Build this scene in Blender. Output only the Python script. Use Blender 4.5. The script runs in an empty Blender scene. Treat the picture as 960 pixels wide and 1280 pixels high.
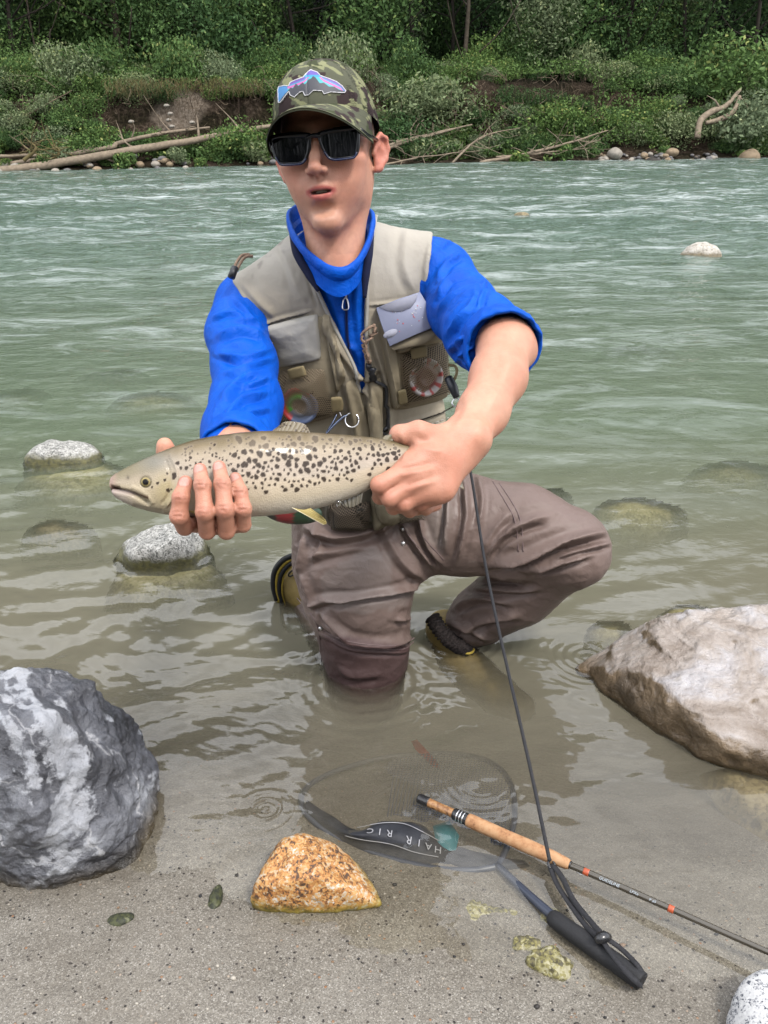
import bpy, bmesh, math, random
import numpy as np
from math import radians, sin, cos, pi
from mathutils import Vector, Matrix
from mathutils.bvhtree import BVHTree

S = bpy.context.scene
COL = S.collection
rnd = random.Random(7)

# ---------------------------------------------------------------- camera
FPX, PITCH, ROLL = 1035.0, radians(25.0), radians(0.7)
CAM = np.array([0.0, 0.0, 1.1])
Fv = np.array([0, cos(PITCH), -sin(PITCH)])
U0 = np.array([0, sin(PITCH), cos(PITCH)]); R0 = np.array([1.0, 0, 0])
Rv = cos(ROLL) * R0 - sin(ROLL) * U0
Uv = sin(ROLL) * R0 + cos(ROLL) * U0
cam_d = bpy.data.cameras.new('camera'); cam = bpy.data.objects.new('camera', cam_d); COL.objects.link(cam)
cam_d.sensor_fit = 'VERTICAL'; cam_d.sensor_height = 36.0; cam_d.lens = 36.0 * FPX / 1280.0
cam_d.clip_start = 0.02; cam_d.clip_end = 2000
M = Matrix(((Rv[0], Uv[0], -Fv[0], CAM[0]), (Rv[1], Uv[1], -Fv[1], CAM[1]), (Rv[2], Uv[2], -Fv[2], CAM[2]), (0, 0, 0, 1)))
cam.matrix_world = M
S.camera = cam

# ---------------------------------------------------------------- world, sun, exposure
SUN_EL, SUN_AZ = radians(56), radians(140)     # azimuth from north (+y) clockwise: over the angler's left, behind the camera
w = bpy.data.worlds.new('World'); S.world = w; w.use_nodes = True
nt = w.node_tree; nt.nodes.clear()
sky = nt.nodes.new('ShaderNodeTexSky'); sky.sky_type = 'NISHITA'; sky.sun_disc = False
sky.sun_elevation = SUN_EL; sky.sun_rotation = SUN_AZ; sky.air_density = 1.0; sky.dust_density = 3.0; sky.ozone_density = 1.0
# broken high cloud, the same all round the sky
tc = nt.nodes.new('ShaderNodeTexCoord')
mp = nt.nodes.new('ShaderNodeMapping'); mp.inputs['Scale'].default_value = (1.0, 1.0, 2.2)
nz = nt.nodes.new('ShaderNodeTexNoise'); nz.inputs['Scale'].default_value = 2.2; nz.inputs['Detail'].default_value = 6
rp = nt.nodes.new('ShaderNodeValToRGB'); rp.color_ramp.elements[0].position = .33; rp.color_ramp.elements[1].position = .62
rp.color_ramp.elements[0].color = (.25, .25, .25, 1); rp.color_ramp.elements[1].color = (1, 1, 1, 1)
mx = nt.nodes.new('ShaderNodeMix'); mx.data_type = 'RGBA'
bg = nt.nodes.new('ShaderNodeBackground'); bg.inputs['Strength'].default_value = 0.11
wo = nt.nodes.new('ShaderNodeOutputWorld')
L = nt.links.new
L(tc.outputs['Generated'], mp.inputs['Vector']); L(mp.outputs[0], nz.inputs['Vector']); L(nz.outputs['Fac'], rp.inputs['Fac'])
L(rp.outputs['Color'], mx.inputs['Factor']); L(sky.outputs[0], mx.inputs[6]); mx.inputs[7].default_value = (11.5, 11.7, 12.2, 1)
L(mx.outputs[2], bg.inputs['Color']); L(bg.outputs[0], wo.inputs['Surface'])
sun_d = bpy.data.lights.new('sun', 'SUN'); sun_d.energy = 1.5; sun_d.angle = radians(10); sun_d.color = (1, .965, .91)
sun = bpy.data.objects.new('sun', sun_d); COL.objects.link(sun)
sd = Vector((sin(SUN_AZ) * cos(SUN_EL), cos(SUN_AZ) * cos(SUN_EL), sin(SUN_EL)))
sun.rotation_euler = sd.to_track_quat('Z', 'Y').to_euler(); sun.location = sd * 20
S.view_settings.view_transform = 'Standard'; S.view_settings.look = 'None'; S.view_settings.exposure = 1.5; S.view_settings.gamma = 1
S.cycles.use_denoising = True
S.cycles.max_bounces = 8; S.cycles.transparent_max_bounces = 16
S.cycles.caustics_reflective = False; S.cycles.caustics_refractive = False
S.cycles.sample_clamp_indirect = 4.0

# ---------------------------------------------------------------- helpers: pixels of the survey photo to points in the place
def ray(u, v):
    d = Fv + (u - 480.0) / FPX * Rv + (640.0 - v) / FPX * Uv
    return d
def W(u, v, d): return CAM + d * ray(u, v)                 # d = distance along the optical axis
def WY(u, v, Y): r = ray(u, v); return CAM + r * (Y / r[1])
def WZ(u, v, z): r = ray(u, v); return CAM + r * ((z - CAM[2]) / r[2])
def proj(P):
    q = np.asarray(P, float) - CAM
    z = q @ Fv
    return 480 + FPX * (q @ Rv) / z, 640 - FPX * (q @ Uv) / z, z

# ---------------------------------------------------------------- helpers: noise
_rs = np.random.RandomState(11)
_perm = _rs.permutation(256); _perm = np.concatenate([_perm, _perm, _perm])
_grad = _rs.normal(size=(256, 3)); _grad /= np.linalg.norm(_grad, axis=1)[:, None]
def noise(P):
    P = np.asarray(P, float); I = np.floor(P).astype(int); F = P - I; I &= 255
    f = F * F * F * (F * (F * 6 - 15) + 10); out = 0
    for dx in (0, 1):
        wx = f[:, 0] if dx else 1 - f[:, 0]
        for dy in (0, 1):
            wy = f[:, 1] if dy else 1 - f[:, 1]
            for dz in (0, 1):
                wz = f[:, 2] if dz else 1 - f[:, 2]
                g = _grad[_perm[_perm[_perm[(I[:, 0] + dx) & 255] + ((I[:, 1] + dy) & 255)] + ((I[:, 2] + dz) & 255)]]
                out = out + wx * wy * wz * (g[:, 0] * (F[:, 0] - dx) + g[:, 1] * (F[:, 1] - dy) + g[:, 2] * (F[:, 2] - dz))
    return out * 1.6
def fbm(P, s=1.0, o=4, r=.5, seed=0.0, ridge=False):
    P = np.asarray(P, float) * s + seed; a = 1.0; t = 0; n = 0
    for _ in range(o):
        v = noise(P)
        if ridge: v = 1 - 2 * np.abs(v)
        t = t + a * v; n += a; a *= r; P = P * 2.03 + 17.1
    return t / n
def sstep(a, b, x):
    t = np.clip((x - a) / (b - a), 0, 1); return t * t * (3 - 2 * t)

# ---------------------------------------------------------------- helpers: objects
def tag(o, label=None, cat=None, group=None, kind=None):
    if label: o['label'] = label
    if cat: o['category'] = cat
    if group: o['group'] = group
    if kind: o['kind'] = kind
    return o
def empty(name, loc=(0, 0, 0)):
    o = bpy.data.objects.new(name, None); COL.objects.link(o); o.location = loc; o.empty_display_size = .05; return o
def link(name, me, parent=None, mt=None):
    o = bpy.data.objects.new(name, me); COL.objects.link(o)
    if mt is not None: me.materials.clear(); me.materials.append(mt)
    if parent is not None:
        o.parent = parent      # parts are modelled in world coordinates
        o.matrix_parent_inverse = Matrix.Translation(-parent.location) if parent.parent is None else Matrix()
    return o
def mesh(name, V, F, mt=None, parent=None, smooth=True, cols=None, attrs=None, uv=None):
    """V (n,3); F (m,k) array or list of arrays with differing k"""
    me = bpy.data.meshes.new(name); V = np.asarray(V, np.float32)
    Fs = F if isinstance(F, list) else [F]
    Fs = [np.asarray(f, np.int32) for f in Fs if len(f)]
    me.vertices.add(len(V)); me.vertices.foreach_set('co', V.ravel())
    nl = sum(f.size for f in Fs); npoly = sum(len(f) for f in Fs)
    me.loops.add(nl); me.loops.foreach_set('vertex_index', np.concatenate([f.ravel() for f in Fs]))
    me.polygons.add(npoly); st = []; c = 0
    for f in Fs:
        st.append(np.arange(len(f)) * f.shape[1] + c); c += f.size
    me.polygons.foreach_set('loop_start', np.concatenate(st).astype(np.int32))
    me.update(calc_edges=True)
    if smooth: me.polygons.foreach_set('use_smooth', np.ones(npoly, bool))
    if cols is not None:
        a = me.color_attributes.new('Col', 'FLOAT_COLOR', 'POINT'); c4 = np.ones((len(V), 4), np.float32); c4[:, :3] = cols
        a.data.foreach_set('color', c4.ravel())
    for k, v in (attrs or {}).items():
        a = me.attributes.new(k, 'FLOAT', 'POINT'); a.data.foreach_set('value', np.asarray(v, np.float32))
    me.validate()
    return link(name, me, parent, mt)
def grid_faces(nr, nc, wrap=False):
    i = np.arange(nr - 1)[:, None]; j = np.arange(nc if wrap else nc - 1)[None]; j2 = (j + 1) % nc
    return np.stack([i * nc + j, i * nc + j2, (i + 1) * nc + j2, (i + 1) * nc + j], -1).reshape(-1, 4)
def frames(P):
    P = np.asarray(P, float); T = np.gradient(P, axis=0); T /= np.linalg.norm(T, axis=1)[:, None] + 1e-12
    n = np.cross(T[0], [0, 0, 1.0]);
    if np.linalg.norm(n) < 1e-3: n = np.cross(T[0], [1.0, 0, 0])
    N = []
    for t in T:
        n = n - t * (n @ t); n = n / np.linalg.norm(n); N.append(n.copy())
    N = np.array(N); return T, N, np.cross(T, N)
def spline(P, n):
    """Catmull-Rom through the points"""
    P = np.asarray(P, float)
    if len(P) < 3: t = np.linspace(0, 1, n)[:, None]; return P[0] * (1 - t) + P[-1] * t
    Q = np.vstack([2 * P[0] - P[1], P, 2 * P[-1] - P[-2]]); t = np.linspace(0, len(P) - 1 - 1e-9, n); i = t.astype(int); f = (t - i)[:, None]
    a, b, c, d = Q[i], Q[i + 1], Q[i + 2], Q[i + 3]
    return .5 * (2 * b + (c - a) * f + (2 * a - 5 * b + 4 * c - d) * f ** 2 + (3 * b - a - 3 * c + d) * f ** 3)
def tube_geo(P, r, k=10, cap=True):
    P = np.asarray(P, float); T, N, B = frames(P); r = np.broadcast_to(np.asarray(r, float), (len(P),))
    a = np.arange(k) * 2 * pi / k
    V = P[:, None] + r[:, None, None] * (np.cos(a)[None, :, None] * N[:, None] + np.sin(a)[None, :, None] * B[:, None])
    V = V.reshape(-1, 3); F = [grid_faces(len(P), k, True)]
    if cap:
        V = np.vstack([V, P[0], P[-1]]); n = len(V)
        j = np.arange(k); F.append(np.stack([(j + 1) % k, j, np.full(k, n - 2)], 1)); b = (len(P) - 1) * k
        F.append(np.stack([b + j, b + (j + 1) % k, np.full(k, n - 1)], 1))
    return V, F
def tube(name, P, r, mt, parent=None, k=10, n=None, smooth=True):
    if n: 
        r = np.interp(np.linspace(0, 1, n), np.linspace(0, 1, len(np.atleast_1d(r))), np.atleast_1d(r)); P = spline(P, n)
    V, F = tube_geo(P, r, k); return mesh(name, V, F, mt, parent, smooth)
def join_geo(parts):
    V = []; F = {}; c = 0
    for v, fs in parts:
        for f in (fs if isinstance(fs, list) else [fs]):
            f = np.asarray(f)
            if f.size: F.setdefault(f.shape[1], []).append(f + c)
        V.append(v); c += len(v)
    return np.vstack(V), [np.vstack(x) for x in F.values()]
def ribbon_geo(P, N, wdt, th):
    """flat strap along P with surface normals N"""
    P = np.asarray(P, float); N = np.asarray(N, float); T = np.gradient(P, axis=0); T /= np.linalg.norm(T, axis=1)[:, None]
    B = np.cross(T, N); B /= np.linalg.norm(B, axis=1)[:, None]; wdt = np.broadcast_to(wdt, (len(P),))[:, None]
    V = np.stack([P - B * wdt / 2, P - B * wdt / 2 + N * th, P + B * wdt / 2 + N * th, P + B * wdt / 2], 1).reshape(-1, 3)
    F = [grid_faces(len(P), 4, True), np.array([[3, 2, 1, 0], [len(V) - 4, len(V) - 3, len(V) - 2, len(V) - 1]])]
    return V, F

# ---------------------------------------------------------------- helpers: materials
ALB = .42      # picture tone to base colour at this exposure
def lin(*c):
    """tone read off the photo (sRGB 0-255) to a base colour"""
    return tuple(ALB * ((x / 255.0) / 12.92 if x / 255.0 <= .04045 else ((x / 255.0 + .055) / 1.055) ** 2.4) for x in c)
class MT:
    def __init__(s, name):
        s.m = bpy.data.materials.new(name); s.m.use_nodes = True; s.t = s.m.node_tree; s.t.nodes.clear()
        s.out = s.n('OutputMaterial'); s.b = s.n('BsdfPrincipled'); s.l(s.b.outputs[0], s.out.inputs[0]); s.co = None
    def n(s, t, **k):
        x = s.t.nodes.new('ShaderNode' + t)
        for a, b in k.items(): setattr(x, a, b)
        return x
    def l(s, a, b): s.t.links.new(a, b)
    def obj(s, sc=(1, 1, 1)):
        c = s.n('TexCoord'); m = s.n('Mapping'); m.inputs['Scale'].default_value = sc if hasattr(sc, '__len__') else (sc,) * 3
        s.l(c.outputs['Object'], m.inputs[0]); return m.outputs[0]
    def noise(s, scale, detail=4, rough=.5, vec=None, dist=0):
        x = s.n('TexNoise'); x.inputs['Scale'].default_value = scale; x.inputs['Detail'].default_value = detail
        x.inputs['Roughness'].default_value = rough; x.inputs['Distortion'].default_value = dist
        s.l(vec or s.obj(), x.inputs['Vector']); return x.outputs['Fac']
    def vor(s, scale, feat='F1', vec=None, out='Distance', rand=1):
        x = s.n('TexVoronoi', feature=feat); x.inputs['Scale'].default_value = scale; x.inputs['Randomness'].default_value = rand
        s.l(vec or s.obj(), x.inputs['Vector']); return x.outputs[out]
    def ramp(s, fac, stops, interp='LINEAR'):
        x = s.n('ValToRGB'); r = x.color_ramp; r.interpolation = interp
        while len(r.elements) < len(stops): r.elements.new(.5)
        for e, (p, c) in zip(r.elements, stops):
            e.position = p; e.color = (*c, 1) if hasattr(c, '__len__') else (c, c, c, 1)
        s.l(fac, x.inputs[0]); return x.outputs[0]
    def mix(s, fac, a, b, mode='MIX'):
        x = s.n('Mix', data_type='RGBA', blend_type=mode)
        for i, v in ((0, fac), (6, a), (7, b)):
            if hasattr(v, 'is_linked'): s.l(v, x.inputs[i])
            elif i == 0: x.inputs[0].default_value = v
            else: x.inputs[i].default_value = (*v, 1)
        return x.outputs[2]
    def math(s, op, a, b=0.0, c=None):
        x = s.n('Math', operation=op)
        for i, v in enumerate((a, b) if c is None else (a, b, c)):
            if hasattr(v, 'is_linked'): s.l(v, x.inputs[i])
            else: x.inputs[i].default_value = v
        return x.outputs[0]
    def bump(s, h, strength=.3, dist=.002, prev=None):
        x = s.n('Bump'); x.inputs['Strength'].default_value = strength; x.inputs['Distance'].default_value = dist
        s.l(h, x.inputs['Height'])
        if prev is not None: s.l(prev, x.inputs['Normal'])
        return x.outputs[0]
    def attr(s, name, out='Color'):
        x = s.n('Attribute', attribute_name=name); return x.outputs[out]
    def set(s, **k):
        names = dict(color='Base Color', rough='Roughness', metal='Metallic', spec='Specular IOR Level', normal='Normal', sss='Subsurface Weight',
                     coat='Coat Weight', trans='Transmission Weight', alpha='Alpha', sheen='Sheen Weight', ior='IOR', coatr='Coat Roughness')
        for a, v in k.items():
            i = s.b.inputs[names[a]]
            if hasattr(v, 'is_linked'): s.l(v, i)
            elif a == 'color': i.default_value = (*v, 1)
            else: i.default_value = v
        return s
def simple(name, col, rough=.6, vary=.12, scale=40, bump=.0, bscale=200, bdist=.0005, **k):
    m = MT(name); f = m.noise(scale, 4)
    c = m.ramp(f, [(.3, tuple(x * (1 - vary) for x in col)), (.7, tuple(min(1, x * (1 + vary)) for x in col))])
    k.setdefault('spec', .25 if rough > .45 else .5); m.set(color=c, rough=rough, **k)
    if bump: m.set(normal=m.bump(m.noise(bscale, 3), bump, bdist))
    return m.m

SUBM = []      # (vertices, triangles or quads) of everything that can stand in shallow water
# ================================================================ implicit-surface modelling (bodies, clothes, boots)
class Sdf:
    def __init__(s): s.ops = []
    def _add(s, fn, c, r, k, mode): s.ops.append((fn, np.asarray(c, float), r, k, mode)); return s
    def rc(s, a, b, ra, rb=None, k=.012, mode='add'):
        a = np.asarray(a, float); b = np.asarray(b, float); rb = ra if rb is None else rb; ba = b - a; L2 = ba @ ba + 1e-12
        def fn(P):
            q = P - a; t = np.clip(q @ ba / L2, 0, 1); return np.linalg.norm(q - t[:, None] * ba, axis=1) - (ra + (rb - ra) * t)
        return s._add(fn, (a + b) / 2, np.sqrt(L2) / 2 + max(ra, rb), k, mode)
    def chain(s, pts, k=.012, mode='add'):
        """pts: (point, radius) list"""
        for (a, ra), (b, rb) in zip(pts[:-1], pts[1:]): s.rc(a, b, ra, rb, k, mode)
        return s
    def ell(s, c, r, R=None, k=.012, mode='add'):
        c = np.asarray(c, float); r = np.asarray(r, float); R = np.eye(3) if R is None else np.asarray(R)
        def fn(P):
            q = (P - c) @ R; k0 = np.linalg.norm(q / r, axis=1); k1 = np.linalg.norm(q / (r * r), axis=1) + 1e-9; return k0 * (k0 - 1) / k1
        return s._add(fn, c, r.max(), k, mode)
    def box(s, c, h, R=None, rd=.003, k=.005, mode='add'):
        c = np.asarray(c, float); h = np.asarray(h, float) - rd; R = np.eye(3) if R is None else np.asarray(R)
        def fn(P):
            q = np.abs((P - c) @ R) - h; return np.linalg.norm(np.maximum(q, 0), axis=1) + np.minimum(q.max(1), 0) - rd
        return s._add(fn, c, np.linalg.norm(h) + rd, k, mode)
    def fun(s, fn, c, r, k=.005, mode='add'): return s._add(fn, c, r, k, mode)
    def xf(s, o, R, sc=1.0):
        """append the ops of o moved by rotation R and offset o"""
    def __call__(s, P, ops=None):
        d = np.full(len(P), .5)
        for fn, c, r, k, mode in (s.ops if ops is None else ops):
            e = fn(P)
            if mode == 'add': h = np.clip(.5 + .5 * (d - e) / k, 0, 1); d = d * (1 - h) + e * h - k * h * (1 - h)
            elif mode == 'sub': e = -e; h = np.clip(.5 - .5 * (d - e) / k, 0, 1); d = d * (1 - h) + e * h + k * h * (1 - h)
            else: h = np.clip(.5 - .5 * (d - e) / k, 0, 1); d = d * (1 - h) + e * h + k * h * (1 - h)
        return d
def place(sub, o, R, warp=lambda L: L):
    """Sdf whose ops are those of sub, carried to the frame (o, R): world = o + R @ local"""
    out = Sdf(); o = np.asarray(o, float); R = np.asarray(R)
    for fn, c, r, k, mode in sub.ops: out.ops.append(((lambda P, f=fn: f(warp((P - o) @ R))), o + R @ c, r, k, mode))
    return out
def merged(*ss):
    o = Sdf()
    for s in ss: o.ops += s.ops
    return o
def offset(base, t, cut=None, ckind='int', kk=.004):
    """one field: base grown by t, then cut"""
    def f(P): return base(P) - t
    return f
def extract(f, lo, hi, h, B=8, margin=1.25):
    """sparse surface nets of field f in the box lo..hi; f(P)->distance"""
    lo = np.asarray(lo, float); n = np.ceil((np.asarray(hi) - lo) / (h * B)).astype(int) + 1
    G = np.stack(np.meshgrid(*[np.arange(k) for k in n], indexing='ij'), -1).reshape(-1, 3)
    C = lo + (G + .5) * h * B; d = np.concatenate([f(C[i:i + 200000]) for i in range(0, len(C), 200000)])
    A = G[np.abs(d) < h * B * .87 * margin + 2 * h]
    loc = np.stack(np.meshgrid(*[np.arange(B + 1)] * 3, indexing='ij'), -1).reshape(-1, 3)
    N = (n * B + 2).astype(np.int64); keys = []; vs = []; quads = []
    def key(I): return (I[..., 0].astype(np.int64) * N[1] + I[..., 1]) * N[2] + I[..., 2]
    EC = [((0, 0, 0), (1, 0, 0)), ((0, 1, 0), (1, 1, 0)), ((0, 0, 1), (1, 0, 1)), ((0, 1, 1), (1, 1, 1)), ((0, 0, 0), (0, 1, 0)), ((1, 0, 0), (1, 1, 0)), ((0, 0, 1), (0, 1, 1)), ((1, 0, 1), (1, 1, 1)),
          ((0, 0, 0), (0, 0, 1)), ((1, 0, 0), (1, 0, 1)), ((0, 1, 0), (0, 1, 1)), ((1, 1, 0), (1, 1, 1))]
    for i in range(0, len(A), 96):
        a = A[i:i + 96]; I = (a[:, None] * B + loc[None]); D = f(lo + I.reshape(-1, 3) * h).reshape(len(a), B + 1, B + 1, B + 1)
        sl = lambda o: D[:, o[0]:o[0] + B, o[1]:o[1] + B, o[2]:o[2] + B]
        sg = D < 0; cs = lambda o: sg[:, o[0]:o[0] + B, o[1]:o[1] + B, o[2]:o[2] + B]
        tot = sum(cs((x, y, z)).astype(np.int8) for x in (0, 1) for y in (0, 1) for z in (0, 1)); act = (tot > 0) & (tot < 8)
        if not act.any(): continue
        w = np.where(act); acc = np.zeros((len(w[0]), 3)); cnt = np.zeros(len(w[0]))
        for p, q in EC:
            dp = sl(p)[w]; dq = sl(q)[w]; m = (dp < 0) != (dq < 0); t = np.where(m, dp / np.where(m, dp - dq, 1), 0)[:, None]
            e = np.array(p) + t * (np.array(q) - np.array(p)); acc += e * m[:, None]; cnt += m
        cell = a[w[0]] * B + np.stack(w[1:], -1); vs.append(lo + (cell + acc / cnt[:, None]) * h); keys.append(key(cell))
        for ax in range(3):
            o = [0, 0, 0]; o[ax] = 1; m = cs((0, 0, 0)) != cs(tuple(o)); w2 = np.where(m); c = a[w2[0]] * B + np.stack(w2[1:], -1)
            b, g = [(1, 2), (2, 0), (0, 1)][ax]; eb = np.zeros(3, int); eb[b] = 1; eg = np.zeros(3, int); eg[g] = 1
            q = np.stack([key(c), key(c - eb), key(c - eb - eg), key(c - eg)], -1); ins = cs((0, 0, 0))[w2]
            q[~ins] = q[~ins][:, ::-1]; quads.append(q)
    keys = np.concatenate(keys); V = np.vstack(vs); Q = np.vstack(quads); keys, ui = np.unique(keys, return_index=True); V = V[ui]
    idx = np.searchsorted(keys, Q); idx = np.minimum(idx, len(keys) - 1); ok = (keys[idx] == Q).all(1); return V, idx[ok]
def vnormals(V, F):
    a = V[F[:, 0]]; n = np.cross(V[F[:, 2]] - a, V[F[:, 3 if F.shape[1] > 3 else 1]] - V[F[:, 1]]) if F.shape[1] > 3 else np.cross(V[F[:, 1]] - a, V[F[:, 2]] - a)
    N = np.zeros_like(V)
    for k in range(F.shape[1]):
        for c in range(3): N[:, c] += np.bincount(F[:, k], n[:, c], len(V))
    return N / (np.linalg.norm(N, axis=1)[:, None] + 1e-12)
def relax(V, F, it=2, lam=.5):
    n = len(V); nx = np.roll(F, -1, 1); a = np.concatenate([F.ravel(), nx.ravel()]); b = np.concatenate([nx.ravel(), F.ravel()]); cnt = np.bincount(a, minlength=n)[:, None] + 1e-9
    for _ in range(it):
        S_ = np.stack([np.bincount(a, V[b, c], n) for c in range(3)], -1) / cnt; V = V + lam * (S_ - V)
    return V
def polydist(u, v, poly):
    """signed distance in pixels to a polygon, negative inside"""
    poly = np.asarray(poly, float); d = np.full(len(u), 1e18); ins = np.zeros(len(u), bool)
    for (x0, y0), (x1, y1) in zip(poly, np.roll(poly, -1, 0)):
        ex, ey = x1 - x0, y1 - y0; wx, wy = u - x0, v - y0; t = np.clip((wx * ex + wy * ey) / (ex * ex + ey * ey + 1e-9), 0, 1)
        d = np.minimum(d, (wx - ex * t) ** 2 + (wy - ey * t) ** 2)
        c = (y0 <= v) != (y1 <= v); ins ^= c & ((ex * (v - y0)) / (ey if abs(ey) > 1e-9 else 1e-9) + x0 > u)
    d = np.sqrt(d); return np.where(ins, -d, d)
def linedist(u, v, pts):
    """distance, signed side and position along a polyline"""
    pts = np.asarray(pts, float); best = np.full(len(u), 1e18); sg = np.zeros(len(u)); al = np.zeros(len(u)); L_ = np.concatenate([[0], np.cumsum(np.linalg.norm(np.diff(pts, axis=0), axis=1))])
    for k in range(len(pts) - 1):
        e = pts[k + 1] - pts[k]; w = np.stack([u - pts[k][0], v - pts[k][1]], -1); t = np.clip(w @ e / (e @ e + 1e-9), 0, 1); q = w - t[:, None] * e; d = (q * q).sum(1)
        m = d < best; best[m] = d[m]; sg[m] = np.sign(e[0] * w[m, 1] - e[1] * w[m, 0]); al[m] = (L_[k] + t[m] * np.linalg.norm(e)) / L_[-1]
    return np.sqrt(best), sg, al
def folds(V, N, strokes, face=.15):
    """sculpt folds: each stroke (points, half width px, height m) raises a crest with a hollow on its right-hand side"""
    u, v, z = proj(V); vd = (V - CAM); vd /= np.linalg.norm(vd, axis=1)[:, None]; fr = sstep(-face + .15, face + .25, -(N * vd).sum(1)); D = np.zeros(len(V))
    for pts, w, amp in strokes:
        pts = spline(np.array([(a, b) for a, b in pts], float), max(6, 5 * len(pts))) if len(pts) > 2 else np.array(pts, float)
        bb = (u > pts[:, 0].min() - 4 * w) & (u < pts[:, 0].max() + 4 * w) & (v > pts[:, 1].min() - 4 * w) & (v < pts[:, 1].max() + 4 * w)
        i = np.where(bb)[0]
        if not len(i): continue
        d, s, al = linedist(u[i], v[i], pts); x = d * s / w; env = sstep(0, .22, al) * sstep(1, .78, al) * .85 + .15 * (d < 3 * w)
        D[i] += 1.5 * amp * env * (np.exp(-np.abs(x) ** 1.35 * 1.2) - .8 * np.exp(-((x - 1.35) / .75) ** 2) - .25 * np.exp(-((x + 1.9) / 1.1) ** 2)) * fr[i]
    return V + N * D[:, None]
def rot(x=0, y=0, z=0):
    x, y, z = map(radians, (x, y, z)); X = np.array([[1, 0, 0], [0, cos(x), -sin(x)], [0, sin(x), cos(x)]]); Y = np.array([[cos(y), 0, sin(y)], [0, 1, 0], [-sin(y), 0, cos(y)]])
    Z = np.array([[cos(z), -sin(z), 0], [sin(z), cos(z), 0], [0, 0, 1]]); return Z @ Y @ X
# ================================================================ THE PLACE: river bed, shore, boulders
_su = [(-400, 1075), (0, 1085), (120, 1090), (250, 1085), (330, 1138), (450, 1176), (700, 1226), (960, 1236), (1500, 1228)]
_sp = np.array([WZ(u, v, 0) for u, v in _su])
def shore_y(x): return np.interp(x, _sp[:, 0], _sp[:, 1])
def bed_z(x, y):
    s = y - shore_y(x) + .018 * fbm(np.stack([x, y, 0 * x], -1), 5, 3, seed=3.3)
    sp = np.maximum(s, 0)
    dep = np.minimum(.045 * sp + .36 * sp * sp, .15 + .16 * sp); dep = .7 * (1 - np.exp(-dep / .7))
    up = np.where(s < 0, np.minimum(-s * .10, .12), 0)
    z = up - dep
    n = np.stack([x, y, 0 * x + 1.7], -1)
    z = z + .006 * fbm(n, 7, 4, seed=9) * sstep(-.1, .4, np.abs(s) + .1) + .0022 * fbm(n, 45, 3)
    return z

def make_ground():
    yy = np.concatenate([np.linspace(-4, .4, 20), np.linspace(.42, 1.5, 300), np.geomspace(1.51, 40, 90)])
    tt = np.concatenate([np.linspace(-40, -1.3, 24), np.linspace(-1.27, 1.27, 420), np.linspace(1.3, 40, 24)])
    X, Y = np.meshgrid(tt, yy); x = X.ravel(); y = Y.ravel()
    z = bed_z(x, y)
    m = MT('wet_river_sand')
    g1 = m.noise(9, 5, .6); g2 = m.vor(620, out='Color'); g2f = m.n('SeparateColor'); m.l(g2, g2f.inputs[0])
    base = m.ramp(g1, [(.3, lin(124, 118, 108)), (.6, lin(158, 152, 142))])
    speck = m.ramp(g2f.outputs[0], [(0, lin(58, 52, 48)), (.14, lin(92, 86, 78)), (.35, lin(142, 134, 122)), (.8, lin(170, 164, 152)), (.96, lin(224, 218, 206)), (1, lin(245, 240, 230))])
    c = m.mix(.5, base, speck); c = m.mix(m.ramp(m.noise(3.3, 5, .65), [(.42, 0), (.7, .45)]), c, lin(120, 110, 96))
    big = m.vor(190, out='Color'); bf = m.n('SeparateColor'); m.l(big, bf.inputs[0])
    bd = m.vor(190); mask = m.math('MULTIPLY', m.ramp(bf.outputs[1], [(.90, 0), (.92, 1)]), m.ramp(bd, [(.32, 1), (.45, 0)]))
    pc = m.ramp(bf.outputs[2], [(0, lin(50, 46, 44)), (.4, lin(88, 80, 72)), (.7, lin(196, 186, 170)), (1, lin(170, 120, 80))])
    c = m.mix(mask, c, pc)
    geo = m.n('NewGeometry'); sx = m.n('SeparateXYZ'); m.l(geo.outputs['Position'], sx.inputs[0])
    wet = m.ramp(m.math('MULTIPLY_ADD', sx.outputs[2], 18.0, .5), [(.35, 1), (1.0, 0)])
    hz = m.math('ADD', m.math('MULTIPLY_ADD', sx.outputs[2], 22.0, .45), m.math('MULTIPLY', m.noise(12, 4), .25))
    wet = m.ramp(hz, [(.45, 1), (.85, .0)])
    c = m.mix(wet, c, m.mix(1.0, c, (.86, .84, .80), 'MULTIPLY'))
    # algae film on patches just under water
    ro = m.ramp(wet, [(0, .75), (1, .32)])
    h = m.math('ADD', m.math('MULTIPLY', g2f.outputs[0], .6), m.math('ADD', m.math('MULTIPLY', mask, 1.3), m.math('MULTIPLY', m.noise(60, 4), 2.0)))
    m.set(color=c, rough=ro, spec=.35, normal=m.bump(h, .7, .0018))
    mesh('river_bed', np.stack([x, y, z], -1), grid_faces(len(yy), len(tt)), m.m)['kind'] = 'structure'
make_ground()

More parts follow.
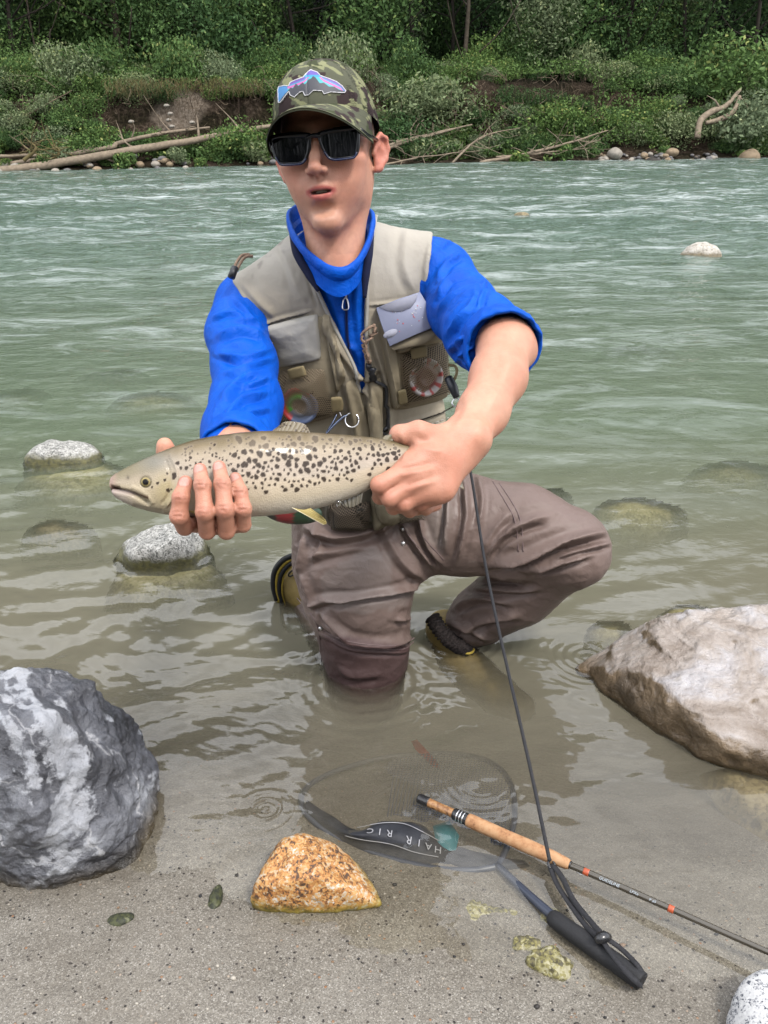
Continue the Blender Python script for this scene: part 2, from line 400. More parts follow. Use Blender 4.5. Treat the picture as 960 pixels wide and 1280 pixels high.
# ---------------------------------------------------------------- boulders
_ico = {}
def ico(sub):
    if sub not in _ico:
        bm = bmesh.new(); bmesh.ops.create_icosphere(bm, subdivisions=sub, radius=1)
        _ico[sub] = (np.array([v.co[:] for v in bm.verts]), np.array([[v.index for v in f.verts] for f in bm.faces])); bm.free()
    return _ico[sub]
ROCKS = []
def hull_radius(D, pts, c, p):
    bm = bmesh.new()
    for q in pts: bm.verts.new(Vector(q - c))
    bmesh.ops.convex_hull(bm, input=bm.verts); bm.normal_update()
    pl = {}
    for f in bm.faces:
        n = np.array(f.normal[:]); d = n @ np.array(f.verts[0].co[:])
        if d < 0: n, d = -n, -d
        pl[tuple(np.round(n, 2))] = (n, max(d, .004))
    bm.free(); acc = 0
    for n, d in pl.values(): acc = acc + np.maximum(D @ n / d, 0) ** p
    return acc ** (-1.0 / p)
def boulder(name, pts, mt, label, cat='boulder', p=10, sub=6, n1=(.02, 6), n2=(.004, 30), ridge=0.0, group=None, wet=None, crack=None):
    pts = np.array(pts); c = pts.mean(0); D, F = ico(sub)
    r = hull_radius(D, pts, c, p); V = c + D * r[:, None]
    d = n1[0] * fbm(V, n1[1], 4, .5, seed=c[0] * 7) + n2[0] * fbm(V, n2[1], 4, .6)
    if ridge: d = d + ridge * (fbm(V + .05 * fbm(V, 4, 2)[:, None], 9, 4, .55, ridge=True))
    if crack:
        for (P, wd, dp) in crack:
            P = spline(np.array(P), 40); dist = np.min(np.linalg.norm(V[:, None] - P[None], axis=2), 1); d = d - dp * np.exp(-(dist / wd) ** 2)
    V = V + D * d[:, None]; o0 = pts.mean(0) * np.array([1, 1, 0])
    o = mesh(name, V - o0, F, mt); o.location = o0
    tag(o, label, cat, group); ROCKS.append((V, F)); return o

def m_marble():
    m = MT('blue_grey_limestone')
    v = m.obj(); n1 = m.noise(7, 8, .62, v, .8); n2 = m.noise(28, 8, .68, v); n3 = m.noise(3.2, 4, .6, v, 1.2)
    c = m.ramp(n1, [(.33, lin(58, 59, 64)), (.46, lin(96, 97, 104)), (.56, lin(134, 136, 144)), (.7, lin(176, 179, 186))])
    c = m.mix(m.ramp(n2, [(.4, .0), (.68, .75)]), c, lin(66, 68, 76))
    dry = m.ramp(m.math('ADD', m.math('MULTIPLY', n3, .75), m.math('MULTIPLY', n2, .3)), [(.52, 0), (.545, 1)])
    c = m.mix(m.math('MULTIPLY', dry, .9), c, m.ramp(n2, [(.3, lin(176, 180, 188)), (.7, lin(220, 222, 228))]))
    wv = m.n('TexWave', wave_type='BANDS', bands_direction='DIAGONAL'); wv.inputs['Scale'].default_value = 5; wv.inputs['Distortion'].default_value = 9
    wv.inputs['Detail'].default_value = 5; wv.inputs['Detail Scale'].default_value = 1.6; m.l(v, wv.inputs[0])
    vein = m.ramp(wv.outputs['Fac'], [(.0, 1), (.012, 0)]); vein = m.math('MULTIPLY', vein, m.ramp(n1, [(.45, 0), (.6, .8)]))
    c = m.mix(vein, c, lin(215, 215, 218))
    g = m.n('NewGeometry'); sx = m.n('SeparateXYZ'); m.l(g.outputs['Position'], sx.inputs[0])
    low = m.ramp(m.math('ADD', m.math('MULTIPLY', sx.outputs[2], 14), m.math('MULTIPLY', n2, .5)), [(.25, 1), (.85, 0)])
    c = m.mix(low, c, m.ramp(n1, [(.35, lin(44, 40, 34)), (.65, lin(98, 84, 58))]))
    ro = m.mix(low, m.mix(dry, (.42,) * 3, (.72,) * 3), (.25,) * 3)
    h = m.math('ADD', m.math('MULTIPLY', n1, 1.6), m.math('ADD', n2, m.math('MULTIPLY', m.noise(110, 4), .25)))
    m.set(color=c, rough=ro, normal=m.bump(h, .9, .012)); return m.m
def m_pale():
    m = MT('pale_wet_limestone'); v = m.obj(); n1 = m.noise(6, 8, .6, v, .6); n2 = m.noise(32, 7, .65, v)
    c = m.ramp(n1, [(.33, lin(150, 134, 120)), (.46, lin(196, 184, 174)), (.58, lin(210, 206, 208)), (.75, lin(224, 212, 194))])
    c = m.mix(m.ramp(n2, [(.42, 0), (.75, .55)]), c, lin(140, 120, 98))
    g = m.n('NewGeometry'); sn = m.n('SeparateXYZ'); m.l(g.outputs['Normal'], sn.inputs[0]); sx = m.n('SeparateXYZ'); m.l(g.outputs['Position'], sx.inputs[0])
    stp = m.ramp(m.math('ADD', sn.outputs[2], m.math('MULTIPLY', n2, .3)), [(.70, 1), (.95, 0)])
    low = m.ramp(m.math('ADD', m.math('MULTIPLY', sx.outputs[2], 14), m.math('MULTIPLY', n1, .6)), [(.3, 1), (.85, 0)])
    c = m.mix(m.math('MAXIMUM', m.math('MULTIPLY', stp, .9), low), c, m.ramp(n1, [(.35, lin(92, 74, 48)), (.5, lin(146, 120, 84)), (.7, lin(170, 148, 116))]))
    h = m.math('ADD', m.math('MULTIPLY', n1, 2.0), m.math('ADD', n2, m.math('MULTIPLY', m.noise(120, 4), .2)))
    m.set(color=c, rough=m.ramp(n2, [(.3, .22), (.7, .5)]), normal=m.bump(h, .9, .012)); return m.m
def m_granite(name, stops, scale=160, algae=0.0, acol=lin(128, 122, 40), zoff=.02, rough=.7):
    m = MT(name); v = m.obj(); vc = m.n('SeparateColor'); m.l(m.vor(scale, out='Color', vec=v), vc.inputs[0]); n1 = m.noise(14, 6, .6, v)
    v2 = m.n('SeparateColor'); m.l(m.vor(scale * 2.3, out='Color', vec=v), v2.inputs[0]); nn = m.noise(scale * .28, 6, .7, v)
    c = m.ramp(m.math('ADD', m.math('ADD', m.math('MULTIPLY', vc.outputs[0], .28), m.math('MULTIPLY', v2.outputs[1], .26)), m.math('ADD', m.math('MULTIPLY', nn, .45), m.math('MULTIPLY', n1, .28))), stops)
    if algae:
        g = m.n('NewGeometry'); sx = m.n('SeparateXYZ'); m.l(g.outputs['Position'], sx.inputs[0])
        f = m.ramp(m.math('ADD', m.math('MULTIPLY', m.math('SUBTRACT', sx.outputs[2], zoff), 22), n1), [(.4, algae), (.85, 0)])
        c = m.mix(f, c, m.ramp(m.noise(60, 5, .6, v), [(.35, tuple(.3 * a for a in acol)), (.65, acol)]))
    h = m.math('ADD', m.math('MULTIPLY', n1, 2.0), vc.outputs[0])
    m.set(color=c, rough=rough, normal=m.bump(h, .6, .004)); return m.m
M_marble, M_pale = m_marble(), m_pale()
M_orange = m_granite('ochre_granite', [(.47, lin(92, 66, 46)), (.55, lin(186, 122, 62)), (.65, lin(220, 158, 86)), (.74, lin(226, 182, 118)), (.82, lin(214, 200, 178)), (.92, lin(240, 232, 220))], 150, .85, lin(176, 160, 36), .008)
M_white = m_granite('white_speckled_granite', [(.42, lin(62, 62, 60)), (.52, lin(120, 120, 114)), (.64, lin(184, 182, 174)), (.9, lin(236, 234, 228))], 210, .95, lin(112, 108, 44), .018)
M_white2 = m_granite('clean_white_granite', [(.40, lin(70, 76, 88)), (.48, lin(150, 152, 158)), (.55, lin(222, 222, 222)), (.9, lin(244, 244, 242))], 230)
M_sub = m_granite('algae_covered_stone', [(.4, lin(150, 140, 84)), (.6, lin(196, 186, 126)), (.85, lin(226, 216, 160))], 60)
M_subd = m_granite('dark_submerged_stone', [(.4, lin(92, 80, 54)), (.6, lin(140, 124, 88)), (.85, lin(176, 160, 118))], 60)
M_midst = m_granite('pale_river_granite', [(.42, lin(140, 130, 112)), (.6, lin(206, 198, 184)), (.9, lin(236, 230, 220))], 60, .8, lin(150, 130, 80), .02)
M_algae = m_granite('yellow_green_algae_stone', [(.46, lin(84, 78, 54)), (.56, lin(124, 116, 72)), (.66, lin(158, 150, 88)), (.78, lin(190, 184, 150))], 110)
M_mossy = m_granite('dark_mossy_stone', [(.3, lin(20, 22, 14)), (.55, lin(52, 56, 30)), (.8, lin(84, 88, 46)), (.95, lin(150, 150, 120))], 120)

boulder('grey_boulder', [WZ(28, 1116, -.02), WZ(-90, 1090, -.02), WZ(-190, 1020, -.02), WZ(120, 1106, -.02), WZ(172, 1080, -.02), WY(194, 1000, 1.13), WY(193, 965, 1.16), WY(176, 925, 1.2), WY(152, 893, 1.2),
    WY(128, 868, 1.17), WY(92, 858, 1.12), WY(42, 850, 1.12), WY(-70, 848, 1.15), WY(-190, 930, 1.15), WY(20, 900, 1.0), WY(62, 915, .99), WY(118, 950, 1.03), WY(-60, 930, .97), WY(40, 1020, .93), WY(130, 1030, 1.0), WY(0, 856, 1.3), WY(-140, 880, 1.35),
    WZ(150, 960, -.08) , WZ(-120, 900, -.08), WZ(20, 1080, -.1)], M_marble,
    'big faceted blue-grey boulder with pale dry patches at the left edge of the shore', p=44, sub=7, n1=(.026, 5), n2=(.012, 20), ridge=.026)
boulder('pale_boulder', [WZ(716, 836, -.01), WZ(722, 842, -.01), WZ(798, 898, -.01), WZ(884, 952, -.01), WZ(960, 975, -.01), WZ(1150, 960, -.02), WZ(772, 800, .045), WZ(838, 768, .12), WZ(862, 765, .125), WZ(965, 763, .13), WZ(1120, 800, .13),
    WZ(792, 812, .075), WZ(816, 838, .095), WZ(874, 896, .085), WZ(914, 943, .045), WZ(1000, 950, .05), WZ(800, 790, -.05), WZ(960, 768, -.05), WZ(1150, 790, -.05), WZ(900, 900, -.2), WZ(1100, 900, -.2), WZ(800, 850, -.15), WY(850, 850, 1.75) * [1, 1, 0] + [0, 0, -.34], WY(1000, 850, 1.7) * [1, 1, 0] + [0, 0, -.34], WY(1000, 850, 2.1) * [1, 1, 0] + [0, 0, -.38], WY(850, 850, 2.0) * [1, 1, 0] + [0, 0, -.38]], M_pale,
    'large pale limestone boulder with brown wet side at the right edge of the water', p=60, sub=7, n1=(.013, 6), n2=(.008, 24), ridge=.014,
    crack=[([WZ(870, 893, .08), WZ(900, 898, .09), WZ(925, 905, .08), WZ(965, 903, .09)], .004, .016), ([WZ(880, 793, .12), WZ(890, 815, .12), WZ(905, 840, .11)], .004, .012)])
boulder('flat_brown_slab', [WZ(905, 960, -.015), WZ(1000, 950, -.01), WZ(1100, 970, -.01), WZ(960, 1040, -.03), WZ(1090, 1110, -.02), WZ(860, 965, -.06), WZ(940, 1080, -.09), WZ(1100, 1160, -.09), WZ(1000, 1000, -.16)],
    M_subd, 'sunken brown slab just under water below the pale boulder', p=14, sub=6, n1=(.008, 8), n2=(.002, 30))
boulder('ochre_rock', [WZ(306, 1142, -.005), WZ(330, 1146, -.005), WZ(420, 1146, -.005), WZ(490, 1138, -.005), WZ(482, 1116, .0), WY(462, 1104, .95), WY(402, 1045, 1.0), WY(372, 1036, .985), WY(346, 1050, .965), WY(326, 1080, .93), WY(315, 1106, .91),
    WZ(350, 1060, -.01), WZ(440, 1075, -.01), WY(400, 1095, .905), WY(345, 1110, .895), WZ(400, 1100, -.06)], M_orange,
    'pointed orange-brown granite rock with yellow algae at its waterline', 'rock', p=12, sub=6, n1=(.010, 14), n2=(.003, 60), ridge=.003)
boulder('white_speckled_stone', [WZ(888, 1290, .0), WZ(895, 1240, .03), WZ(912, 1212, .045), WZ(940, 1197, .055), WZ(985, 1190, .05), WZ(1040, 1215, .04), WZ(1060, 1290, .02), WZ(900, 1340, .0), WZ(1000, 1390, .0), WZ(960, 1240, .075), WZ(1000, 1300, .075), WZ(930, 1300, .06), WZ(960, 1300, -.05)],
    M_white2, 'rounded white granite stone with dark specks in the bottom right corner', 'rock', p=5, sub=6, n1=(.006, 9), n2=(.0015, 60))
boulder('mossy_pebble', [WZ(257, 1140, .0), WZ(262, 1118, .01), WZ(272, 1102, .008), WZ(279, 1105, .006), WZ(279, 1128, .004), WZ(266, 1146, .0), WZ(268, 1124, .016), WZ(268, 1124, -.02)], M_mossy,
    'small dark mossy pebble standing left of the ochre rock', 'stone', p=7, sub=4, n1=(.003, 40), n2=(.001, 120))
boulder('green_pebble', [WZ(127, 1152, .008), WZ(140, 1141, .014), WZ(168, 1138, .013), WZ(172, 1148, .012), WZ(150, 1161, .008), WZ(130, 1162, .006), WZ(150, 1150, .020), WZ(150, 1150, -.02)], M_mossy,
    'small flat green pebble in the sand below the grey boulder', 'stone', p=6, sub=4, n1=(.002, 40), n2=(.001, 120))

def stone_at(u, v, hw, hgt, top, mt, label, name='river_stone', cat='stone', dy=.75, p=8, sub=5, n1=.06, lobes=None):
    """a round stone whose centre stands under pixel (u,v) of the water plane; hw = half width in pixels; top = height of its top over the water"""
    c = WZ(u, v, 0); d = (c - CAM) @ Fv; r = hw * d / FPX; pts = []
    sunk = top < -.004
    if sunk: top = top * .4 + .006
    rr = random.Random(int(u * 7 + v))
    for k in range(14):
        a = k / 14 * 2 * pi; q = rr.uniform(.85, 1.1)
        pts.append(c + np.array([cos(a) * r * q, sin(a) * r * dy * q, top - hgt * rr.uniform(.45, .75)]))
    for k in range(7):
        a = k / 7 * 2 * pi + .3; q = rr.uniform(.6, .8)
        pts.append(c + np.array([cos(a) * r * q, sin(a) * r * dy * q, top - hgt * rr.uniform(0, .16)]))
    zb = float(bed_z(np.array([c[0]]), np.array([c[1]]))[0]) - .03
    for k in range(8):      # foot of the stone, bedded in the river floor
        a = k / 8 * 2 * pi; pts.append(c + np.array([cos(a) * r * .9, sin(a) * r * dy * .9, min(zb, top - hgt)]))
    hgt = min(hgt, .2)
    return boulder(name, pts, mt, label, cat, p=p, sub=sub, n1=(r * n1 * (1.0 if sunk else 1.8), 1.2 / r), n2=(r * (.012 if sunk else .03), 6 / r), ridge=0 if sunk else r * .03)
stone_at(82, 570, 68, .26, .075, M_white, 'rounded grey-white stone with green algae breaking the water left of the fish', dy=.7, n1=.1)
stone_at(203, 692, 66, .24, .085, M_white, 'white speckled stone in the water right below the trout head', dy=.8, n1=.2, p=14)
stone_at(876, 318, 40, .5, .15, M_midst, 'pale lone stone in midstream on the right', dy=.7)
stone_at(652, 272, 18, .4, .13, M_subd, 'small brown stone tip in fast midstream right of the head', dy=.7, sub=4)
stone_at(896, 322, 58, .5, .0, M_sub, 'yellowish stone awash beside the pale midstream stone', dy=.5)
stone_at(190, 487, 85, .13, -.012, M_sub, 'yellow-green sunken stone behind the left elbow', dy=.7)
stone_at(140, 455, 62, .13, -.02, M_subd, 'dark sunken stone far left of the angler', dy=.6)
stone_at(15, 478, 60, .13, -.03, M_sub, 'yellowish sunken stone at the left frame edge')
stone_at(800, 622, 78, .13, -.012, M_sub, 'big greenish sunken stone beyond the raised knee', dy=.75)
stone_at(690, 606, 52, .3, .010, M_mossy, 'mossy dark stone just breaking the water behind the thigh', dy=.6)
stone_at(930, 570, 90, .13, -.025, M_sub, 'wide yellow sunken stone at the right frame edge', dy=.6)
stone_at(765, 770, 42, .13, -.022, M_sub, 'smaller sunken stone between knee and pale boulder')
stone_at(868, 757, 72, .13, -.010, M_sub, 'long yellow-green sunken stone behind the pale boulder', dy=.7)
stone_at(70, 645, 62, .13, -.006, M_subd, 'brown sunken stone left of the white speckled stone', dy=.6)
stone_at(205, 700, 100, .13, -.012, M_sub, 'algae-covered sunken stone under the white speckled one', dy=.7)
stone_at(90, 580, 110, .13, -.012, M_sub, 'wide algae-covered sunken stone under the grey-white one', dy=.7)
stone_at(800, 425, 70, .13, -.035, M_subd, 'dim sunken stone in the river right of the elbow', dy=.5)
stone_at(688, 1204, 40, .05, .016, M_algae, 'flat yellow-green algae stone under the net handle', 'algae_stone', dy=.7, n1=.3)
stone_at(655, 1178, 30, .05, .006, M_algae, 'small algae stone left of the bigger one under the net handle', 'algae_stone', dy=.7, n1=.3)
stone_at(690, 1140, 26, .04, .000, M_algae, 'sunken yellow algae stone between strap and net shaft', 'algae_stone', dy=.8, n1=.2)
stone_at(612, 1140, 50, .05, -.002, M_algae, 'low algae-covered sunken stone beside the net shaft', 'algae_stone', dy=.8, n1=.2)

# scattered small pebbles on the wet sand
def pebbles():
    D_, F_ = ico(1); rs = np.random.RandomState(8); parts = []; cols = []
    pal = [lin(60, 56, 52), lin(96, 90, 82), lin(150, 142, 130), lin(206, 198, 184), lin(150, 120, 92), lin(40, 40, 42)]
    for k in range(1500):
        x, y = rs.uniform(-.75, .75), rs.uniform(.5, 1.12); s = y - shore_y(x)
        if s > .14 or (k % 3 and fbm(np.array([[x, y, 0]]), 5, 2)[0] < .0): continue
        r = rs.uniform(.0010, .0026) * (1.9 if rs.uniform() < .05 else 1); V = D_ * np.array([1, rs.uniform(.6, 1), .6]) * r * (1 + .2 * rs.normal(size=(len(D_), 1))); z = bed_z(np.array([x]), np.array([y]))[0]
        parts.append((V + [x, y, z + r * .25], F_)); cols.append(np.tile(pal[rs.randint(6)], (len(D_), 1)))
    V, F = join_geo(parts); m = MT('small_pebbles'); m.set(color=m.attr('Col'), rough=.6, spec=.3); mesh('pebbles', V, F, m.m, cols=np.vstack(cols), smooth=True)['kind'] = 'stuff'
pebbles()
# ================================================================ FAR BANK
_b0, _b1 = WZ(0, 216, 0), WZ(960, 199, 0)
_bt = (_b1 - _b0); _bl = np.linalg.norm(_bt[:2]); _bt = _bt / _bl; _bn = np.array([-_bt[1], _bt[0], 0])
def bank_st(s, t): return _b0[:2] + np.outer(np.atleast_1d(s), _bt[:2]) + np.outer(np.atleast_1d(t), _bn[:2])
def bank_h(s, t):
    P = np.stack([s, t, 0 * s], -1)
    n = fbm(P, .35, 3, seed=6); lip = 3.3 + 1.8 * fbm(np.stack([s, 0 * s, 0 * s], -1), .25, 3, seed=2)
    z = -.35 + .45 * sstep(-.6, .8, t) + .18 * sstep(.5, 1.5, t)
    z = z + 2.05 * sstep(1.4, lip + .6, t) ** .8 + .10 * np.maximum(t - 4, 0) + .42 * np.maximum(t - 13, 0)
    return np.minimum(z, 12) + .42 * n * sstep(0, 2, t) + .05 * fbm(P, 2.5, 3)
def bank_p(s, t):
    s = np.atleast_1d(np.asarray(s, float)); t = np.broadcast_to(np.asarray(t, float), s.shape)
    return np.column_stack([bank_st2(s, t), bank_h(s, t)])
def bank_st2(s, t): return _b0[:2] + s[:, None] * _bt[:2] + t[:, None] * _bn[:2]
def bank_px(u, t):
    """s along the bank for image column u at inland distance t"""
    r = ray(u, 150.0)
    A = np.array([[r[0], -_bt[0]], [r[1], -_bt[1]]]); b = _b0[:2] + t * _bn[:2]; k = np.linalg.solve(A, b); return k[1]
def make_bank():
    ss = np.concatenate([np.linspace(-45, -6, 40), np.linspace(-5.8, 32, 320), np.linspace(32.5, 90, 50)])
    tt = np.concatenate([np.linspace(-2, 6, 110), np.linspace(6.3, 75, 60)])
    T, Sg = np.meshgrid(tt, ss); s = Sg.ravel(); t = T.ravel(); V = bank_p(s, t); u, v, z = proj(V)
    pale = np.where(z > 0, sstep(6, -8, polydist(u, v, [(196, 122), (222, 116), (250, 118), (262, 132), (248, 150), (232, 168), (200, 170), (190, 150)]) + 14 * fbm(V, .8, 3)), 0)
    m = MT('earth_bank'); v = m.obj(); n1 = m.noise(1.3, 6, .65, v); n2 = m.noise(9, 6, .7, v)
    c = m.ramp(n2, [(.3, lin(40, 33, 27)), (.5, lin(78, 66, 55)), (.62, lin(112, 98, 84)), (.8, lin(150, 138, 124))])
    c = m.mix(m.ramp(n1, [(.42, 0), (.56, .85)]), c, m.ramp(n2, [(.35, lin(22, 20, 14)), (.65, lin(50, 48, 30))]))
    c = m.mix(m.math('MULTIPLY', m.attr('pale', 'Fac'), .85), c, m.ramp(n2, [(.35, lin(120, 106, 92)), (.65, lin(176, 162, 146))]))
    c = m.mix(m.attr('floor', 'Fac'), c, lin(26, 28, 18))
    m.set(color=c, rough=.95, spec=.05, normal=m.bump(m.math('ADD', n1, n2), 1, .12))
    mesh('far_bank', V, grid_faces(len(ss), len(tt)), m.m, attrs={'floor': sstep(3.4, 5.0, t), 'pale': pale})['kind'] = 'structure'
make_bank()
def far_p(u, t, dz=0.0):
    s = bank_px(u, t); p = bank_p([s], [t])[0]; p[2] += dz; return p
def far_uv(u, v, t):
    """point above the bank line t inland seen at pixel (u,v)"""
    s = bank_px(u, t); p = bank_p([s], [t])[0]; r = ray(u, v); k = p[1] / r[1]
    return CAM + r * k

def leaf_geo(C, size, rs, up=.35, asp=.5):
    n = len(C); N = rs.normal(size=(n, 3)); N[:, 2] += up; N /= np.linalg.norm(N, axis=1)[:, None]
    A = np.cross(N, rs.normal(size=(n, 3))); A /= np.linalg.norm(A, axis=1)[:, None]; B = np.cross(N, A)
    s = size * rs.uniform(.6, 1.35, (n, 1))
    V = np.stack([C - A * s * .5, C - B * s * asp * .5 + A * s * .05, C + A * s * .5 - N * s * .12, C + B * s * asp * .5 + A * s * .05], 1).reshape(-1, 3)
    return V, np.arange(4 * n).reshape(-1, 4)
def leaf_mat(name, dark, light, yellow, tr=.25):
    m = MT(name); dark, light, yellow = [tuple(x * ALB / .31 for x in q) for q in (dark, light, yellow)]; ra = m.attr('rnd', 'Fac'); oi = m.n('ObjectInfo')
    c = m.ramp(ra, [(0, dark), (.5, tuple((a + b) / 2 for a, b in zip(dark, light))), (.9, light), (1, yellow)])
    c = m.mix(m.math('MULTIPLY', oi.outputs['Random'], .45), c, m.mix(1.0, c, (1.25, 1.12, .75), 'MULTIPLY'))
    m.set(color=c, rough=.6, spec=.12); m.b.inputs['Subsurface Weight'].default_value = 0
    t = m.n('BsdfTranslucent'); m.l(c, t.inputs[0]); x = m.n('MixShader'); x.inputs[0].default_value = tr
    m.l(m.b.outputs[0], x.inputs[1]); m.l(t.outputs[0], x.inputs[2]); m.l(x.outputs[0], m.out.inputs[0]); return m.m
M_leaf = leaf_mat('leaf_mid_green', (.028, .052, .018), (.070, .120, .036), (.15, .17, .06))
M_leafd = leaf_mat('leaf_dark_green', (.016, .034, .013), (.045, .085, .030), (.10, .14, .05))
M_leafp = leaf_mat('leaf_willow_grey', (.055, .075, .040), (.11, .14, .08), (.17, .19, .10))
M_bark = simple('bark_grey_brown', lin(92, 82, 70), .95, .35, 9, .6, 30, .01)
M_barkd = simple('bark_dark', lin(50, 44, 36), .95, .35, 9, .6, 30, .01)
M_drift = simple('bleached_driftwood', lin(158, 142, 122), .85, .25, 12, .5, 40, .01)
M_twig = simple('dry_twig', lin(128, 112, 92), .9, .3, 6)
M_rootd = simple('dark_roots', lin(70, 56, 44), .95, .4, 6)
M_straw = simple('dry_hanging_grass', lin(120, 108, 70), .9, .3, 6)

def blob_cloud(n, rs, R, lobes=7, shell=.55):
    C = []
    for k in range(lobes):
        d = rs.normal(size=3); d /= np.linalg.norm(d); c = d * np.array(R) * rs.uniform(.25, .7); r = rs.uniform(.35, .62)
        m = n // lobes; q = rs.normal(size=(m, 3)); q /= np.linalg.norm(q, axis=1)[:, None]; q *= (rs.uniform(0, 1, (m, 1)) ** (1 / 3)) * (1 - shell) + shell * rs.uniform(.75, 1.1, (m, 1))
        C.append(c + q * r * np.array(R))
    return np.vstack(C)
def foliage_mesh(name, C, size, rs, mt, **k):
    V, F = leaf_geo(C, size, rs, **k); n = len(C); a = np.repeat(np.clip(rs.normal(.45, .25, n) + .25 * sstep(-.5, .8, C[:, 2] / (np.abs(C[:, 2]).max() + 1e-6)) * rs.uniform(0, 1, n), 0, 1), 4)
    o = mesh(name, V, F, mt, smooth=False, attrs={'rnd': a}); me = o.data; bpy.data.objects.remove(o); return me
RS = np.random.RandomState(5)
bushes = [foliage_mesh('bush', blob_cloud(2800, RS, (1.25, .95, .66), 15, .12), .085, RS, m) for m in (M_leaf, M_leafd, M_leaf, M_leafp, M_leafd)]
tufts = [foliage_mesh('tuft', blob_cloud(700, RS, (.42, .42, .32), 4), .075, RS, m) for m in (M_leaf, M_leafp, M_leaf)]
# windows of bare earth seen in the bank: (u0,u1,v0,v1)
bare = [(128, 335, 112, 168), (600, 740, 92, 118), (420, 475, 85, 125), (0, 60, 172, 200), (750, 900, 170, 200)]
def is_bare(P, grow=0):
    u, v, _ = proj(P); return any(a - grow < u < b + grow and c < v < d for a, b, c, d in bare)
nb = 0
for k in range(2500):
    if nb >= 285: break
    s, t = RS.uniform(-3, 30), (RS.uniform(.9, 3.8) if k % 4 else RS.uniform(3.5, 6.5))
    p = bank_p([s], [t])[0]
    if is_bare(p + [0, 0, .3], 4): continue
    u, v, _ = proj(p)
    o = bpy.data.objects.new('riverside_bush', bushes[nb % 5]); COL.objects.link(o); o.location = p + [0, 0, .2]
    sc = RS.uniform(.35, .85); o.scale = (sc, sc, sc * RS.uniform(.7, 1.1)); o.rotation_euler = (0, 0, RS.uniform(0, 6.3))
    tag(o, 'leafy green bush among the many covering the far bank', 'bush', 'bushes covering the far bank'); nb += 1
for k in range(110):
    u = RS.uniform(-20, 980); t = RS.uniform(.5, 2.4); p = far_p(u, t)
    if is_bare(p, -8) and RS.uniform() < .75: continue
    o = bpy.data.objects.new('low_plant', tufts[k % 3]); COL.objects.link(o); o.location = p + [0, 0, .1]; sc = RS.uniform(.6, 1.7); o.scale = (sc,) * 3; o.rotation_euler = (0, 0, RS.uniform(0, 6))
    tag(o, 'low leafy plant among others at the foot of the far bank', 'plant', 'low plants at the foot of the far bank')
for u, t, sc, k, lb in ((935, 1.6, 2.0, 3, 'big pale willow bush overhanging the bank at the right frame edge'), (905, 3.4, 2.2, 0, 'large bright green bush on top of the bank at far right'), (850, 1.7, 1.2, 3, 'grey-green bush above the far right cobble pile'), (545, 2.4, 1.7, 3, 'tall grey-green willow bush right of the head'),
                         (505, 1.8, 1.3, 4, 'dark green bush just right of the head'), (120, 1.6, 1.1, 0, 'green bush above the middle of the driftwood logs'), (290, 1.2, 1.2, 2, 'bright green bush hanging over the log left of the head'), (700, 1.9, 1.3, 0, 'leafy bush over the forked branch right of centre'), (765, 1.8, 1.2, 2, 'leafy bush right above the far cobble pile')):
    p = far_p(u, t); o = bpy.data.objects.new('big_bush', bushes[k]); COL.objects.link(o); o.location = p + [0, 0, .35 * sc]; o.scale = (sc, sc, sc * .9); o.rotation_euler = (0, 0, RS.uniform(0, 6)); tag(o, lb, 'bush')
for k in range(60):
    u = RS.uniform(-40, 1000); t = RS.uniform(3.4, 6.5); p = far_p(u, t); sc = RS.uniform(.5, 1.25); o = bpy.data.objects.new('bank_top_shrub', bushes[k % 5]); COL.objects.link(o); o.location = p + [0, 0, .35 * sc]; o.scale = (sc, sc, sc * RS.uniform(.9, 1.7)); o.rotation_euler = (0, 0, RS.uniform(0, 6)); tag(o, 'leafy shrub in the uneven row along the top of the far bank', 'bush', 'shrubs along the top of the far bank')
# ground cover on the flat top of the bank and ragged fringe
n = 105000
s = RS.uniform(-8, 36, n); t = RS.uniform(.9, 9, n); P = bank_p(s, t); P[:, 2] += RS.uniform(0, .6, n) ** 1.5 + .95 * np.maximum(fbm(P, .55, 3), 0) * sstep(2.0, 4.0, t)
u_, v_, _ = proj(P); keep = np.ones(n, bool)
for a, b, c, d in bare: keep &= ~((u_ > a) & (u_ < b) & (v_ > c) & (v_ < d))
P = P[keep]; V, F = leaf_geo(P, .11, RS); mesh('undergrowth', V, F, M_leaf, smooth=False, attrs={'rnd': np.repeat(RS.uniform(0, .85, len(P)), 4)})['kind'] = 'stuff'
# hanging roots and dead grass at the lips of the bare earth
def strands(name, wins, n, mt, ln=(.25, .8), r=.007, droop=1.0, t0=3.0):
    parts = []
    for k in range(n):
        a, b, c, d = wins[k % len(wins)]; u = RS.uniform(a, b); v = RS.uniform(c, d); p = far_uv(u, v, RS.uniform(t0 - .5, t0)); l = RS.uniform(*ln)
        e = p + np.array([RS.normal() * .25 * l, -.25 * l * RS.uniform(.2, 1), -l * droop * RS.uniform(.5, 1)]); mpt = (p + e) / 2 + RS.normal(size=3) * .12 * l
        V, F = tube_geo(spline([p, mpt, e], 5), [r, r, r * .8, r * .6, r * .3], 3, False); parts.append((V, F))
    V, F = join_geo(parts); mesh(name, V, F, mt)['kind'] = 'stuff'
strands('hanging_roots', [(130, 335, 100, 140), (595, 760, 88, 105), (590, 760, 100, 118), (400, 480, 80, 110)], 420, M_rootd, t0=2.6)
strands('hanging_dry_grass', [(130, 330, 96, 112)], 700, M_straw, (.15, .4), .006, t0=2.7)
strands('dead_twigs', [(470, 760, 120, 190), (560, 760, 90, 150), (330, 480, 90, 180), (0, 330, 100, 200)], 300, M_twig, (.4, 1.3), .010, -.3, 1.8)

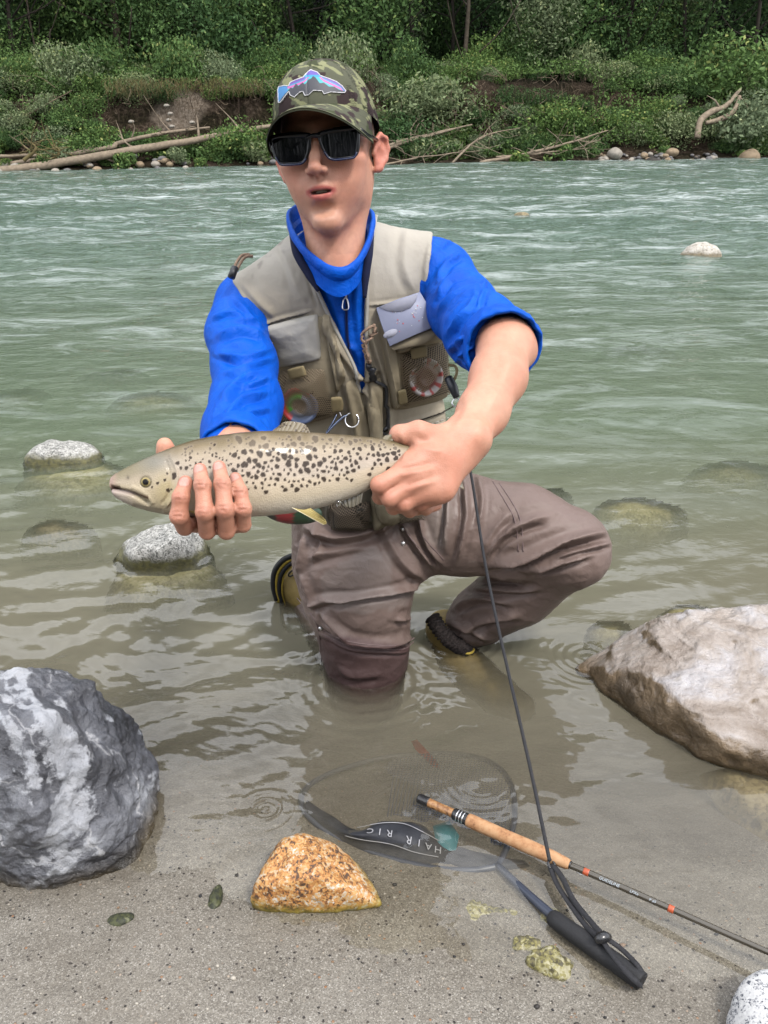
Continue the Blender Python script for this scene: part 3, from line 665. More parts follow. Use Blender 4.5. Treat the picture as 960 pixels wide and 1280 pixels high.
# ---------------------------------------------------------------- driftwood and fallen branches
def log_thing(name, px, rads, mt, label, t=1.0, cat='log', group=None, n=30, twigs=0):
    P = np.array([far_uv(u, v, t if len(q) == 0 else q[0]) for (u, v, *q) in px]); P = spline(P, n); P += .03 * np.column_stack([noise(P * 1.3 + k * 5) for k in range(3)])
    r = np.interp(np.linspace(0, 1, n), np.linspace(0, 1, len(rads)), rads)
    g = [tube_geo(P, r, 9)]
    for k in range(twigs):
        i = RS.randint(n // 4, n - 2); a = P[i]; d = RS.normal(size=3) * np.array([1, .5, .6]) + [0, 0, .35]; d /= np.linalg.norm(d); l = RS.uniform(.3, 1.1)
        q = spline([a, a + d * l * .5 + RS.normal(size=3) * .06, a + d * l + RS.normal(size=3) * .12], 7); g.append(tube_geo(q, np.linspace(r[i] * .5, .006, 7), 5))
    V, F = join_geo(g); o0 = P[0].copy(); o = mesh(name, V - o0, F, mt); o.location = o0; return tag(o, label, cat, group)
log_thing('driftwood_log', [(-25, 216, .3), (60, 206, .4), (150, 191, .6), (275, 169, 1.1), (345, 156, 1.5)], [.11, .12, .115, .09, .05], M_drift, 'long thick bleached log slanting up from the waterline at far left', twigs=9)
log_thing('driftwood_log', [(-10, 208, .9), (90, 193, .8), (140, 184, .8), (150, 178, .9), (215, 165, 1.1), (262, 160, 1.4)], [.07, .07, .065, .055, .03], M_drift, 'thinner pale log lying behind the thick slanting one', twigs=10)
log_thing('driftwood_log', [(-10, 195, .8), (60, 193, 1), (120, 184, 1)], [.05, .05, .02], M_drift, 'short thin pale branch above the two logs at the left edge', twigs=4)
log_thing('leaning_branch', [(2, 160, 2.5), (40, 140, 2.5), (65, 127, 2.5), (90, 112, 2.7)], [.045, .035, .02, .01], M_twig, 'bare leaning branch over the bushes at far left', cat='branch', twigs=3)
br = [([(430, 205, .5), (500, 180, .9), (590, 156, 1.3)], [.06, .05, .02], 'long pale branch just right of the head slanting up right'), ([(455, 190, .7), (520, 172, 1), (580, 158, 1.4)], [.05, .04, .01], 'upper thin pale branch right of the head'),
      ([(600, 203, .2), (655, 193, .4), (700, 182, .6), (760, 163, 1.1)], [.05, .045, .04, .015], 'forked pale branch lying at the waterline right of centre'), ([(620, 196, .4), (690, 190, .5), (745, 184, .7)], [.03, .025, .01], 'thin straight branch under the forked one'),
      ([(565, 204, .3), (590, 180, .7), (610, 168, 1), (650, 160, 1.2)], [.035, .03, .02, .01], 'arched dead branch in the brush pile'), ([(480, 205, .3), (530, 196, .5), (600, 188, .7)], [.03, .02, .01], 'low branch along the water under the brush pile')]
for px, rr_, lb in br: log_thing('fallen_branch', px, rr_, M_drift, lb, cat='branch', twigs=14)
log_thing('bent_trunk', [(872, 172, .6), (876, 150, .8), (890, 139, 1), (905, 134, 1.1), (925, 112, 1.6)], [.10, .10, .10, .08, .05], M_drift, 'bent pale trunk growing out of the bank at far right', cat='trunk', twigs=2)
log_thing('bent_trunk', [(882, 153, .8), (900, 149, 1), (915, 141, 1.1), (925, 120, 1.4)], [.06, .09, .08, .05], M_drift, 'second bent trunk crossing below the first at far right', cat='trunk')
for k in range(2):
    a = [(30, 200), (60, 205)][k]; log_thing('torn_root', [(a[0], a[1], .5), (a[0] + 15, a[1] - 14, .5), (a[0] + 5, a[1] - 24, .6)], [.06, .04, .01], M_straw, ['brown torn root standing on the log end at far left', 'brown torn root right of the first on the log'][k], cat='root', twigs=12)
# ---------------------------------------------------------------- cobbles on the far shore
D_, F_ = ico(3); cob = []
for k in range(4):
    V = D_ * (1 + .18 * fbm(D_, 1.2, 2, seed=k * 3)[:, None]) * np.array([1, .8, .62]); mt = [M_white2, None][0]
    me = mesh('cobble', V, F_, [simple('cobble_pale', lin(176, 168, 156), .8, .2, 3), simple('cobble_grey', lin(126, 124, 124), .8, .2, 3), simple('cobble_tan', lin(164, 144, 118), .8, .2, 3), simple('cobble_dark', lin(70, 66, 62), .8, .2, 3)][k]); cob.append(me.data); bpy.data.objects.remove(me)
def cobble(u, t, r, k, label, group=None, dz=.0, flat=1):
    p = far_p(u, t); o = bpy.data.objects.new('cobble', cob[k]); COL.objects.link(o); o.location = p + [0, 0, r * .25 + dz]; o.scale = (r, r, r * flat); o.rotation_euler = (RS.uniform(-.2, .2), 0, RS.uniform(0, 6)); tag(o, label, 'stone', group)
cobble(773, .5, .30, 0, 'large pale cobble on top of the pile at the far right shore', dz=.12); cobble(757, .2, .19, 0, 'pale cobble at the left end of the far right pile')
cobble(944, .2, .42, 2, 'big tan stone at the waterline near the right frame edge'); cobble(845, .6, .22, 2, 'round mossy-tan cobble right of the far shore pile', dz=.1); cobble(822, .1, .28, 3, 'dark flat stone at the waterline of the far right pile')
cobble(810, .5, .16, 2, 'reddish cobble amid the far right pile', dz=.08)
for k in range(95):
    u = RS.uniform(752, 850) if k % 3 else RS.uniform(870, 905); cobble(u, RS.uniform(-.05, .9), RS.uniform(.05, .13), RS.randint(4), 'small cobble in the pile on the far right shore', 'small cobbles on the far right shore', .03)
for k in range(110):
    u = [RS.uniform(-15, 75), RS.uniform(95, 240), RS.uniform(300, 480)][k % 3]; cobble(u, RS.uniform(-.1, 1.3), RS.uniform(.05, .16), RS.randint(3), 'pale cobble among many on the far left shore under the logs', 'cobbles on the far left shore', .02)
for (u, v) in [(213, 142), (211, 150), (215, 158), (164, 152), (208, 132), (240, 153)]:
    p = far_uv(u, v, 2.2); o = bpy.data.objects.new('cobble', cob[0]); COL.objects.link(o); o.location = p; o.scale = (.09, .09, .08); tag(o, 'pale stone stuck in the bare earth of the left bank', 'stone', 'stones stuck in the bare left bank')
# ---------------------------------------------------------------- trees
crowns = [foliage_mesh('crown', blob_cloud(11000, RS, (3.1, 3.1, 5.2), 16, .35), .26, RS, m) for m in (M_leafd, M_leafd, M_leaf, M_leafd)]
def tree(u, t, H, r, label, mt, lean=0.0, ci=0, low=False, group=None):
    H = H * 1.28
    p = far_p(u, t); root = empty('tree', p - [0, 0, .2]); tag(root, label, 'tree', group)
    r = r * RS.uniform(.55, .95); lean = lean * 2.2
    q = [np.zeros(3), np.array([lean * .12 + RS.normal() * .16, RS.normal() * .08, H * .10]), np.array([lean * .3 + RS.normal() * .22, RS.normal() * .12, H * .24]), np.array([lean * .7 + RS.normal() * .25, RS.normal() * .15, H * .55]), np.array([lean, 0, H * .92])]
    P = spline(q, 16); g = [tube_geo(P, np.linspace(r, r * .25, 16), 8)]
    for k in range(13):
        i = RS.randint(1, 14); d = RS.normal(size=3) * [1, 1, .3] + [0, 0, .5]; d /= np.linalg.norm(d); l = H * RS.uniform(.08, .2)
        g.append(tube_geo(spline([P[i], P[i] + d * l * .6, P[i] + d * l + [0, 0, l * .2]], 6), np.linspace(r * .35, .015, 6), 5))
    V, F = join_geo(g); V = V + np.array(root.location); mesh('trunk', V, F, mt, root)
    c = bpy.data.objects.new('crown', crowns[ci]); COL.objects.link(c); c.parent = root; c.location = (lean * .8, 0, H * .62); c.rotation_euler = (0, 0, RS.uniform(0, 6)); sc = H / 15.5; c.scale = (sc * 1.3, sc * 1.3, sc * 1.05)
TR = [(28, 6.0, 14, .10, 'slim dark tree at the far left of the wood edge'), (62, 6.5, 16, .05, 'thin pale-stemmed sapling left of the brown bank'), (163, 7.5, 17, .17, 'thick grey trunk standing above the bare left bank'),
      (190, 9.5, 18, .10, 'slim trunk right of the thick grey one'), (257, 8.5, 17, .11, 'slim pale trunk above the end of the bare bank'), (300, 7.2, 16, .08, 'leaning thin tree left of the cap'), (379, 7.5, 17, .09, 'straight trunk just above the cap'),
      (437, 8.5, 18, .13, 'dark trunk right above the cap brim side'), (520, 8.0, 17, .12, 'dark trunk in shade right of the head'), (562, 9.0, 16, .10, 'first of two close trunks right of centre'), (577, 6.4, 17, .11, 'pale brown trunk beside another right of centre'),
      (651, 7.0, 17, .10, 'light grey trunk in the gap right of centre'), (700, 8.5, 18, .15, 'shaded trunk before the dark evergreen hollow'), (770, 8.0, 17, .16, 'dark trunk in the black hollow of the wood'), (850, 8.0, 17, .14, 'trunk behind the bright bushes on the right'), (930, 6.5, 15, .12, 'tree at the right frame edge with pale low leaves')]
for k, (u, t, H, r, lb) in enumerate(TR): tree(u, t, H, r, lb, M_bark if k in (1, 2, 4, 10, 11) else M_barkd, RS.uniform(-.8, .8), k % 4)
for k in range(16):
    u = -420 + k * 22 if k < 8 else 1010 + (k - 8) * 60; tree(u if k >= 8 else -30 - k * 60, 7 + RS.uniform(0, 3), 16 + RS.uniform(0, 2), .13, 'tree of the wood beyond the edge of the view', M_barkd, 0, k % 4, group='trees beyond the sides of the view')
# low saplings filling the wood edge
sapl = [foliage_mesh('sapling_leaves', blob_cloud(3400, RS, (1.9, 1.7, 1.9), 14, .1), .12, RS, m) for m in (M_leafd, M_leaf, M_leafp)]
for k in range(54):
    u = RS.uniform(-60, 1020); t = RS.uniform(5.5, 12.5); p = far_p(u, t); o = bpy.data.objects.new('sapling', sapl[[0, 0, 0, 1, 0, 2, 0][k % 7]]); COL.objects.link(o); sc = RS.uniform(.7, 1.5); o.location = p + [0, 0, RS.uniform(.7, 3.2) * sc]; o.scale = (sc,) * 3; o.rotation_euler = (0, 0, RS.uniform(0, 6))
    tag(o, 'leafy sapling in the shaded undergrowth of the wood edge', 'sapling', 'saplings in the undergrowth of the wood edge')
n = 95000; s = RS.uniform(-40, 80, n); t = RS.uniform(11, 26, n); P = bank_p(s, t); P[:, 2] += RS.uniform(0, 1, n) * 19
V, F = leaf_geo(P, .5, RS); mesh('distant_wood', V, F, M_leafd, smooth=False, attrs={'rnd': np.repeat(RS.uniform(0, .8, n), 4)})['kind'] = 'stuff'

# ---------------------------------------------------------------- near side: unseen ground and wood added to darken what lenses and skin mirror
xx = np.linspace(-34, 34, 60); yy = np.linspace(-5, -40, 40); X, Y = np.meshgrid(xx, yy); Z = .12 + .22 * np.maximum(-Y - 7, 0) ** 1.0 + .3 * fbm(np.stack([X.ravel(), Y.ravel(), 0 * X.ravel()], -1), .2, 3).reshape(X.shape); Z = np.minimum(Z, 6) - .3 * (Y > -5.6)
mesh('unseen_near_bank', np.stack([X, Y, Z], -1).reshape(-1, 3), grid_faces(40, 60)[:, ::-1], simple('unseen_bank_soil', lin(60, 62, 40), .95, .3, 2))['kind'] = 'structure'
n = 42000; P = np.column_stack([RS.uniform(-32, 32, n), RS.uniform(-9, -19, n), np.zeros(n)]); P[:, 2] = .4 + RS.uniform(0, 1, n) ** .8 * (6.2 + 1.5 * noise(P * .3)); V, F = leaf_geo(P, .36, RS); mesh('unseen_wood_behind_viewer', V, F, M_leafd, smooth=False, attrs={'rnd': np.repeat(RS.uniform(0, .8, n), 4)})['kind'] = 'stuff'
# ================================================================ THE ANGLER
person = empty('person', (0, 1.55, -.1))
tag(person, 'young man in cap, sunglasses, blue jacket and tan fishing vest kneeling in the water', 'person')
# ---------------------------------------------------------------- head
HR = rot(z=-9) @ rot(y=-6.5) @ rot(x=-5)
_eye = W(394, 182, 1.235); HO = _eye - HR @ np.array([0, -.086, 0])
_ZA, _ZC = [-.3, -.114, -.0640, 0, .3], [-.3, -.112, -.0700, 0, .3]
def _sx(z): return 1 - .09 * sstep(-.015, -.085, z)
def canon(L_):
    """head coordinates to the generic head: this face is shorter and leaner below the eyes"""
    z = np.interp(L_[:, 2], _ZA, _ZC); return np.stack([L_[:, 0] / _sx(z), L_[:, 1], z], -1)
def hl(x, y, z): return HO + HR @ np.array([x * float(_sx(np.array(z))), y, np.interp(z, _ZC, _ZA)])
def head_sdf():
    s = Sdf()
    s.ell((0, .014, .024), (.073, .094, .080), k=.02)
    s.ell((0, -.030, -.022), (.0615, .058, .075), k=.02)
    s.ell((0, -.036, -.068), (.046, .046, .045), k=.022)
    for g in (-1, 1):
        s.chain([((g * .054, .012, -.040), .015), ((g * .0475, -.006, -.074), .013), ((g * .012, -.068, -.107), .012)], k=.022)
        s.ell((g * .044, -.056, -.024), (.021, .018, .015), k=.022)
        s.ell((g * .050, -.030, -.05), (.013, .03, .03), k=.02); s.ell((g * .032, -.052, -.060), (.022, .022, .028), k=.02)
    s.ell((0, -.074, -.105), (.018, .014, .015), k=.016)
    s.rc((-.042, -.066, .018), (0, -.080, .016), .013, .012, k=.02); s.rc((.042, -.066, .018), (0, -.080, .016), .013, .012, k=.02)
    s.ell((0, -.070, -.064), (.027, .021, .024), k=.018)
    # eye sockets and closed lids (behind the dark lenses)
    for g in (-1, 1): s.ell((g * .032, -.090, .0), (.017, .012, .010), k=.010, mode='sub')
    for g in (-1, 1): s.ell((g * .032, -.070, -.001), (.0125, .0125, .0115), k=.004)
    # nose
    s.chain([((0, -.084, .010), .0075), ((0, -.097, -.014), .0078), ((0, -.108, -.032), .0088)], k=.010)
    s.ell((0, -.1085, -.036), (.0095, .0085, .008), k=.006)
    for g in (-1, 1): s.ell((g * .0115, -.0965, -.0385), (.0072, .0095, .0070), k=.006)
    s.rc((0, -.104, -.042), (0, -.090, -.049), .0045, .0045, k=.005)
    for g in (-1, 1): s.ell((g * .0068, -.1015, -.0455), (.0038, .0055, .0034), k=.002, mode='sub')
    # lips round a slightly open mouth
    s.rc((0, -.090, -.052), (0, -.0915, -.060), .0025, .003, k=.006)
    for g in (-1, 1):
        s.chain([((0, -.0900, -.0645), .0024), ((g * .008, -.0896, -.0632), .0028), ((g * .019, -.0825, -.0664), .0022), ((g * .0280, -.0745, -.0698), .0010)], k=.007)
        s.chain([((0, -.0870, -.0768), .0034), ((g * .010, -.0857, -.0762), .0031), ((g * .021, -.0790, -.0730), .0020), ((g * .0280, -.0745, -.0702), .0010)], k=.007)
    s.ell((0, -.0925, -.0708), (.0200, .012, .0026), k=.002, mode='sub')
    s.ell((0, -.084, -.092), (.018, .008, .006), k=.012, mode='sub')
    # ears
    for g in (-1, 1):
        eR = rot(z=-g * 26) @ rot(x=-8); c = np.array([g * .0735, .010, -.014])
        E = lambda x, y, z: c + eR @ np.array([g * x, y, z])
        s.ell(E(.004, .006, -.002), (.0042, .0165, .028), eR, k=.006)
        s.chain([(E(.004, -.010, -.004), .0032), (E(.006, -.008, .016), .0034), (E(.008, .003, .027), .0036), (E(.009, .016, .023), .0038), (E(.009, .022, .008), .0036), (E(.008, .018, -.010), .0034), (E(.005, .008, -.026), .0050), (E(.003, .0, -.028), .0048)], k=.004)
        s.ell(E(.009, .004, -.004), (.006, .0085, .012), eR, k=.004, mode='sub')
        s.ell(E(.010, .010, .014), (.0045, .0055, .008), eR, k=.003, mode='sub')
    return s
HEAD = place(head_sdf(), HO, HR, canon)
neck0, neck1 = hl(0, .022, -.045), W(420, 318, 1.37)
NECK = Sdf().rc(neck0, neck1, .053, .047, k=.02).rc(hl(0, -.040, -.112), neck1 + np.array([-.004, -.045, -.01]), .016, .012, k=.025)
for g in (-1, 1): NECK.rc(hl(g * .052, .02, -.06), neck1 + np.array([g * .018, -.048, -.03]), .011, .010, k=.02)
# ---------------------------------------------------------------- arms and hands
aR = [(W(308, 390, 1.475), .030), (W(304, 440, 1.41), .033), (W(303, 515, 1.30), .038), (W(298, 555, 1.22), .038), (W(290, 595, 1.10), .031), (W(282, 620, 1.04), .024)]
aL = [(W(548, 352, 1.48), .030), (W(590, 396, 1.36), .038), (W(632, 432, 1.20), .0385), (W(623, 472, 1.150), .0365), (W(604, 515, 1.105), .0310), (W(580, 550, 1.06), .0275), (W(567, 562, 1.045), .0255)]
ARM = Sdf().chain(aR, k=.02).chain(aL, k=.02).rc(W(652, 440, 1.215), W(638, 425, 1.22), .020, .028, k=.02).rc(W(590, 545, 1.04), W(594, 548, 1.045), .017, .017, k=.02)
HANDR, HANDL = Sdf(), Sdf()
def finger(h, J, k=.0035, kn=1.0):
    J = [(p, r * .96) for p, r in J]; h.chain(J, k=.0022)
    for (p, r) in J[1:3]: h.ell(p, (r * 1.0 * kn,) * 3, k=.004)
fR = [ # tip, distal joint, middle joint, bend, knuckle
 [(W(232, 603, .912), .0084), (W(226, 622, .903), .0094), (W(224, 645, .906), .0102), (W(231, 659, .928), .0100), (W(243, 652, .975), .0100)],
 [(W(250, 587, .914), .0080), (W(253, 606, .900), .0091), (W(256, 640, .897), .0100), (W(259, 664, .922), .0099), (W(262, 656, .972), .0100)],
 [(W(274, 584, .918), .0080), (W(278, 605, .903), .0091), (W(281, 637, .899), .0100), (W(283, 664, .923), .0099), (W(282, 656, .975), .0100)],
 [(W(294, 598, .926), .0075), (W(300, 615, .912), .0084), (W(304, 636, .909), .0092), (W(304, 656, .928), .0092), (W(299, 652, .978), .0095)]]
for J in fR: finger(HANDR, J)
palmR = W(280, 622, 1.03)
for J in fR: HANDR.rc(J[-1][0], palmR + (J[-1][0] - palmR) * .25, .0105, .018, k=.012)
HANDR.chain([(W(206, 557, .985), .0098), (W(208, 566, .990), .0108), (W(216, 592, 1.0), .0108), (W(240, 622, 1.01), .015), (W(268, 630, 1.025), .019)], k=.006)
fL = [
 [(W(514, 584, 1.000), .0135), (W(474, 606, .980), .0103), (W(475, 621, 1.005), .0090), (W(492, 624, 1.04), .0082)],
 [(W(522, 602, .998), .0132), (W(487, 623, .987), .0100), (W(492, 634, 1.015), .0090), (W(510, 634, 1.05), .0080)],
 [(W(536, 612, 1.004), .0128), (W(505, 630, .997), .0096), (W(512, 638, 1.03), .0086), (W(528, 636, 1.06), .0078)],
 [(W(553, 612, 1.014), .0120), (W(526, 630, 1.012), .0086), (W(532, 636, 1.04), .0078), (W(546, 632, 1.065), .0070)]]
for J in fL: finger(HANDL, J, kn=1.04)
wL = W(567, 562, 1.045)
for J, o in zip(fL, (-.5, -.15, .2, .5)): HANDL.rc(J[0][0], wL + np.array([o * .012, 0, -o * .022]), .0125, .019, k=.018)
HANDL.ell(W(540, 582, 1.015), (.030, .014, .030), k=.02)
HANDL.chain([(W(560, 552, 1.04), .019), (W(523, 541, 1.012), .0135), (W(499, 543, 1.010), .0100), (W(489, 556, 1.045), .0088)], k=.010)
TORSO = Sdf()
TORSO.rc(W(322, 380, 1.46), W(420, 340, 1.48), .045, .068, k=.03).rc(W(420, 340, 1.48), W(532, 338, 1.48), .068, .050, k=.04)
TORSO.ell(WY(436, 415, 1.545), (.152, .108, .165), rot(y=3), k=.05).ell(WY(455, 530, 1.585), (.148, .105, .16), k=.05).ell(WY(468, 625, 1.61), (.155, .115, .12), k=.05)
TRUNK = Sdf()
for fn, c, r, k, mode in TORSO.ops: TRUNK.ops.append(((lambda P, f=fn: f(P) + .022), c, r, k, mode))
BODY = merged(HEAD, NECK, TRUNK, ARM, HANDR, HANDL)
CH = W(400, 200, 1.3)
def body_field(P):
    d = BODY(P); return d
# blocks far from a limb skip its ops
def fast(sdf, P, pad=.075):
    c = (P.min(0) + P.max(0)) / 2; R = np.linalg.norm(P.max(0) - c)
    ops = [o for o in sdf.ops if np.linalg.norm(o[1] - c) < R + o[2] + pad]
    if not ops: return np.full(len(P), .2)
    return sdf(P, ops)
def fieldify(sdf, chunk=729, t=0.0, post=None):
    def f(P):
        if len(P) % chunk == 0 and len(P) <= 96 * chunk:
            d = np.concatenate([fast(sdf, P[i:i + chunk]) for i in range(0, len(P), chunk)])
        else: d = sdf(P)
        d = d - t
        return post(P, d) if post else d
    return f
def bounds(sdf, pad=.02):
    lo = np.min([o[1] - o[2] for o in sdf.ops if o[4] == 'add'], 0) - pad; hi = np.max([o[1] + o[2] for o in sdf.ops if o[4] == 'add'], 0) + pad; return lo, hi

def build_body():
    # clothes hide the trunk: leave out what lies well inside jacket and waders
    f = fieldify(BODY); lo, hi = bounds(BODY); V, F = extract(f, lo, hi, .0022)
    V = relax(V, F, 1, .35); N = vnormals(V, F)
    L_ = canon((V - HO) @ HR); face = (np.linalg.norm(L_, axis=1) < .165)
    # albedo
    base = np.array(lin(244, 178, 148)); C = np.tile(base, (len(V), 1)); n = fbm(V, 30, 4)[:, None]; n5 = fbm(V, 140, 3)[:, None]; C *= 1 + .10 * n + .07 * fbm(V, 9, 2)[:, None] + .05 * n5; C *= 1 + np.array([.02, -.08, -.10]) * np.clip(fbm(V, 18, 3, seed=3)[:, None] * 2, -1, 1)
    def blend(mask, col, a=1.0):
        m = (np.clip(mask, 0, 1) * a)[:, None]; C[:] = C * (1 - m) + np.array(col) * m
    x, y, z = L_.T
    def g(cx, cy, cz, r): return np.exp(-(((x - cx) / r[0]) ** 2 + ((y - cy) / r[1]) ** 2 + ((z - cz) / r[2]) ** 2)) * face
    blend(g(.045, -.06, -.03, (.022, .04, .018)) + g(-.045, -.06, -.03, (.022, .04, .018)), lin(214, 134, 112), .40)
    blend(g(0, -.105, -.035, (.014, .03, .014)), lin(216, 138, 118), .5)
    blend(((np.abs(x) > .074) & face).astype(float), lin(224, 128, 108), .65)
    beard = sstep(-.045, -.07, z) * sstep(.02, -.03, y) * face * (1 - g(0, -.09, -.07, (.02, .03, .010)))
    blend(beard * np.clip(.5 + .9 * n5[:, 0], 0, 1), lin(120, 94, 84), .26)
    blend(g(0, -.092, -.055, (.018, .012, .007)), lin(120, 86, 72), .28)
    lipu = np.exp(-((z + .0640 - .004 * (np.abs(x) / .02) ** 2 * -1 - 0) / .0027) ** 2) * sstep(.028, .023, np.abs(x)) * (y < -.068) * face
    lipl = np.exp(-((z + .0775 - .006 * (np.abs(x) / .02) ** 2) / .0042) ** 2) * sstep(.028, .021, np.abs(x)) * (y < -.068) * face
    blend(np.maximum(lipu, lipl) * 1.4, lin(206, 96, 96), .8)
    blend(((np.abs(x) < .0175) & (np.abs(z + .0705) < .0028) & (y > -.0885) & (y < -.06) & face).astype(float), lin(84, 30, 28), .9)
    blend(np.exp(-(((np.abs(x) - .030) / .017) ** 2) ** 2) * np.exp(-((z - .0165) / .0045) ** 2) * (y < -.05) * face, lin(58, 40, 30), .75)
    hair = (face & (y > -.035) & (np.abs(x) > .05) & (np.abs(x) < .0745)).astype(float) * sstep(-.035, -.015, y + .2 * n[:, 0] * .05) * sstep(-.022, -.002, z + .012 * n5[:, 0]); blend(hair, lin(60, 44, 34), .75)
    # knuckles, nails
    for J in fR:
        tip, dip = J[0][0], J[1][0]; dirn = (tip - dip) / np.linalg.norm(tip - dip)
        c = tip - Fv * J[0][1] * .8 - dirn * .0005; q = V - c; al = q @ dirn; ac = q - al[:, None] * dirn; nl = sstep(1.0, .82, np.sqrt((al / .0068) ** 2 + (np.linalg.norm(ac, axis=1) / .0062) ** 2) )
        rim = sstep(1.25, 1.05, np.sqrt((al / .0068) ** 2 + (np.linalg.norm(ac, axis=1) / .0062) ** 2)) - nl; blend(np.clip(rim, 0, 1), lin(170, 92, 76), .45); blend(nl, lin(252, 206, 196), .95); blend(nl * sstep(.0035, .0052, al), lin(250, 236, 224), .8)
        for Q in (J[1][0], J[2][0]): blend(np.exp(-(np.linalg.norm(V - (Q - Fv * .008), axis=1) / .0075) ** 2), lin(176, 92, 74), .5)
        blend(np.exp(-(np.linalg.norm(V - tip, axis=1) / .011) ** 2), lin(226, 140, 122), .5)
    for J in fL:
        for Q in (J[0][0], J[1][0]): blend(np.exp(-(np.linalg.norm(V - (Q - Fv * .006), axis=1) / .010) ** 2), lin(206, 118, 96), .45)
    hd = np.minimum(np.linalg.norm(V - W(265, 640, .95), axis=1), np.linalg.norm(V - W(520, 600, 1.0), axis=1)); blend(sstep(.12, .03, hd), lin(210, 142, 116), .45)
    for J in fR:
        for Q in (J[1][0], J[2][0]):
            uu, vv, _ = proj(Q); sp_ = [([(uu - 11, vv + o_), (uu, vv + o_ - 1.2), (uu + 11, vv + o_)], 1.3, -.0009) for o_ in (-3.2, 0, 3.0)]; V = folds(V, N, sp_)
    # nail relief and tendons on the back of the hand
    V = folds(V, N, [([(545, 585), (512, 592), (498, 594)], 5, .0014), ([(548, 600), (522, 608), (505, 614)], 4, .0012), ([(556, 566), (530, 560), (510, 548)], 6, .0012),
                     ([(500, 540), (507, 560), (503, 580)], 4, .0010), ([(590, 500), (575, 530), (560, 548)], 8, .0015), ([(640, 440), (628, 480), (606, 520)], 10, .0012)])
    m = MT('skin'); c = m.attr('Col'); fine = m.noise(260, 3); c = m.mix(.16, c, m.mix(1.0, c, m.ramp(m.noise(90, 5), [(.3, (.62, .50, .48)), (.7, (1.25, 1.25, 1.25))]), 'MULTIPLY'))
    m.set(color=c, rough=.5, sss=.12, spec=.35, normal=m.bump(m.math('ADD', m.math('ADD', fine, m.math('MULTIPLY', m.vor(700), .7)), m.noise(60, 3)), .35, .0010)); m.b.inputs['Subsurface Radius'].default_value = (.012, .005, .003); m.b.inputs['Subsurface Scale'].default_value = .5
    return mesh('body', V, F, m.m, person, cols=C)
build_body()
# teeth
def small(name, sdf, mt, h, parent=None, relaxn=1, cols=None):
    lo, hi = bounds(sdf, .004); V, F = extract(lambda P: sdf(P), lo, hi, h, margin=1.6); V = relax(V, F, relaxn, .4); return mesh(name, V, F, mt, parent or person, cols=cols)
ts = Sdf()
for k in range(-3, 4):
    a = (k - .0) * .0072; ts.box(hl(a, -.0820 + a * a * 16, -.0675), (.0034, .0022, .0042), HR, .0012, k=.0004)
small('teeth', ts, simple('tooth_enamel', lin(255, 250, 238), .25), .0008)

# ---------------------------------------------------------------- jacket
def build_jacket():
    s = Sdf(); s.ops += TORSO.ops
    s.chain([(W(306, 380, 1.47), .046), (W(296, 415, 1.43), .043), (W(306, 455, 1.38), .0435), (W(308, 505, 1.32), .0465), (W(300, 540, 1.27), .0485), (W(297, 566, 1.22), .0475)], k=.02)
    s.chain([(W(556, 346, 1.49), .048), (W(578, 387, 1.40), .0455), (W(602, 414, 1.30), .0475), (W(621, 432, 1.225), .0485)], k=.03)
    ax = aR[3][0] - aR[2][0]
    def post(P, d):
        # neck hole, open cuffs, belly ends under the waders
        nk = np.linalg.norm(P - neck1 - np.array([0, .0, .125]), axis=1) - .062; d = np.maximum(d, -nk); d = np.maximum(d, proj(P)[1] / 900 - 600 / 900.) if True else d
        for a, b, cut in ((W(303, 520, 1.31), W(294, 575, 1.17), .92), (W(600, 400, 1.30), W(640, 442, 1.165), .66)):
            t = (b - a) / np.linalg.norm(b - a); L0 = np.linalg.norm(b - a); q = (P - a) @ t; r = np.linalg.norm((P - a) - q[:, None] * t, axis=1)
            d = np.maximum(d, np.where((r < .09) & (q > 0) & (q < L0 * 2), q - L0 * cut, -1))
        return d
    V, F = extract(fieldify(s, t=.0075, post=post), *bounds(s, .02), .0028); V = relax(V, F, 2, .5); N = vnormals(V, F)
    V = V + N * (.0007 * fbm(V * [1, 1, 1.6], 22, 3, ridge=True) + .0035 * fbm(V, 9, 2))[:, None]; N = vnormals(V, F)
    V = folds(V, N, [
        ([(268, 424), (300, 412), (335, 420)], 5, .0060), ([(270, 442), (305, 447), (338, 436)], 5, .0055), ([(290, 398), (315, 400), (332, 412)], 4, .004), ([(275, 470), (300, 462), (322, 452), (340, 448)], 5, .0055),
        ([(275, 505), (288, 488), (305, 470), (325, 462)], 6, .0060), ([(278, 528), (300, 500), (320, 494), (338, 490)], 5, .005), ([(300, 482), (318, 478), (338, 472)], 4, .004), ([(300, 520), (322, 514), (338, 512)], 4, .004),
        ([(262, 400), (285, 390), (310, 395)], 4, .003), ([(290, 372), (308, 388), (318, 406)], 4, .003),
        ([(545, 350), (560, 328), (580, 316)], 4, .0045), ([(545, 372), (562, 348), (592, 338)], 4, .0045), ([(545, 392), (572, 366), (605, 358)], 5, .005), ([(556, 420), (580, 396), (600, 382)], 4, .004),
        ([(560, 440), (576, 426), (592, 420)], 5, .006), ([(566, 410), (590, 378), (596, 350)], 4, .004), ([(596, 384), (604, 360), (606, 346)], 4, .0045), ([(550, 312), (560, 302), (572, 300)], 3, .003), ([(565, 460), (580, 440), (596, 430)], 4, .005),
        ([(400, 352), (416, 380), (430, 420)], 5, .003), ([(448, 345), (446, 380), (450, 430)], 5, .003), ([(430, 430), (445, 440), (452, 460)], 4, .003)])
    return V, F
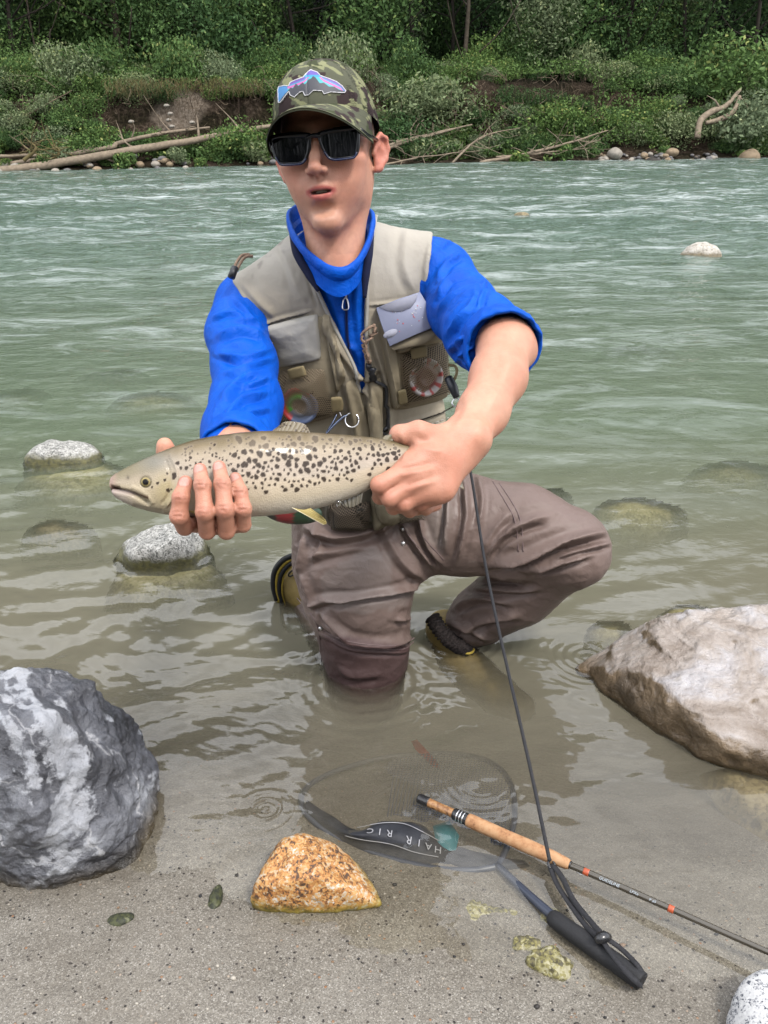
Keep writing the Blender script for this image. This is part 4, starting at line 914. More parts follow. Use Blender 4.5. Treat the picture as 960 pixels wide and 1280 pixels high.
M_blue = MT('blue_nylon'); _c = M_blue.ramp(M_blue.noise(18, 4), [(.3, (0, .048, .315)), (.7, (0, .064, .375))]); M_blue.set(color=_c, rough=.5, spec=.12, normal=M_blue.bump(M_blue.math('ADD', M_blue.noise(34, 6, .62, dist=1.2), M_blue.math('MULTIPLY', M_blue.noise(900, 2), .05)), .55, .008)); M_blue = M_blue.m
M_navy = simple('navy_lining', lin(14, 24, 60), .9)
_jv, _jf = build_jacket(); jacket = mesh('jacket', _jv, _jf, M_blue, person)
def cuff(name, c, ax, r0, r1, w_, th, seed, ex=1.0, up=None):
    """rolled sleeve end: thick lumpy double-rolled band round axis ax"""
    ax = ax / np.linalg.norm(ax); n = 72; a = np.arange(n) * 2 * pi / n; e1 = np.cross(ax, [0, 0, 1.0]); e1 /= np.linalg.norm(e1); e2 = np.cross(ax, e1)
    prof = [(-.5, .0, 0), (-.46, .75, 0), (-.25, 1.05, 0), (.0, .95, 0), (.25, 1.1, 0), (.45, .9, 0), (.52, .3, 0), (.45, -.2, 0), (.2, -.45, 0), (-.2, -.5, 0)]
    V = []
    for (t, o, _) in prof:
        for k in range(n):
            d = e1 * cos(a[k]) * ex + e2 * sin(a[k]); rr = r0 + (r1 - r0) * (t + .5) + o * th; V.append(c + ax * t * w_ + d * rr)
    V = np.array(V); V += .006 * np.column_stack([fbm(V, 26, 3, seed=seed + k, ridge=True) for k in range(3)]); V += ax * (.006 * np.sin(np.tile(a, len(prof)) * 2 + seed))[:, None]
    F = grid_faces(len(prof), n, True); F = np.vstack([F, np.stack([np.arange(n) + (len(prof) - 1) * n, (np.arange(n) + 1) % n + (len(prof) - 1) * n, (np.arange(n) + 1) % n, np.arange(n)], 1)])
    return V, F
for k, (c, ax, r0, r1, w_, th) in enumerate([(W(296, 562, 1.215), W(294, 575, 1.17) - W(303, 515, 1.31), .046, .051, .050, .0050), (W(623, 432, 1.205), W(640, 446, 1.15) - W(600, 400, 1.30), .0485, .053, .052, .0055)]):
    V, F = cuff('cuff', c, ax, r0, r1, w_, th, k * 5.0); V = relax(V, F, 1, .3); mesh('cuff', V, F, M_blue, jacket)
# collar: two stand-up sides of the jacket round the neck
def collar():
    outer = [(362, 268, 1.40), (362, 285, 1.375), (372, 305, 1.345), (390, 325, 1.325), (412, 340, 1.315), (430, 343, 1.315), (445, 334, 1.325), (458, 318, 1.345), (466, 295, 1.375), (466, 272, 1.40), (440, 262, 1.50), (400, 258, 1.50)]
    top = np.array([W(*p) for p in [(363, 262, 1.395), (364, 282, 1.36), (374, 300, 1.335), (392, 319, 1.318), (413, 333, 1.308), (431, 334, 1.308), (447, 322, 1.318), (458, 303, 1.335), (464, 282, 1.36), (464, 264, 1.395), (440, 250, 1.50), (395, 248, 1.50)]])
    n = 96; t = np.linspace(0, 1, n, endpoint=False)
    def loop(P): Q = np.vstack([P[-2:], P, P[:3]]); i = t * len(P); k = i.astype(int); f = (i - k)[:, None]; a, b, c, d = Q[k + 1], Q[k + 2], Q[k + 3], Q[k + 4]; return .5 * (2 * b + (c - a) * f + (2 * a - 5 * b + 4 * c - d) * f ** 2 + (3 * b - a - 3 * c + d) * f ** 3)
    tp = loop(top); cen = tp.mean(0); out = tp - cen; out[:, 2] = 0; out /= np.linalg.norm(out, axis=1)[:, None]; dn = np.array([0, 0, -1.0])
    rows = [tp - out * .004 + dn * .045, tp - out * .004 + dn * .01, tp - out * .003, tp + out * .0 + [0, 0, .002], tp + out * .004, tp + out * .0045 + dn * .006, tp + out * .004 + dn * .013, tp - out * .001 + dn * .019, tp - out * .010 + dn * .027]
    V = np.vstack(rows); V += .0018 * np.column_stack([fbm(V, 30, 3, seed=k) for k in range(3)]); return V, grid_faces(len(rows), n, True)
V, F = collar(); mesh('collar', V, F, M_blue, jacket)

# ---------------------------------------------------------------- vest
VEST_OUT = [(362, 283), (335, 303), (308, 322), (286, 346), (297, 362), (310, 384), (322, 410), (330, 440), (338, 470), (340, 520), (338, 570), (350, 615), (372, 648), (400, 660), (440, 664), (480, 658), (520, 650), (548, 628), (570, 590), (574, 545), (566, 500), (558, 455), (547, 410), (538, 370), (535, 330), (541, 291), (512, 274), (488, 266), (468, 264), (466, 290), (430, 250), (400, 250), (364, 270)]
VEST_V = [(340, 230), (363, 284), (376, 318), (392, 350), (412, 392), (430, 430), (446, 462), (452, 490), (456, 492), (456, 440), (456, 400), (457, 350), (462, 310), (468, 270), (500, 230)]
def build_vest():
    def post(P, d):
        u, v, z = proj(P); s = z / FPX
        m = polydist(u, v, VEST_OUT) * s; d = np.maximum(d, m)
        o = polydist(u, v, VEST_V) * s; front = P[:, 1] < 1.56
        d = np.where(front, np.maximum(d, -o), d)
        nk = np.linalg.norm((P - neck1 - np.array([0, .0, .06])) , axis=1) - .066; d = np.maximum(d, -nk); return d
    lo, hi = bounds(TORSO, .03); V, F = extract(fieldify(TORSO, t=.0165, post=post), lo, hi, .0028, margin=1.7); V = relax(V, F, 2, .5); N = vnormals(V, F)
    V = V + N * (.003 * fbm(V, 9, 2) + .0012 * fbm(V * [1.6, 1, .7], 20, 3, ridge=True))[:, None]; N = vnormals(V, F)
    V = folds(V, N, [
        ([(325, 408), (345, 400), (392, 388)], 2, .0035), ([(455, 382), (480, 380), (530, 372)], 2, .003), ([(372, 300), (388, 345), (402, 388)], 3, .003), ([(398, 390), (418, 425), (440, 460), (462, 500), (470, 560), (474, 650)], 4, .006),
        ([(415, 400), (425, 440), (432, 480)], 5, .005), ([(458, 400), (470, 440), (482, 480), (486, 520), (488, 600)], 4, .005), ([(440, 470), (460, 475), (474, 460)], 4, .004),
        ([(468, 540), (500, 532), (548, 516), (566, 505)], 2.5, .003), ([(560, 480), (566, 500), (572, 530)], 3, .003), ([(430, 480), (442, 520), (446, 560)], 4, .004), ([(500, 545), (540, 535), (570, 520)], 2.5, .003),
        ([(510, 280), (505, 330), (520, 370)], 7, .0025), ([(540, 300), (532, 340), (536, 400)], 4, .003), ([(300, 350), (325, 380), (345, 398)], 5, .0025), ([(345, 300), (360, 330), (375, 370)], 6, .002),
        ([(450, 600), (456, 640), (470, 655)], 5, .006), ([(480, 600), (478, 640), (500, 652)], 5, .006), ([(420, 610), (410, 640), (415, 655)], 5, .005)])
    N = vnormals(V, F); u, v, z = proj(V)
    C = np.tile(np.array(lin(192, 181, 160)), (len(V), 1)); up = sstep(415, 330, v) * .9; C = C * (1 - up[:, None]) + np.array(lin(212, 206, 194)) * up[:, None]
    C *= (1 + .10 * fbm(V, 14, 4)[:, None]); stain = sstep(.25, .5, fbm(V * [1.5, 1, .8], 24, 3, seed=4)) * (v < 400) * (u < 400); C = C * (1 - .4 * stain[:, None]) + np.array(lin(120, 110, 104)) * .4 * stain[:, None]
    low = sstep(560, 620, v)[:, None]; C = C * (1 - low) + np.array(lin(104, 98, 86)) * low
    return V, F, C
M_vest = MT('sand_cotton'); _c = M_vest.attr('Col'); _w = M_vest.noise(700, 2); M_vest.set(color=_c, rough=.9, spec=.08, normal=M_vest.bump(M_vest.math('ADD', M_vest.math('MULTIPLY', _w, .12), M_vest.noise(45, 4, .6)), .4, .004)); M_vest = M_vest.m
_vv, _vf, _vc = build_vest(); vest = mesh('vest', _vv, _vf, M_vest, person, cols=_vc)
VB = BVHTree.FromPolygons(_vv.tolist(), _vf.tolist())

# ---------------------------------------------------------------- waders
def build_waders():
    s = Sdf()
    s.ell(WY(470, 625, 1.625), (.150, .12, .12), k=.05)
    s.chain([(WY(432, 655, 1.60), .115), (WY(440, 700, 1.58), .120), (WY(448, 745, 1.56), .112), (WY(455, 790, 1.555), .094), (WY(457, 822, 1.55), .086), (WY(456, 862, 1.545), .082)], k=.03)
    s.chain([(WY(456, 862, 1.55), .080), (WY(425, 800, 1.72), .07), (WY(392, 752, 1.84), .055)], k=.03)
    s.chain([(WY(510, 650, 1.62), .105), (WY(575, 655, 1.59), .100), (WY(650, 664, 1.56), .092), (WY(706, 682, 1.53), .083)], k=.04)
    s.ell(WY(712, 690, 1.53), (.080, .075, .072), k=.03)
    s.chain([(WY(706, 692, 1.54), .074), (WY(650, 735, 1.60), .080), (WY(600, 770, 1.64), .066), (WY(575, 787, 1.655), .050)], k=.015)
    s.ell(WY(490, 690, 1.58), (.09, .09, .07), k=.04)
    V, F = extract(fieldify(s), *bounds(s, .02), .003); V = relax(V, F, 2, .5); N = vnormals(V, F)
    V = V + N * (.006 * fbm(V, 6, 2) + .0022 * fbm(V * [1, 1, 1.5], 16, 3, ridge=True))[:, None]; N = vnormals(V, F)
    V = folds(V, N, [
        ([(375, 655), (420, 672), (470, 660), (500, 640)], 8, .012), ([(380, 700), (410, 690), (460, 680)], 7, .006), ([(392, 748), (440, 748), (500, 738), (548, 722)], 4, .010), ([(384, 758), (410, 752), (440, 752)], 5, .008),
        ([(398, 775), (430, 798), (480, 806), (530, 792)], 5, .010), ([(400, 765), (420, 785), (440, 800)], 4, .008), ([(490, 775), (515, 772), (540, 765)], 4, .007), ([(395, 790), (440, 812), (500, 815), (520, 808)], 3, .005),
        ([(500, 650), (520, 680), (545, 712)], 4, .008), ([(520, 640), (535, 680), (556, 708)], 4, .008), ([(560, 600), (560, 640), (556, 690)], 5, .009), ([(580, 595), (582, 650), (570, 705)], 4, .009), ([(595, 590), (602, 625), (598, 660)], 4, .006),
        ([(604, 700), (625, 672), (655, 655), (690, 645)], 6, .010), ([(610, 708), (650, 700), (700, 680), (762, 664)], 6, .014), ([(600, 690), (620, 660), (640, 640)], 6, .006), ([(690, 700), (715, 690), (765, 678)], 4, .009),
        ([(660, 715), (700, 704), (740, 692)], 5, .010), ([(590, 735), (640, 738), (680, 735)], 5, .008), ([(566, 760), (600, 748), (640, 755)], 5, .008), ([(575, 790), (610, 776), (650, 770)], 5, .008), ([(560, 778), (590, 790), (612, 800)], 5, .007), ([(600, 725), (620, 722), (660, 728)], 4, .007),
        ([(380, 665), (378, 690), (372, 720)], 5, .008), ([(395, 660), (400, 685), (392, 700)], 4, .006), ([(375, 715), (385, 740), (392, 765)], 4, .006), ([(420, 830), (440, 845), (480, 842)], 6, .004), ([(470, 640), (500, 700), (540, 730)], 7, .006)])
    N = vnormals(V, F); u, v, z = proj(V)
    C = np.tile(np.array(lin(140, 120, 112)), (len(V), 1)); C *= 1 + .06 * fbm(V, 10, 3)[:, None]
    Yb = sstep(796, 806, v + 6 * np.sin(u / 30)) * (u < 540) * (V[:, 1] < 1.62); C = C * (1 - Yb[:, None]) + np.array(lin(104, 80, 78)) * Yb[:, None]       # darker knee panel
    d2 = polydist(u, v, [(452, 690), (470, 684), (488, 690), (492, 712), (488, 730), (498, 742), (512, 745), (508, 760), (480, 762), (450, 768), (420, 762), (402, 748), (400, 722), (425, 705)])
    dry = sstep(3, -3, d2 + 9 * fbm(np.stack([u, v, 0 * u], -1), .06, 4)) * (V[:, 1] < 1.6); C = C * (1 - .5 * dry[:, None]) + np.array(lin(158, 146, 140)) * .5 * dry[:, None]
    d3 = polydist(u, v, [(536, 610), (560, 602), (570, 640), (552, 690), (530, 670)]); dry2 = sstep(4, -4, d3 + 10 * fbm(np.stack([u, v, 0 * u], -1), .08, 4)); C = C * (1 - .45 * dry2[:, None]) + np.array(lin(170, 158, 150)) * .45 * dry2[:, None]
    wet = sstep(.16, .03, V[:, 2]); C *= (1 - .28 * wet)[:, None]
    return V, F, C
M_wader = MT('brown_wader_fabric'); _c = M_wader.attr('Col'); M_wader.set(color=_c, rough=M_wader.ramp(M_wader.noise(7, 3), [(.35, .38), (.7, .6)]), spec=.28, normal=M_wader.bump(M_wader.math('ADD', M_wader.noise(26, 6, .62, dist=1.0), M_wader.math('MULTIPLY', M_wader.noise(800, 2), .05)), .4, .007)); M_wader = M_wader.m
_wv, _wf, _wc = build_waders(); waders = mesh('waders', _wv, _wf, M_wader, person, cols=_wc); WB = BVHTree.FromPolygons(_wv.tolist(), _wf.tolist())
# ================================================================ what he wears: cap, sunglasses, boots, vest fittings
def hitpx(bvh, u, v):
    r = ray(u, v); h = bvh.ray_cast(Vector(CAM), Vector(r).normalized())
    if h[0] is None: return None, None
    n = np.array(h[1][:]); n = n if n @ r < 0 else -n; return np.array(h[0][:]), n
def surfgrid(bvh, U, Vv):
    P = np.zeros(U.shape + (3,)); N = np.zeros_like(P); ok = np.zeros(U.shape, bool)
    for i in np.ndindex(U.shape):
        p, n = hitpx(bvh, U[i], Vv[i])
        if p is not None: P[i], N[i], ok[i] = p, n, True
    for _ in range(60):
        if ok.all(): break
        for i in np.argwhere(~ok):
            for dj in ((0, 1), (1, 0), (0, -1), (-1, 0)):
                j = tuple(i + dj)
                if 0 <= j[0] < U.shape[0] and 0 <= j[1] < U.shape[1] and ok[j]:
                    r = ray(U[tuple(i)], Vv[tuple(i)]); q = P[j] - CAM; P[tuple(i)] = CAM + r * ((q @ Fv)); N[tuple(i)] = N[j]; ok[tuple(i)] = True; break
    return P, N
def patch(name, bvh, quad, th, mt, parent, bulge=0.0, nx=26, ny=26, edge=.12, wr=.001, col=None, rnd_=.06, smoothit=6, rip=None, root=None):
    """a cloth piece lying on a body: pixel corners tl,tr,br,bl; raised th at its rim, bulging bulge more inside"""
    q = np.array(quad, float); t = np.linspace(0, 1, nx); s = np.linspace(0, 1, ny); T, S_ = np.meshgrid(t, s)
    sq = lambda a: np.clip(np.abs(a - .5) * 2, 0, 1)
    cx, cy = (T - .5), (S_ - .5); f = 1 - rnd_ * (sq(T) ** 6) * (sq(S_) ** 6); Tr, Sr = .5 + cx * f, .5 + cy * f
    Q = ((1 - Tr) * (1 - Sr))[..., None] * q[0] + (Tr * (1 - Sr))[..., None] * q[1] + (Tr * Sr)[..., None] * q[2] + ((1 - Tr) * Sr)[..., None] * q[3]
    P, N = surfgrid(bvh, Q[..., 0], Q[..., 1])
    for _ in range(smoothit):
        A = P.copy(); A[1:-1, 1:-1] = (P[:-2, 1:-1] + P[2:, 1:-1] + P[1:-1, :-2] + P[1:-1, 2:]) / 4; A[0, 1:-1] = (P[0, :-2] + P[0, 2:]) / 2; A[-1, 1:-1] = (P[-1, :-2] + P[-1, 2:]) / 2; A[1:-1, 0] = (P[:-2, 0] + P[2:, 0]) / 2; A[1:-1, -1] = (P[:-2, -1] + P[2:, -1]) / 2
        P = P * .4 + A * .6
    n0 = N.mean((0, 1)); n0 /= np.linalg.norm(n0); N = N * .25 + n0 * .75; N /= np.linalg.norm(N, axis=2)[..., None]
    e = np.minimum(np.minimum(T, 1 - T), np.minimum(S_, 1 - S_)); prof = sstep(0, edge, e)
    h = th * ((.55 + .45 * sstep(0, .04, e)) if root is None else 1 + 0 * e) + bulge * prof
    B = P + N * h[..., None]; w_ = fbm(B.reshape(-1, 3), 28, 3, seed=th * 900).reshape(e.shape); B = B + N * (wr * w_)[..., None]
    if rip is not None: B = B + N * rip(T, S_)[..., None]
    base = P + N * (-.006 if root is None else root); V = np.vstack([B.reshape(-1, 3), base.reshape(-1, 3)]); F = [grid_faces(ny, nx)[:, ::-1]]; o = nx * ny
    ring = [(0, j) for j in range(nx)] + [(i, nx - 1) for i in range(1, ny)] + [(ny - 1, j) for j in range(nx - 2, -1, -1)] + [(i, 0) for i in range(ny - 2, 0, -1)]; r = np.array([a * nx + b for a, b in ring]); r2 = np.roll(r, -1)
    F.append(np.stack([r, r2, r2 + o, r + o], 1)); F = np.vstack(F)
    ob = mesh(name, V, F, mt, parent, attrs={'pu': np.concatenate([Q[..., 0].ravel()] * 2), 'pv': np.concatenate([Q[..., 1].ravel()] * 2)}, cols=col); return ob
def path_on(bvh, pts, n, lift=.003, spl=True):
    p = np.array(pts, float); p = spline(p, n) if spl else p; P, N = surfgrid(bvh, p[:, 0][None], p[:, 1][None]); P, N = P[0], N[0]
    for _ in range(3): P[1:-1] = P[1:-1] * .4 + (P[:-2] + P[2:]) * .3
    return P + N * lift, N

# ---------------------------------------------------------------- cap
def camo(P, seed=0.0):
    n = len(P); Q = P * np.array([1, 1, 1.0]); a = fbm(Q * [1.5, 1, 1], 20, 3, .5, 1 + seed); b = fbm((Q @ rot(y=35)) * [.45, 1, 1.7], 46, 3, .55, 6 + seed); c = fbm((Q @ rot(y=-20)) * [.6, 1, 1.3], 30, 3, .5, 12 + seed)
    C = np.tile(np.array(lin(106, 108, 90)), (n, 1)); C[a > .08] = lin(80, 86, 62); C[c > .07] = lin(72, 60, 60); C[(b > .17)] = lin(158, 160, 122); return C * (1 + .06 * fbm(P, 300, 2))[:, None]
M_cap = MT('camouflage_cotton'); _n = M_cap.noise(900, 2); M_cap.set(color=M_cap.attr('Col'), rough=.85, spec=.08, normal=M_cap.bump(_n, .25, .001)); M_cap = M_cap.m
def build_cap():
    na, nt_ = 300, 130; a = np.linspace(0, 2 * pi, na, endpoint=False); t = np.linspace(0, 1, nt_); A, T = np.meshgrid(a, t); fr = np.cos(A)      # A=0 front
    zb = .030 + .022 * fr; H = .127 - zb; ch = np.cos(T * pi / 2) ** .80; sh = np.sin(T * pi / 2) ** 1.06
    x = .0825 * np.sin(A) * ch; y = .008 - (.100 + .004 * sstep(.2, 1, fr)) * fr * ch; z = zb + H * sh
    seam = np.minimum(np.abs(np.mod(A + pi / 6 * 0, pi / 3)), pi / 3 - np.abs(np.mod(A, pi / 3))) * ch; d = -.0012 * np.exp(-(seam / .02) ** 2)
    L_ = np.stack([x, y, z], -1).reshape(-1, 3); out = L_ - [0, .01, .05]; out /= np.linalg.norm(out, axis=1)[:, None]; L_ = L_ + out * (d.ravel() + .0012 * fbm(L_, 25, 2))[:, None]
    col = camo(L_); mm = ((A.ravel() > .75) & (A.ravel() < 2 * pi - .75)); k = mm & (((np.sin(L_[:, 0] * 2400 + L_[:, 1] * 2400) > .3) & (np.sin(L_[:, 2] * 2800) > .3))); col[k] *= .35; col[np.exp(-(seam.ravel() / .012) ** 2) > .6] *= .75
    V = HO + L_ @ HR.T; F = grid_faces(nt_, na, True); return V, F, col
V, F, c = build_cap(); cap = mesh('cap', V, F, M_cap, person, cols=c); CB = BVHTree.FromPolygons(V.tolist(), F.tolist())
def build_brim():
    na, nr = 120, 40; a = np.linspace(-1.28, 1.28, na); r = np.linspace(0, 1, nr); A, Rr = np.meshgrid(a, r)
    x0 = .0815 * np.sin(A); y0 = .008 - .103 * np.cos(A); z0 = .030 + .022 * np.cos(A) + .003
    ext = .072 * np.clip(np.cos(A * 1.16), 0, 1) ** .55; x = x0 * (1 + .10 * Rr * np.cos(A)); y = y0 - ext * Rr; arch = .030 * (np.abs(x0) / .08) ** 2
    z = z0 - .0125 * Rr - arch * Rr * 1.0 + .004 * Rr * (1 - Rr); top = np.stack([x, y, z], -1).reshape(-1, 3)
    bot = top + [0, .001, -.0034]; V = np.vstack([top, bot]); n = na * nr; F = [grid_faces(nr, na), grid_faces(nr, na)[:, ::-1] + n]
    e = np.arange(na - 1) + (nr - 1) * na; F.append(np.stack([e, e + 1, e + 1 + n, e + n], 1)[:, ::-1]); col = camo(top, 3.0); edge = (Rr.ravel() > .965); col[edge] = np.array(lin(128, 132, 104)); bcol = np.tile(np.array(lin(40, 42, 34)), (n, 1))
    col[np.abs(np.mod(Rr.ravel() * 6, 1) - .5) > .47] *= .82
    return HO + V @ HR.T, np.vstack(F), np.vstack([col, bcol])
V, F, c = build_brim(); mesh('brim', V, F, M_cap, cap, cols=c)
def emblem():
    f = lambda L: [(320 + x / 6., 60 + y / 6.) for x, y in L]
    OUT = f([(170, 412), (166, 315), (172, 292), (215, 282), (245, 286), (258, 260), (300, 240), (352, 222), (378, 190), (410, 166), (462, 184), (486, 210), (550, 232), (604, 254), (645, 286), (674, 324), (664, 340), (620, 340), (560, 336), (508, 352), (494, 328), (432, 324), (398, 358), (366, 362), (352, 332), (334, 336), (312, 356), (292, 376), (258, 358), (250, 334), (228, 362), (200, 402), (184, 416)])
    MTN = f([(160, 430), (215, 355), (240, 328), (262, 300), (280, 305), (302, 270), (322, 288), (350, 262), (368, 275), (395, 243), (415, 232), (430, 214), (448, 226), (478, 268), (508, 264), (545, 292), (585, 292), (620, 316), (680, 330), (680, 460), (160, 460)])
    us = np.arange(347, 433.2, .36); vs = np.arange(87, 130, .36); U_, V_ = np.meshgrid(us, vs); P, N = surfgrid(CB, U_, V_); u, v = U_.ravel(), V_.ravel()
    so = polydist(u, v, OUT); mt_ = polydist(u, v, MTN); C = np.zeros((len(u), 3))
    top = np.interp(u, [348, 365, 380, 388, 398, 404, 425, 432], [106, 102, 96, 88, 88, 94, 104, 112]); rel = v - top
    C[:] = lin(120, 90, 190); C[rel > 4.2] = lin(40, 170, 214); C[(rel > 5.6)] = lin(226, 110, 190); C[rel > 8.4] = lin(60, 196, 206); C[(u < 360) & (rel > 3)] = lin(60, 150, 220); C[(u > 381) & (u < 402) & (v < 94.5)] = lin(112, 92, 196); C[(u > 380) & (u < 404) & (v >= 94.5) & (v < 97)] = lin(40, 170, 220)
    C[mt_ < 0] = lin(58, 60, 72); C[(so > -.95)] = lin(246, 244, 248); h = .0012 + .0006 * (so > -.95)
    V3 = P.reshape(-1, 3) + N.reshape(-1, 3) * h[:, None]; F = grid_faces(len(vs), len(us))[:, ::-1]; keep = (so[F] < 0).all(1); F = F[keep]; used = np.unique(F); mp_ = -np.ones(len(V3), int); mp_[used] = np.arange(len(used)); V3 = V3[used]; Cc = C[used]; F = mp_[F]
    n = len(V3); lo_ = V3 - N.reshape(-1, 3)[used] * .0016; e = np.concatenate([F[:, [0, 1]], F[:, [1, 2]], F[:, [2, 3]], F[:, [3, 0]]]); key = np.sort(e, 1); _, ix, ct = np.unique(key, axis=0, return_index=True, return_counts=True); b = e[ix[ct == 1]]
    F = np.vstack([F, np.stack([b[:, 1], b[:, 0], b[:, 0] + n, b[:, 1] + n], 1)]); mesh('emblem', np.vstack([V3, lo_]), F, M_emb, cap, cols=np.vstack([Cc, Cc * 0 + .8]), smooth=False)
M_emb = MT('embroidery'); M_emb.set(color=M_emb.attr('Col'), rough=.6); M_emb = M_emb.m
emblem()
V, F = tube_geo(HO + spline(np.array([[0, .012, .126], [0, .012, .1305]]), 3) @ HR.T, [.007, .005, .003], 12); mesh('cap_button', V, F, M_cap, cap, cols=np.tile(lin(80, 84, 62), (len(V), 1)))

# ---------------------------------------------------------------- sunglasses
M_lens = MT('smoked_lens'); M_lens.set(color=(.003, .003, .004), rough=.05, spec=.18); M_lens = M_lens.m
M_frame = MT('black_plastic'); M_frame.set(color=(.003, .003, .004), rough=.22, spec=.3); M_frame = M_frame.m
M_frameb = MT('navy_translucent_plastic'); M_frameb.set(color=lin(18, 34, 78), rough=.2, spec=.5); M_frameb = M_frameb.m
def on_glass(u, v, off=0.0):
    """the wrap plane the lenses lie in"""
    d = 1.20; r = ray(u, v)
    for _ in range(30):
        L_ = (CAM + d * r - HO) @ HR; tgt = -.1060 + 3.3 * L_[0] ** 2 + off; dy = (r @ HR)[1]; d += (tgt - L_[1]) / dy * .9
    return CAM + d * r
g8 = lambda L: np.array([(300 + x / 4.8, 60 + y / 4.8) for x, y in L])
LENS = [g8([(192, 552), (230, 536), (400, 528), (412, 545), (406, 620), (388, 668), (360, 686), (256, 692), (232, 678), (206, 622)]), g8([(480, 524), (560, 504), (690, 484), (706, 498), (702, 590), (694, 634), (676, 650), (572, 662), (530, 648), (498, 596)])]
def closed(pts, n): Q = np.vstack([pts[-1:], pts, pts[:2]]); t = np.linspace(0, len(pts), n, endpoint=False); i = t.astype(int); f = (t - i)[:, None]; a, b, c, d = Q[i], Q[i + 1], Q[i + 2], Q[(i + 3) % len(Q) if False else np.minimum(i + 3, len(Q) - 1)]; return b * (1 - f) + c * f if False else .5 * (2 * b + (c - a) * f + (2 * a - 5 * b + 4 * c - d) * f ** 2 + (3 * b - a - 3 * c + d) * f ** 3) * .6 + (b * (1 - f) + c * f) * .4
glasses = None
for k, lp in enumerate(LENS):
    n = 80; cpx = lp.mean(0); ring = closed(lp, n); rings = [cpx + (ring - cpx) * s for s in (.01, .3, .6, .85, 1.0)]
    P = np.array([[on_glass(*q, off=-.0008) for q in rg] for rg in rings]); V = P.reshape(-1, 3)
    def fr_ring(sc, px): d = ring - cpx; d = d / np.linalg.norm(d, axis=1)[:, None]; return ring + d * px + np.array([0, -1.5 * px * .35])
    I = np.array([on_glass(*q) for q in fr_ring(1, -1.0)]); O = np.array([on_glass(*q) for q in fr_ring(1, 3.4)]); bk = HR @ np.array([0, .0045, 0]); ft = HR @ np.array([0, -.002, 0])
    FV = np.vstack([I + ft, O + ft * .4, O + bk, I + bk]); j = np.arange(n); j2 = (j + 1) % n; FF = np.vstack([np.stack([a * n + j, a * n + j2, b * n + j2, b * n + j], 1) for a, b in ((0, 1), (1, 2), (2, 3), (3, 0))])
    if glasses is None: glasses = mesh('sunglasses', FV, FF, M_frame, person)
    else: mesh('rim', FV, FF, M_frame, glasses)
    mesh('lens', V, grid_faces(5, n, True), M_lens, glasses)
br_ = np.array([on_glass(*q, off=.001) for q in g8([(405, 540), (425, 530), (450, 525), (482, 528)])]); tube('bridge', br_, [.0042, .0034, .0034, .0042], M_frame, glasses, 10, 14)
lowr = [closed(l, 80) for l in LENS]
for rg in lowr:
    sel = rg[np.argsort(rg[:, 0])]; sel = np.array([q for q in sel if q[1] > rg[:, 1].mean() + 6]); P = np.array([on_glass(q[0], q[1] + 2.0, off=-.002) for q in sel[::2]]); tube('blue_lower_rim', P, .0017, M_frameb, glasses, 8, 30)
for sgn, q0 in ((-1, g8([(176, 548)])[0]), (1, g8([(712, 492)])[0])):
    a = on_glass(*q0, off=.004); P = [a, hl(sgn * .0755, -.060, .006), hl(sgn * .0790, -.02, .005), hl(sgn * .0785, .015, .002), hl(sgn * .0775, .03, -.018)]; tube('temple', P, [.0052, .0040, .0032, .0026, .0022], M_frame, glasses, 8, 24)
# ---------------------------------------------------------------- boots
M_boot = simple('tan_boot_leather', lin(150, 128, 72), .6, .25, 30, .3, 120, .002); M_rub = simple('black_rubber', lin(28, 28, 30), .5, .2); M_yel = simple('yellow_rubber_band', lin(196, 170, 70), .5, .1)
M_knit = simple('dark_knit_gravel_guard', lin(58, 50, 48), .9, .5, 160, .9, 220, .006)
bt = Sdf(); bt.chain([(WY(392, 748, 1.83), .050), (WY(372, 728, 1.87), .052), (WY(372, 770, 1.90), .048)], k=.03).ell(WY(366, 722, 1.87), (.038, .04, .045), k=.02)
lo, hi = bounds(bt, .01); V, F = extract(bt, lo, hi, .004); boot1 = mesh('boot', V, F, M_boot, person); SUBM.append((V, F)); B1 = BVHTree.FromPolygons(V.tolist(), F.tolist())
for nm, off, r, mt in (('sole_edge', 0, .0060, M_yel), ('sole_band', 4.5, .0065, M_rub), ('sole_band', -3.5, .0075, M_rub), ('sole_line', 8, .0030, M_yel)):
    P = [WY(x + off * .9, y + off * .7, 1.815) for x, y in [(349, 752), (345, 735), (347, 716), (358, 702), (374, 696), (386, 697)]]; tube(nm, P, r, mt, boot1, 8, 30)
P = [WY(366 + 5.5 * cos(t), 716 + 3.2 * sin(t) - 3 * cos(t), 1.812) for t in np.linspace(0, 2 * pi, 20)]; tube('pull_tab', P, .0022, M_rub, boot1, 6)
b2 = Sdf(); b2.chain([(WY(556, 786, 1.66), .046), (WZ(572, 822, -.04), .046), (WZ(596, 846, -.075), .046), (WZ(622, 868, -.085), .042), (WZ(650, 884, -.09), .034)], k=.02)
lo, hi = bounds(b2, .01); V, F = extract(b2, lo, hi, .004); boot2 = mesh('boot', V, F, M_boot, person); SUBM.append((V, F))
P = [WZ(585 + 7 * cos(t), 812 + 5 * sin(t), .004) for t in np.linspace(0, 2 * pi, 24)]; tube('lace_hook', P, .003, M_yel, boot2, 6)
P = [WY(x, y, Y) for x, y, Y in [(540, 772, 1.62), (552, 790, 1.59), (566, 803, 1.585), (582, 810, 1.60), (594, 806, 1.64)]]; V, F = tube_geo(spline(P, 60), np.array([.017] * 60) + .003 * np.sin(np.arange(60) * 1.9), 16); V += .003 * np.column_stack([fbm(V, 60, 2, seed=k) for k in range(3)]); mesh('gravel_guard', V, F, M_knit, person)
SUBM.append((_wv, _wf))
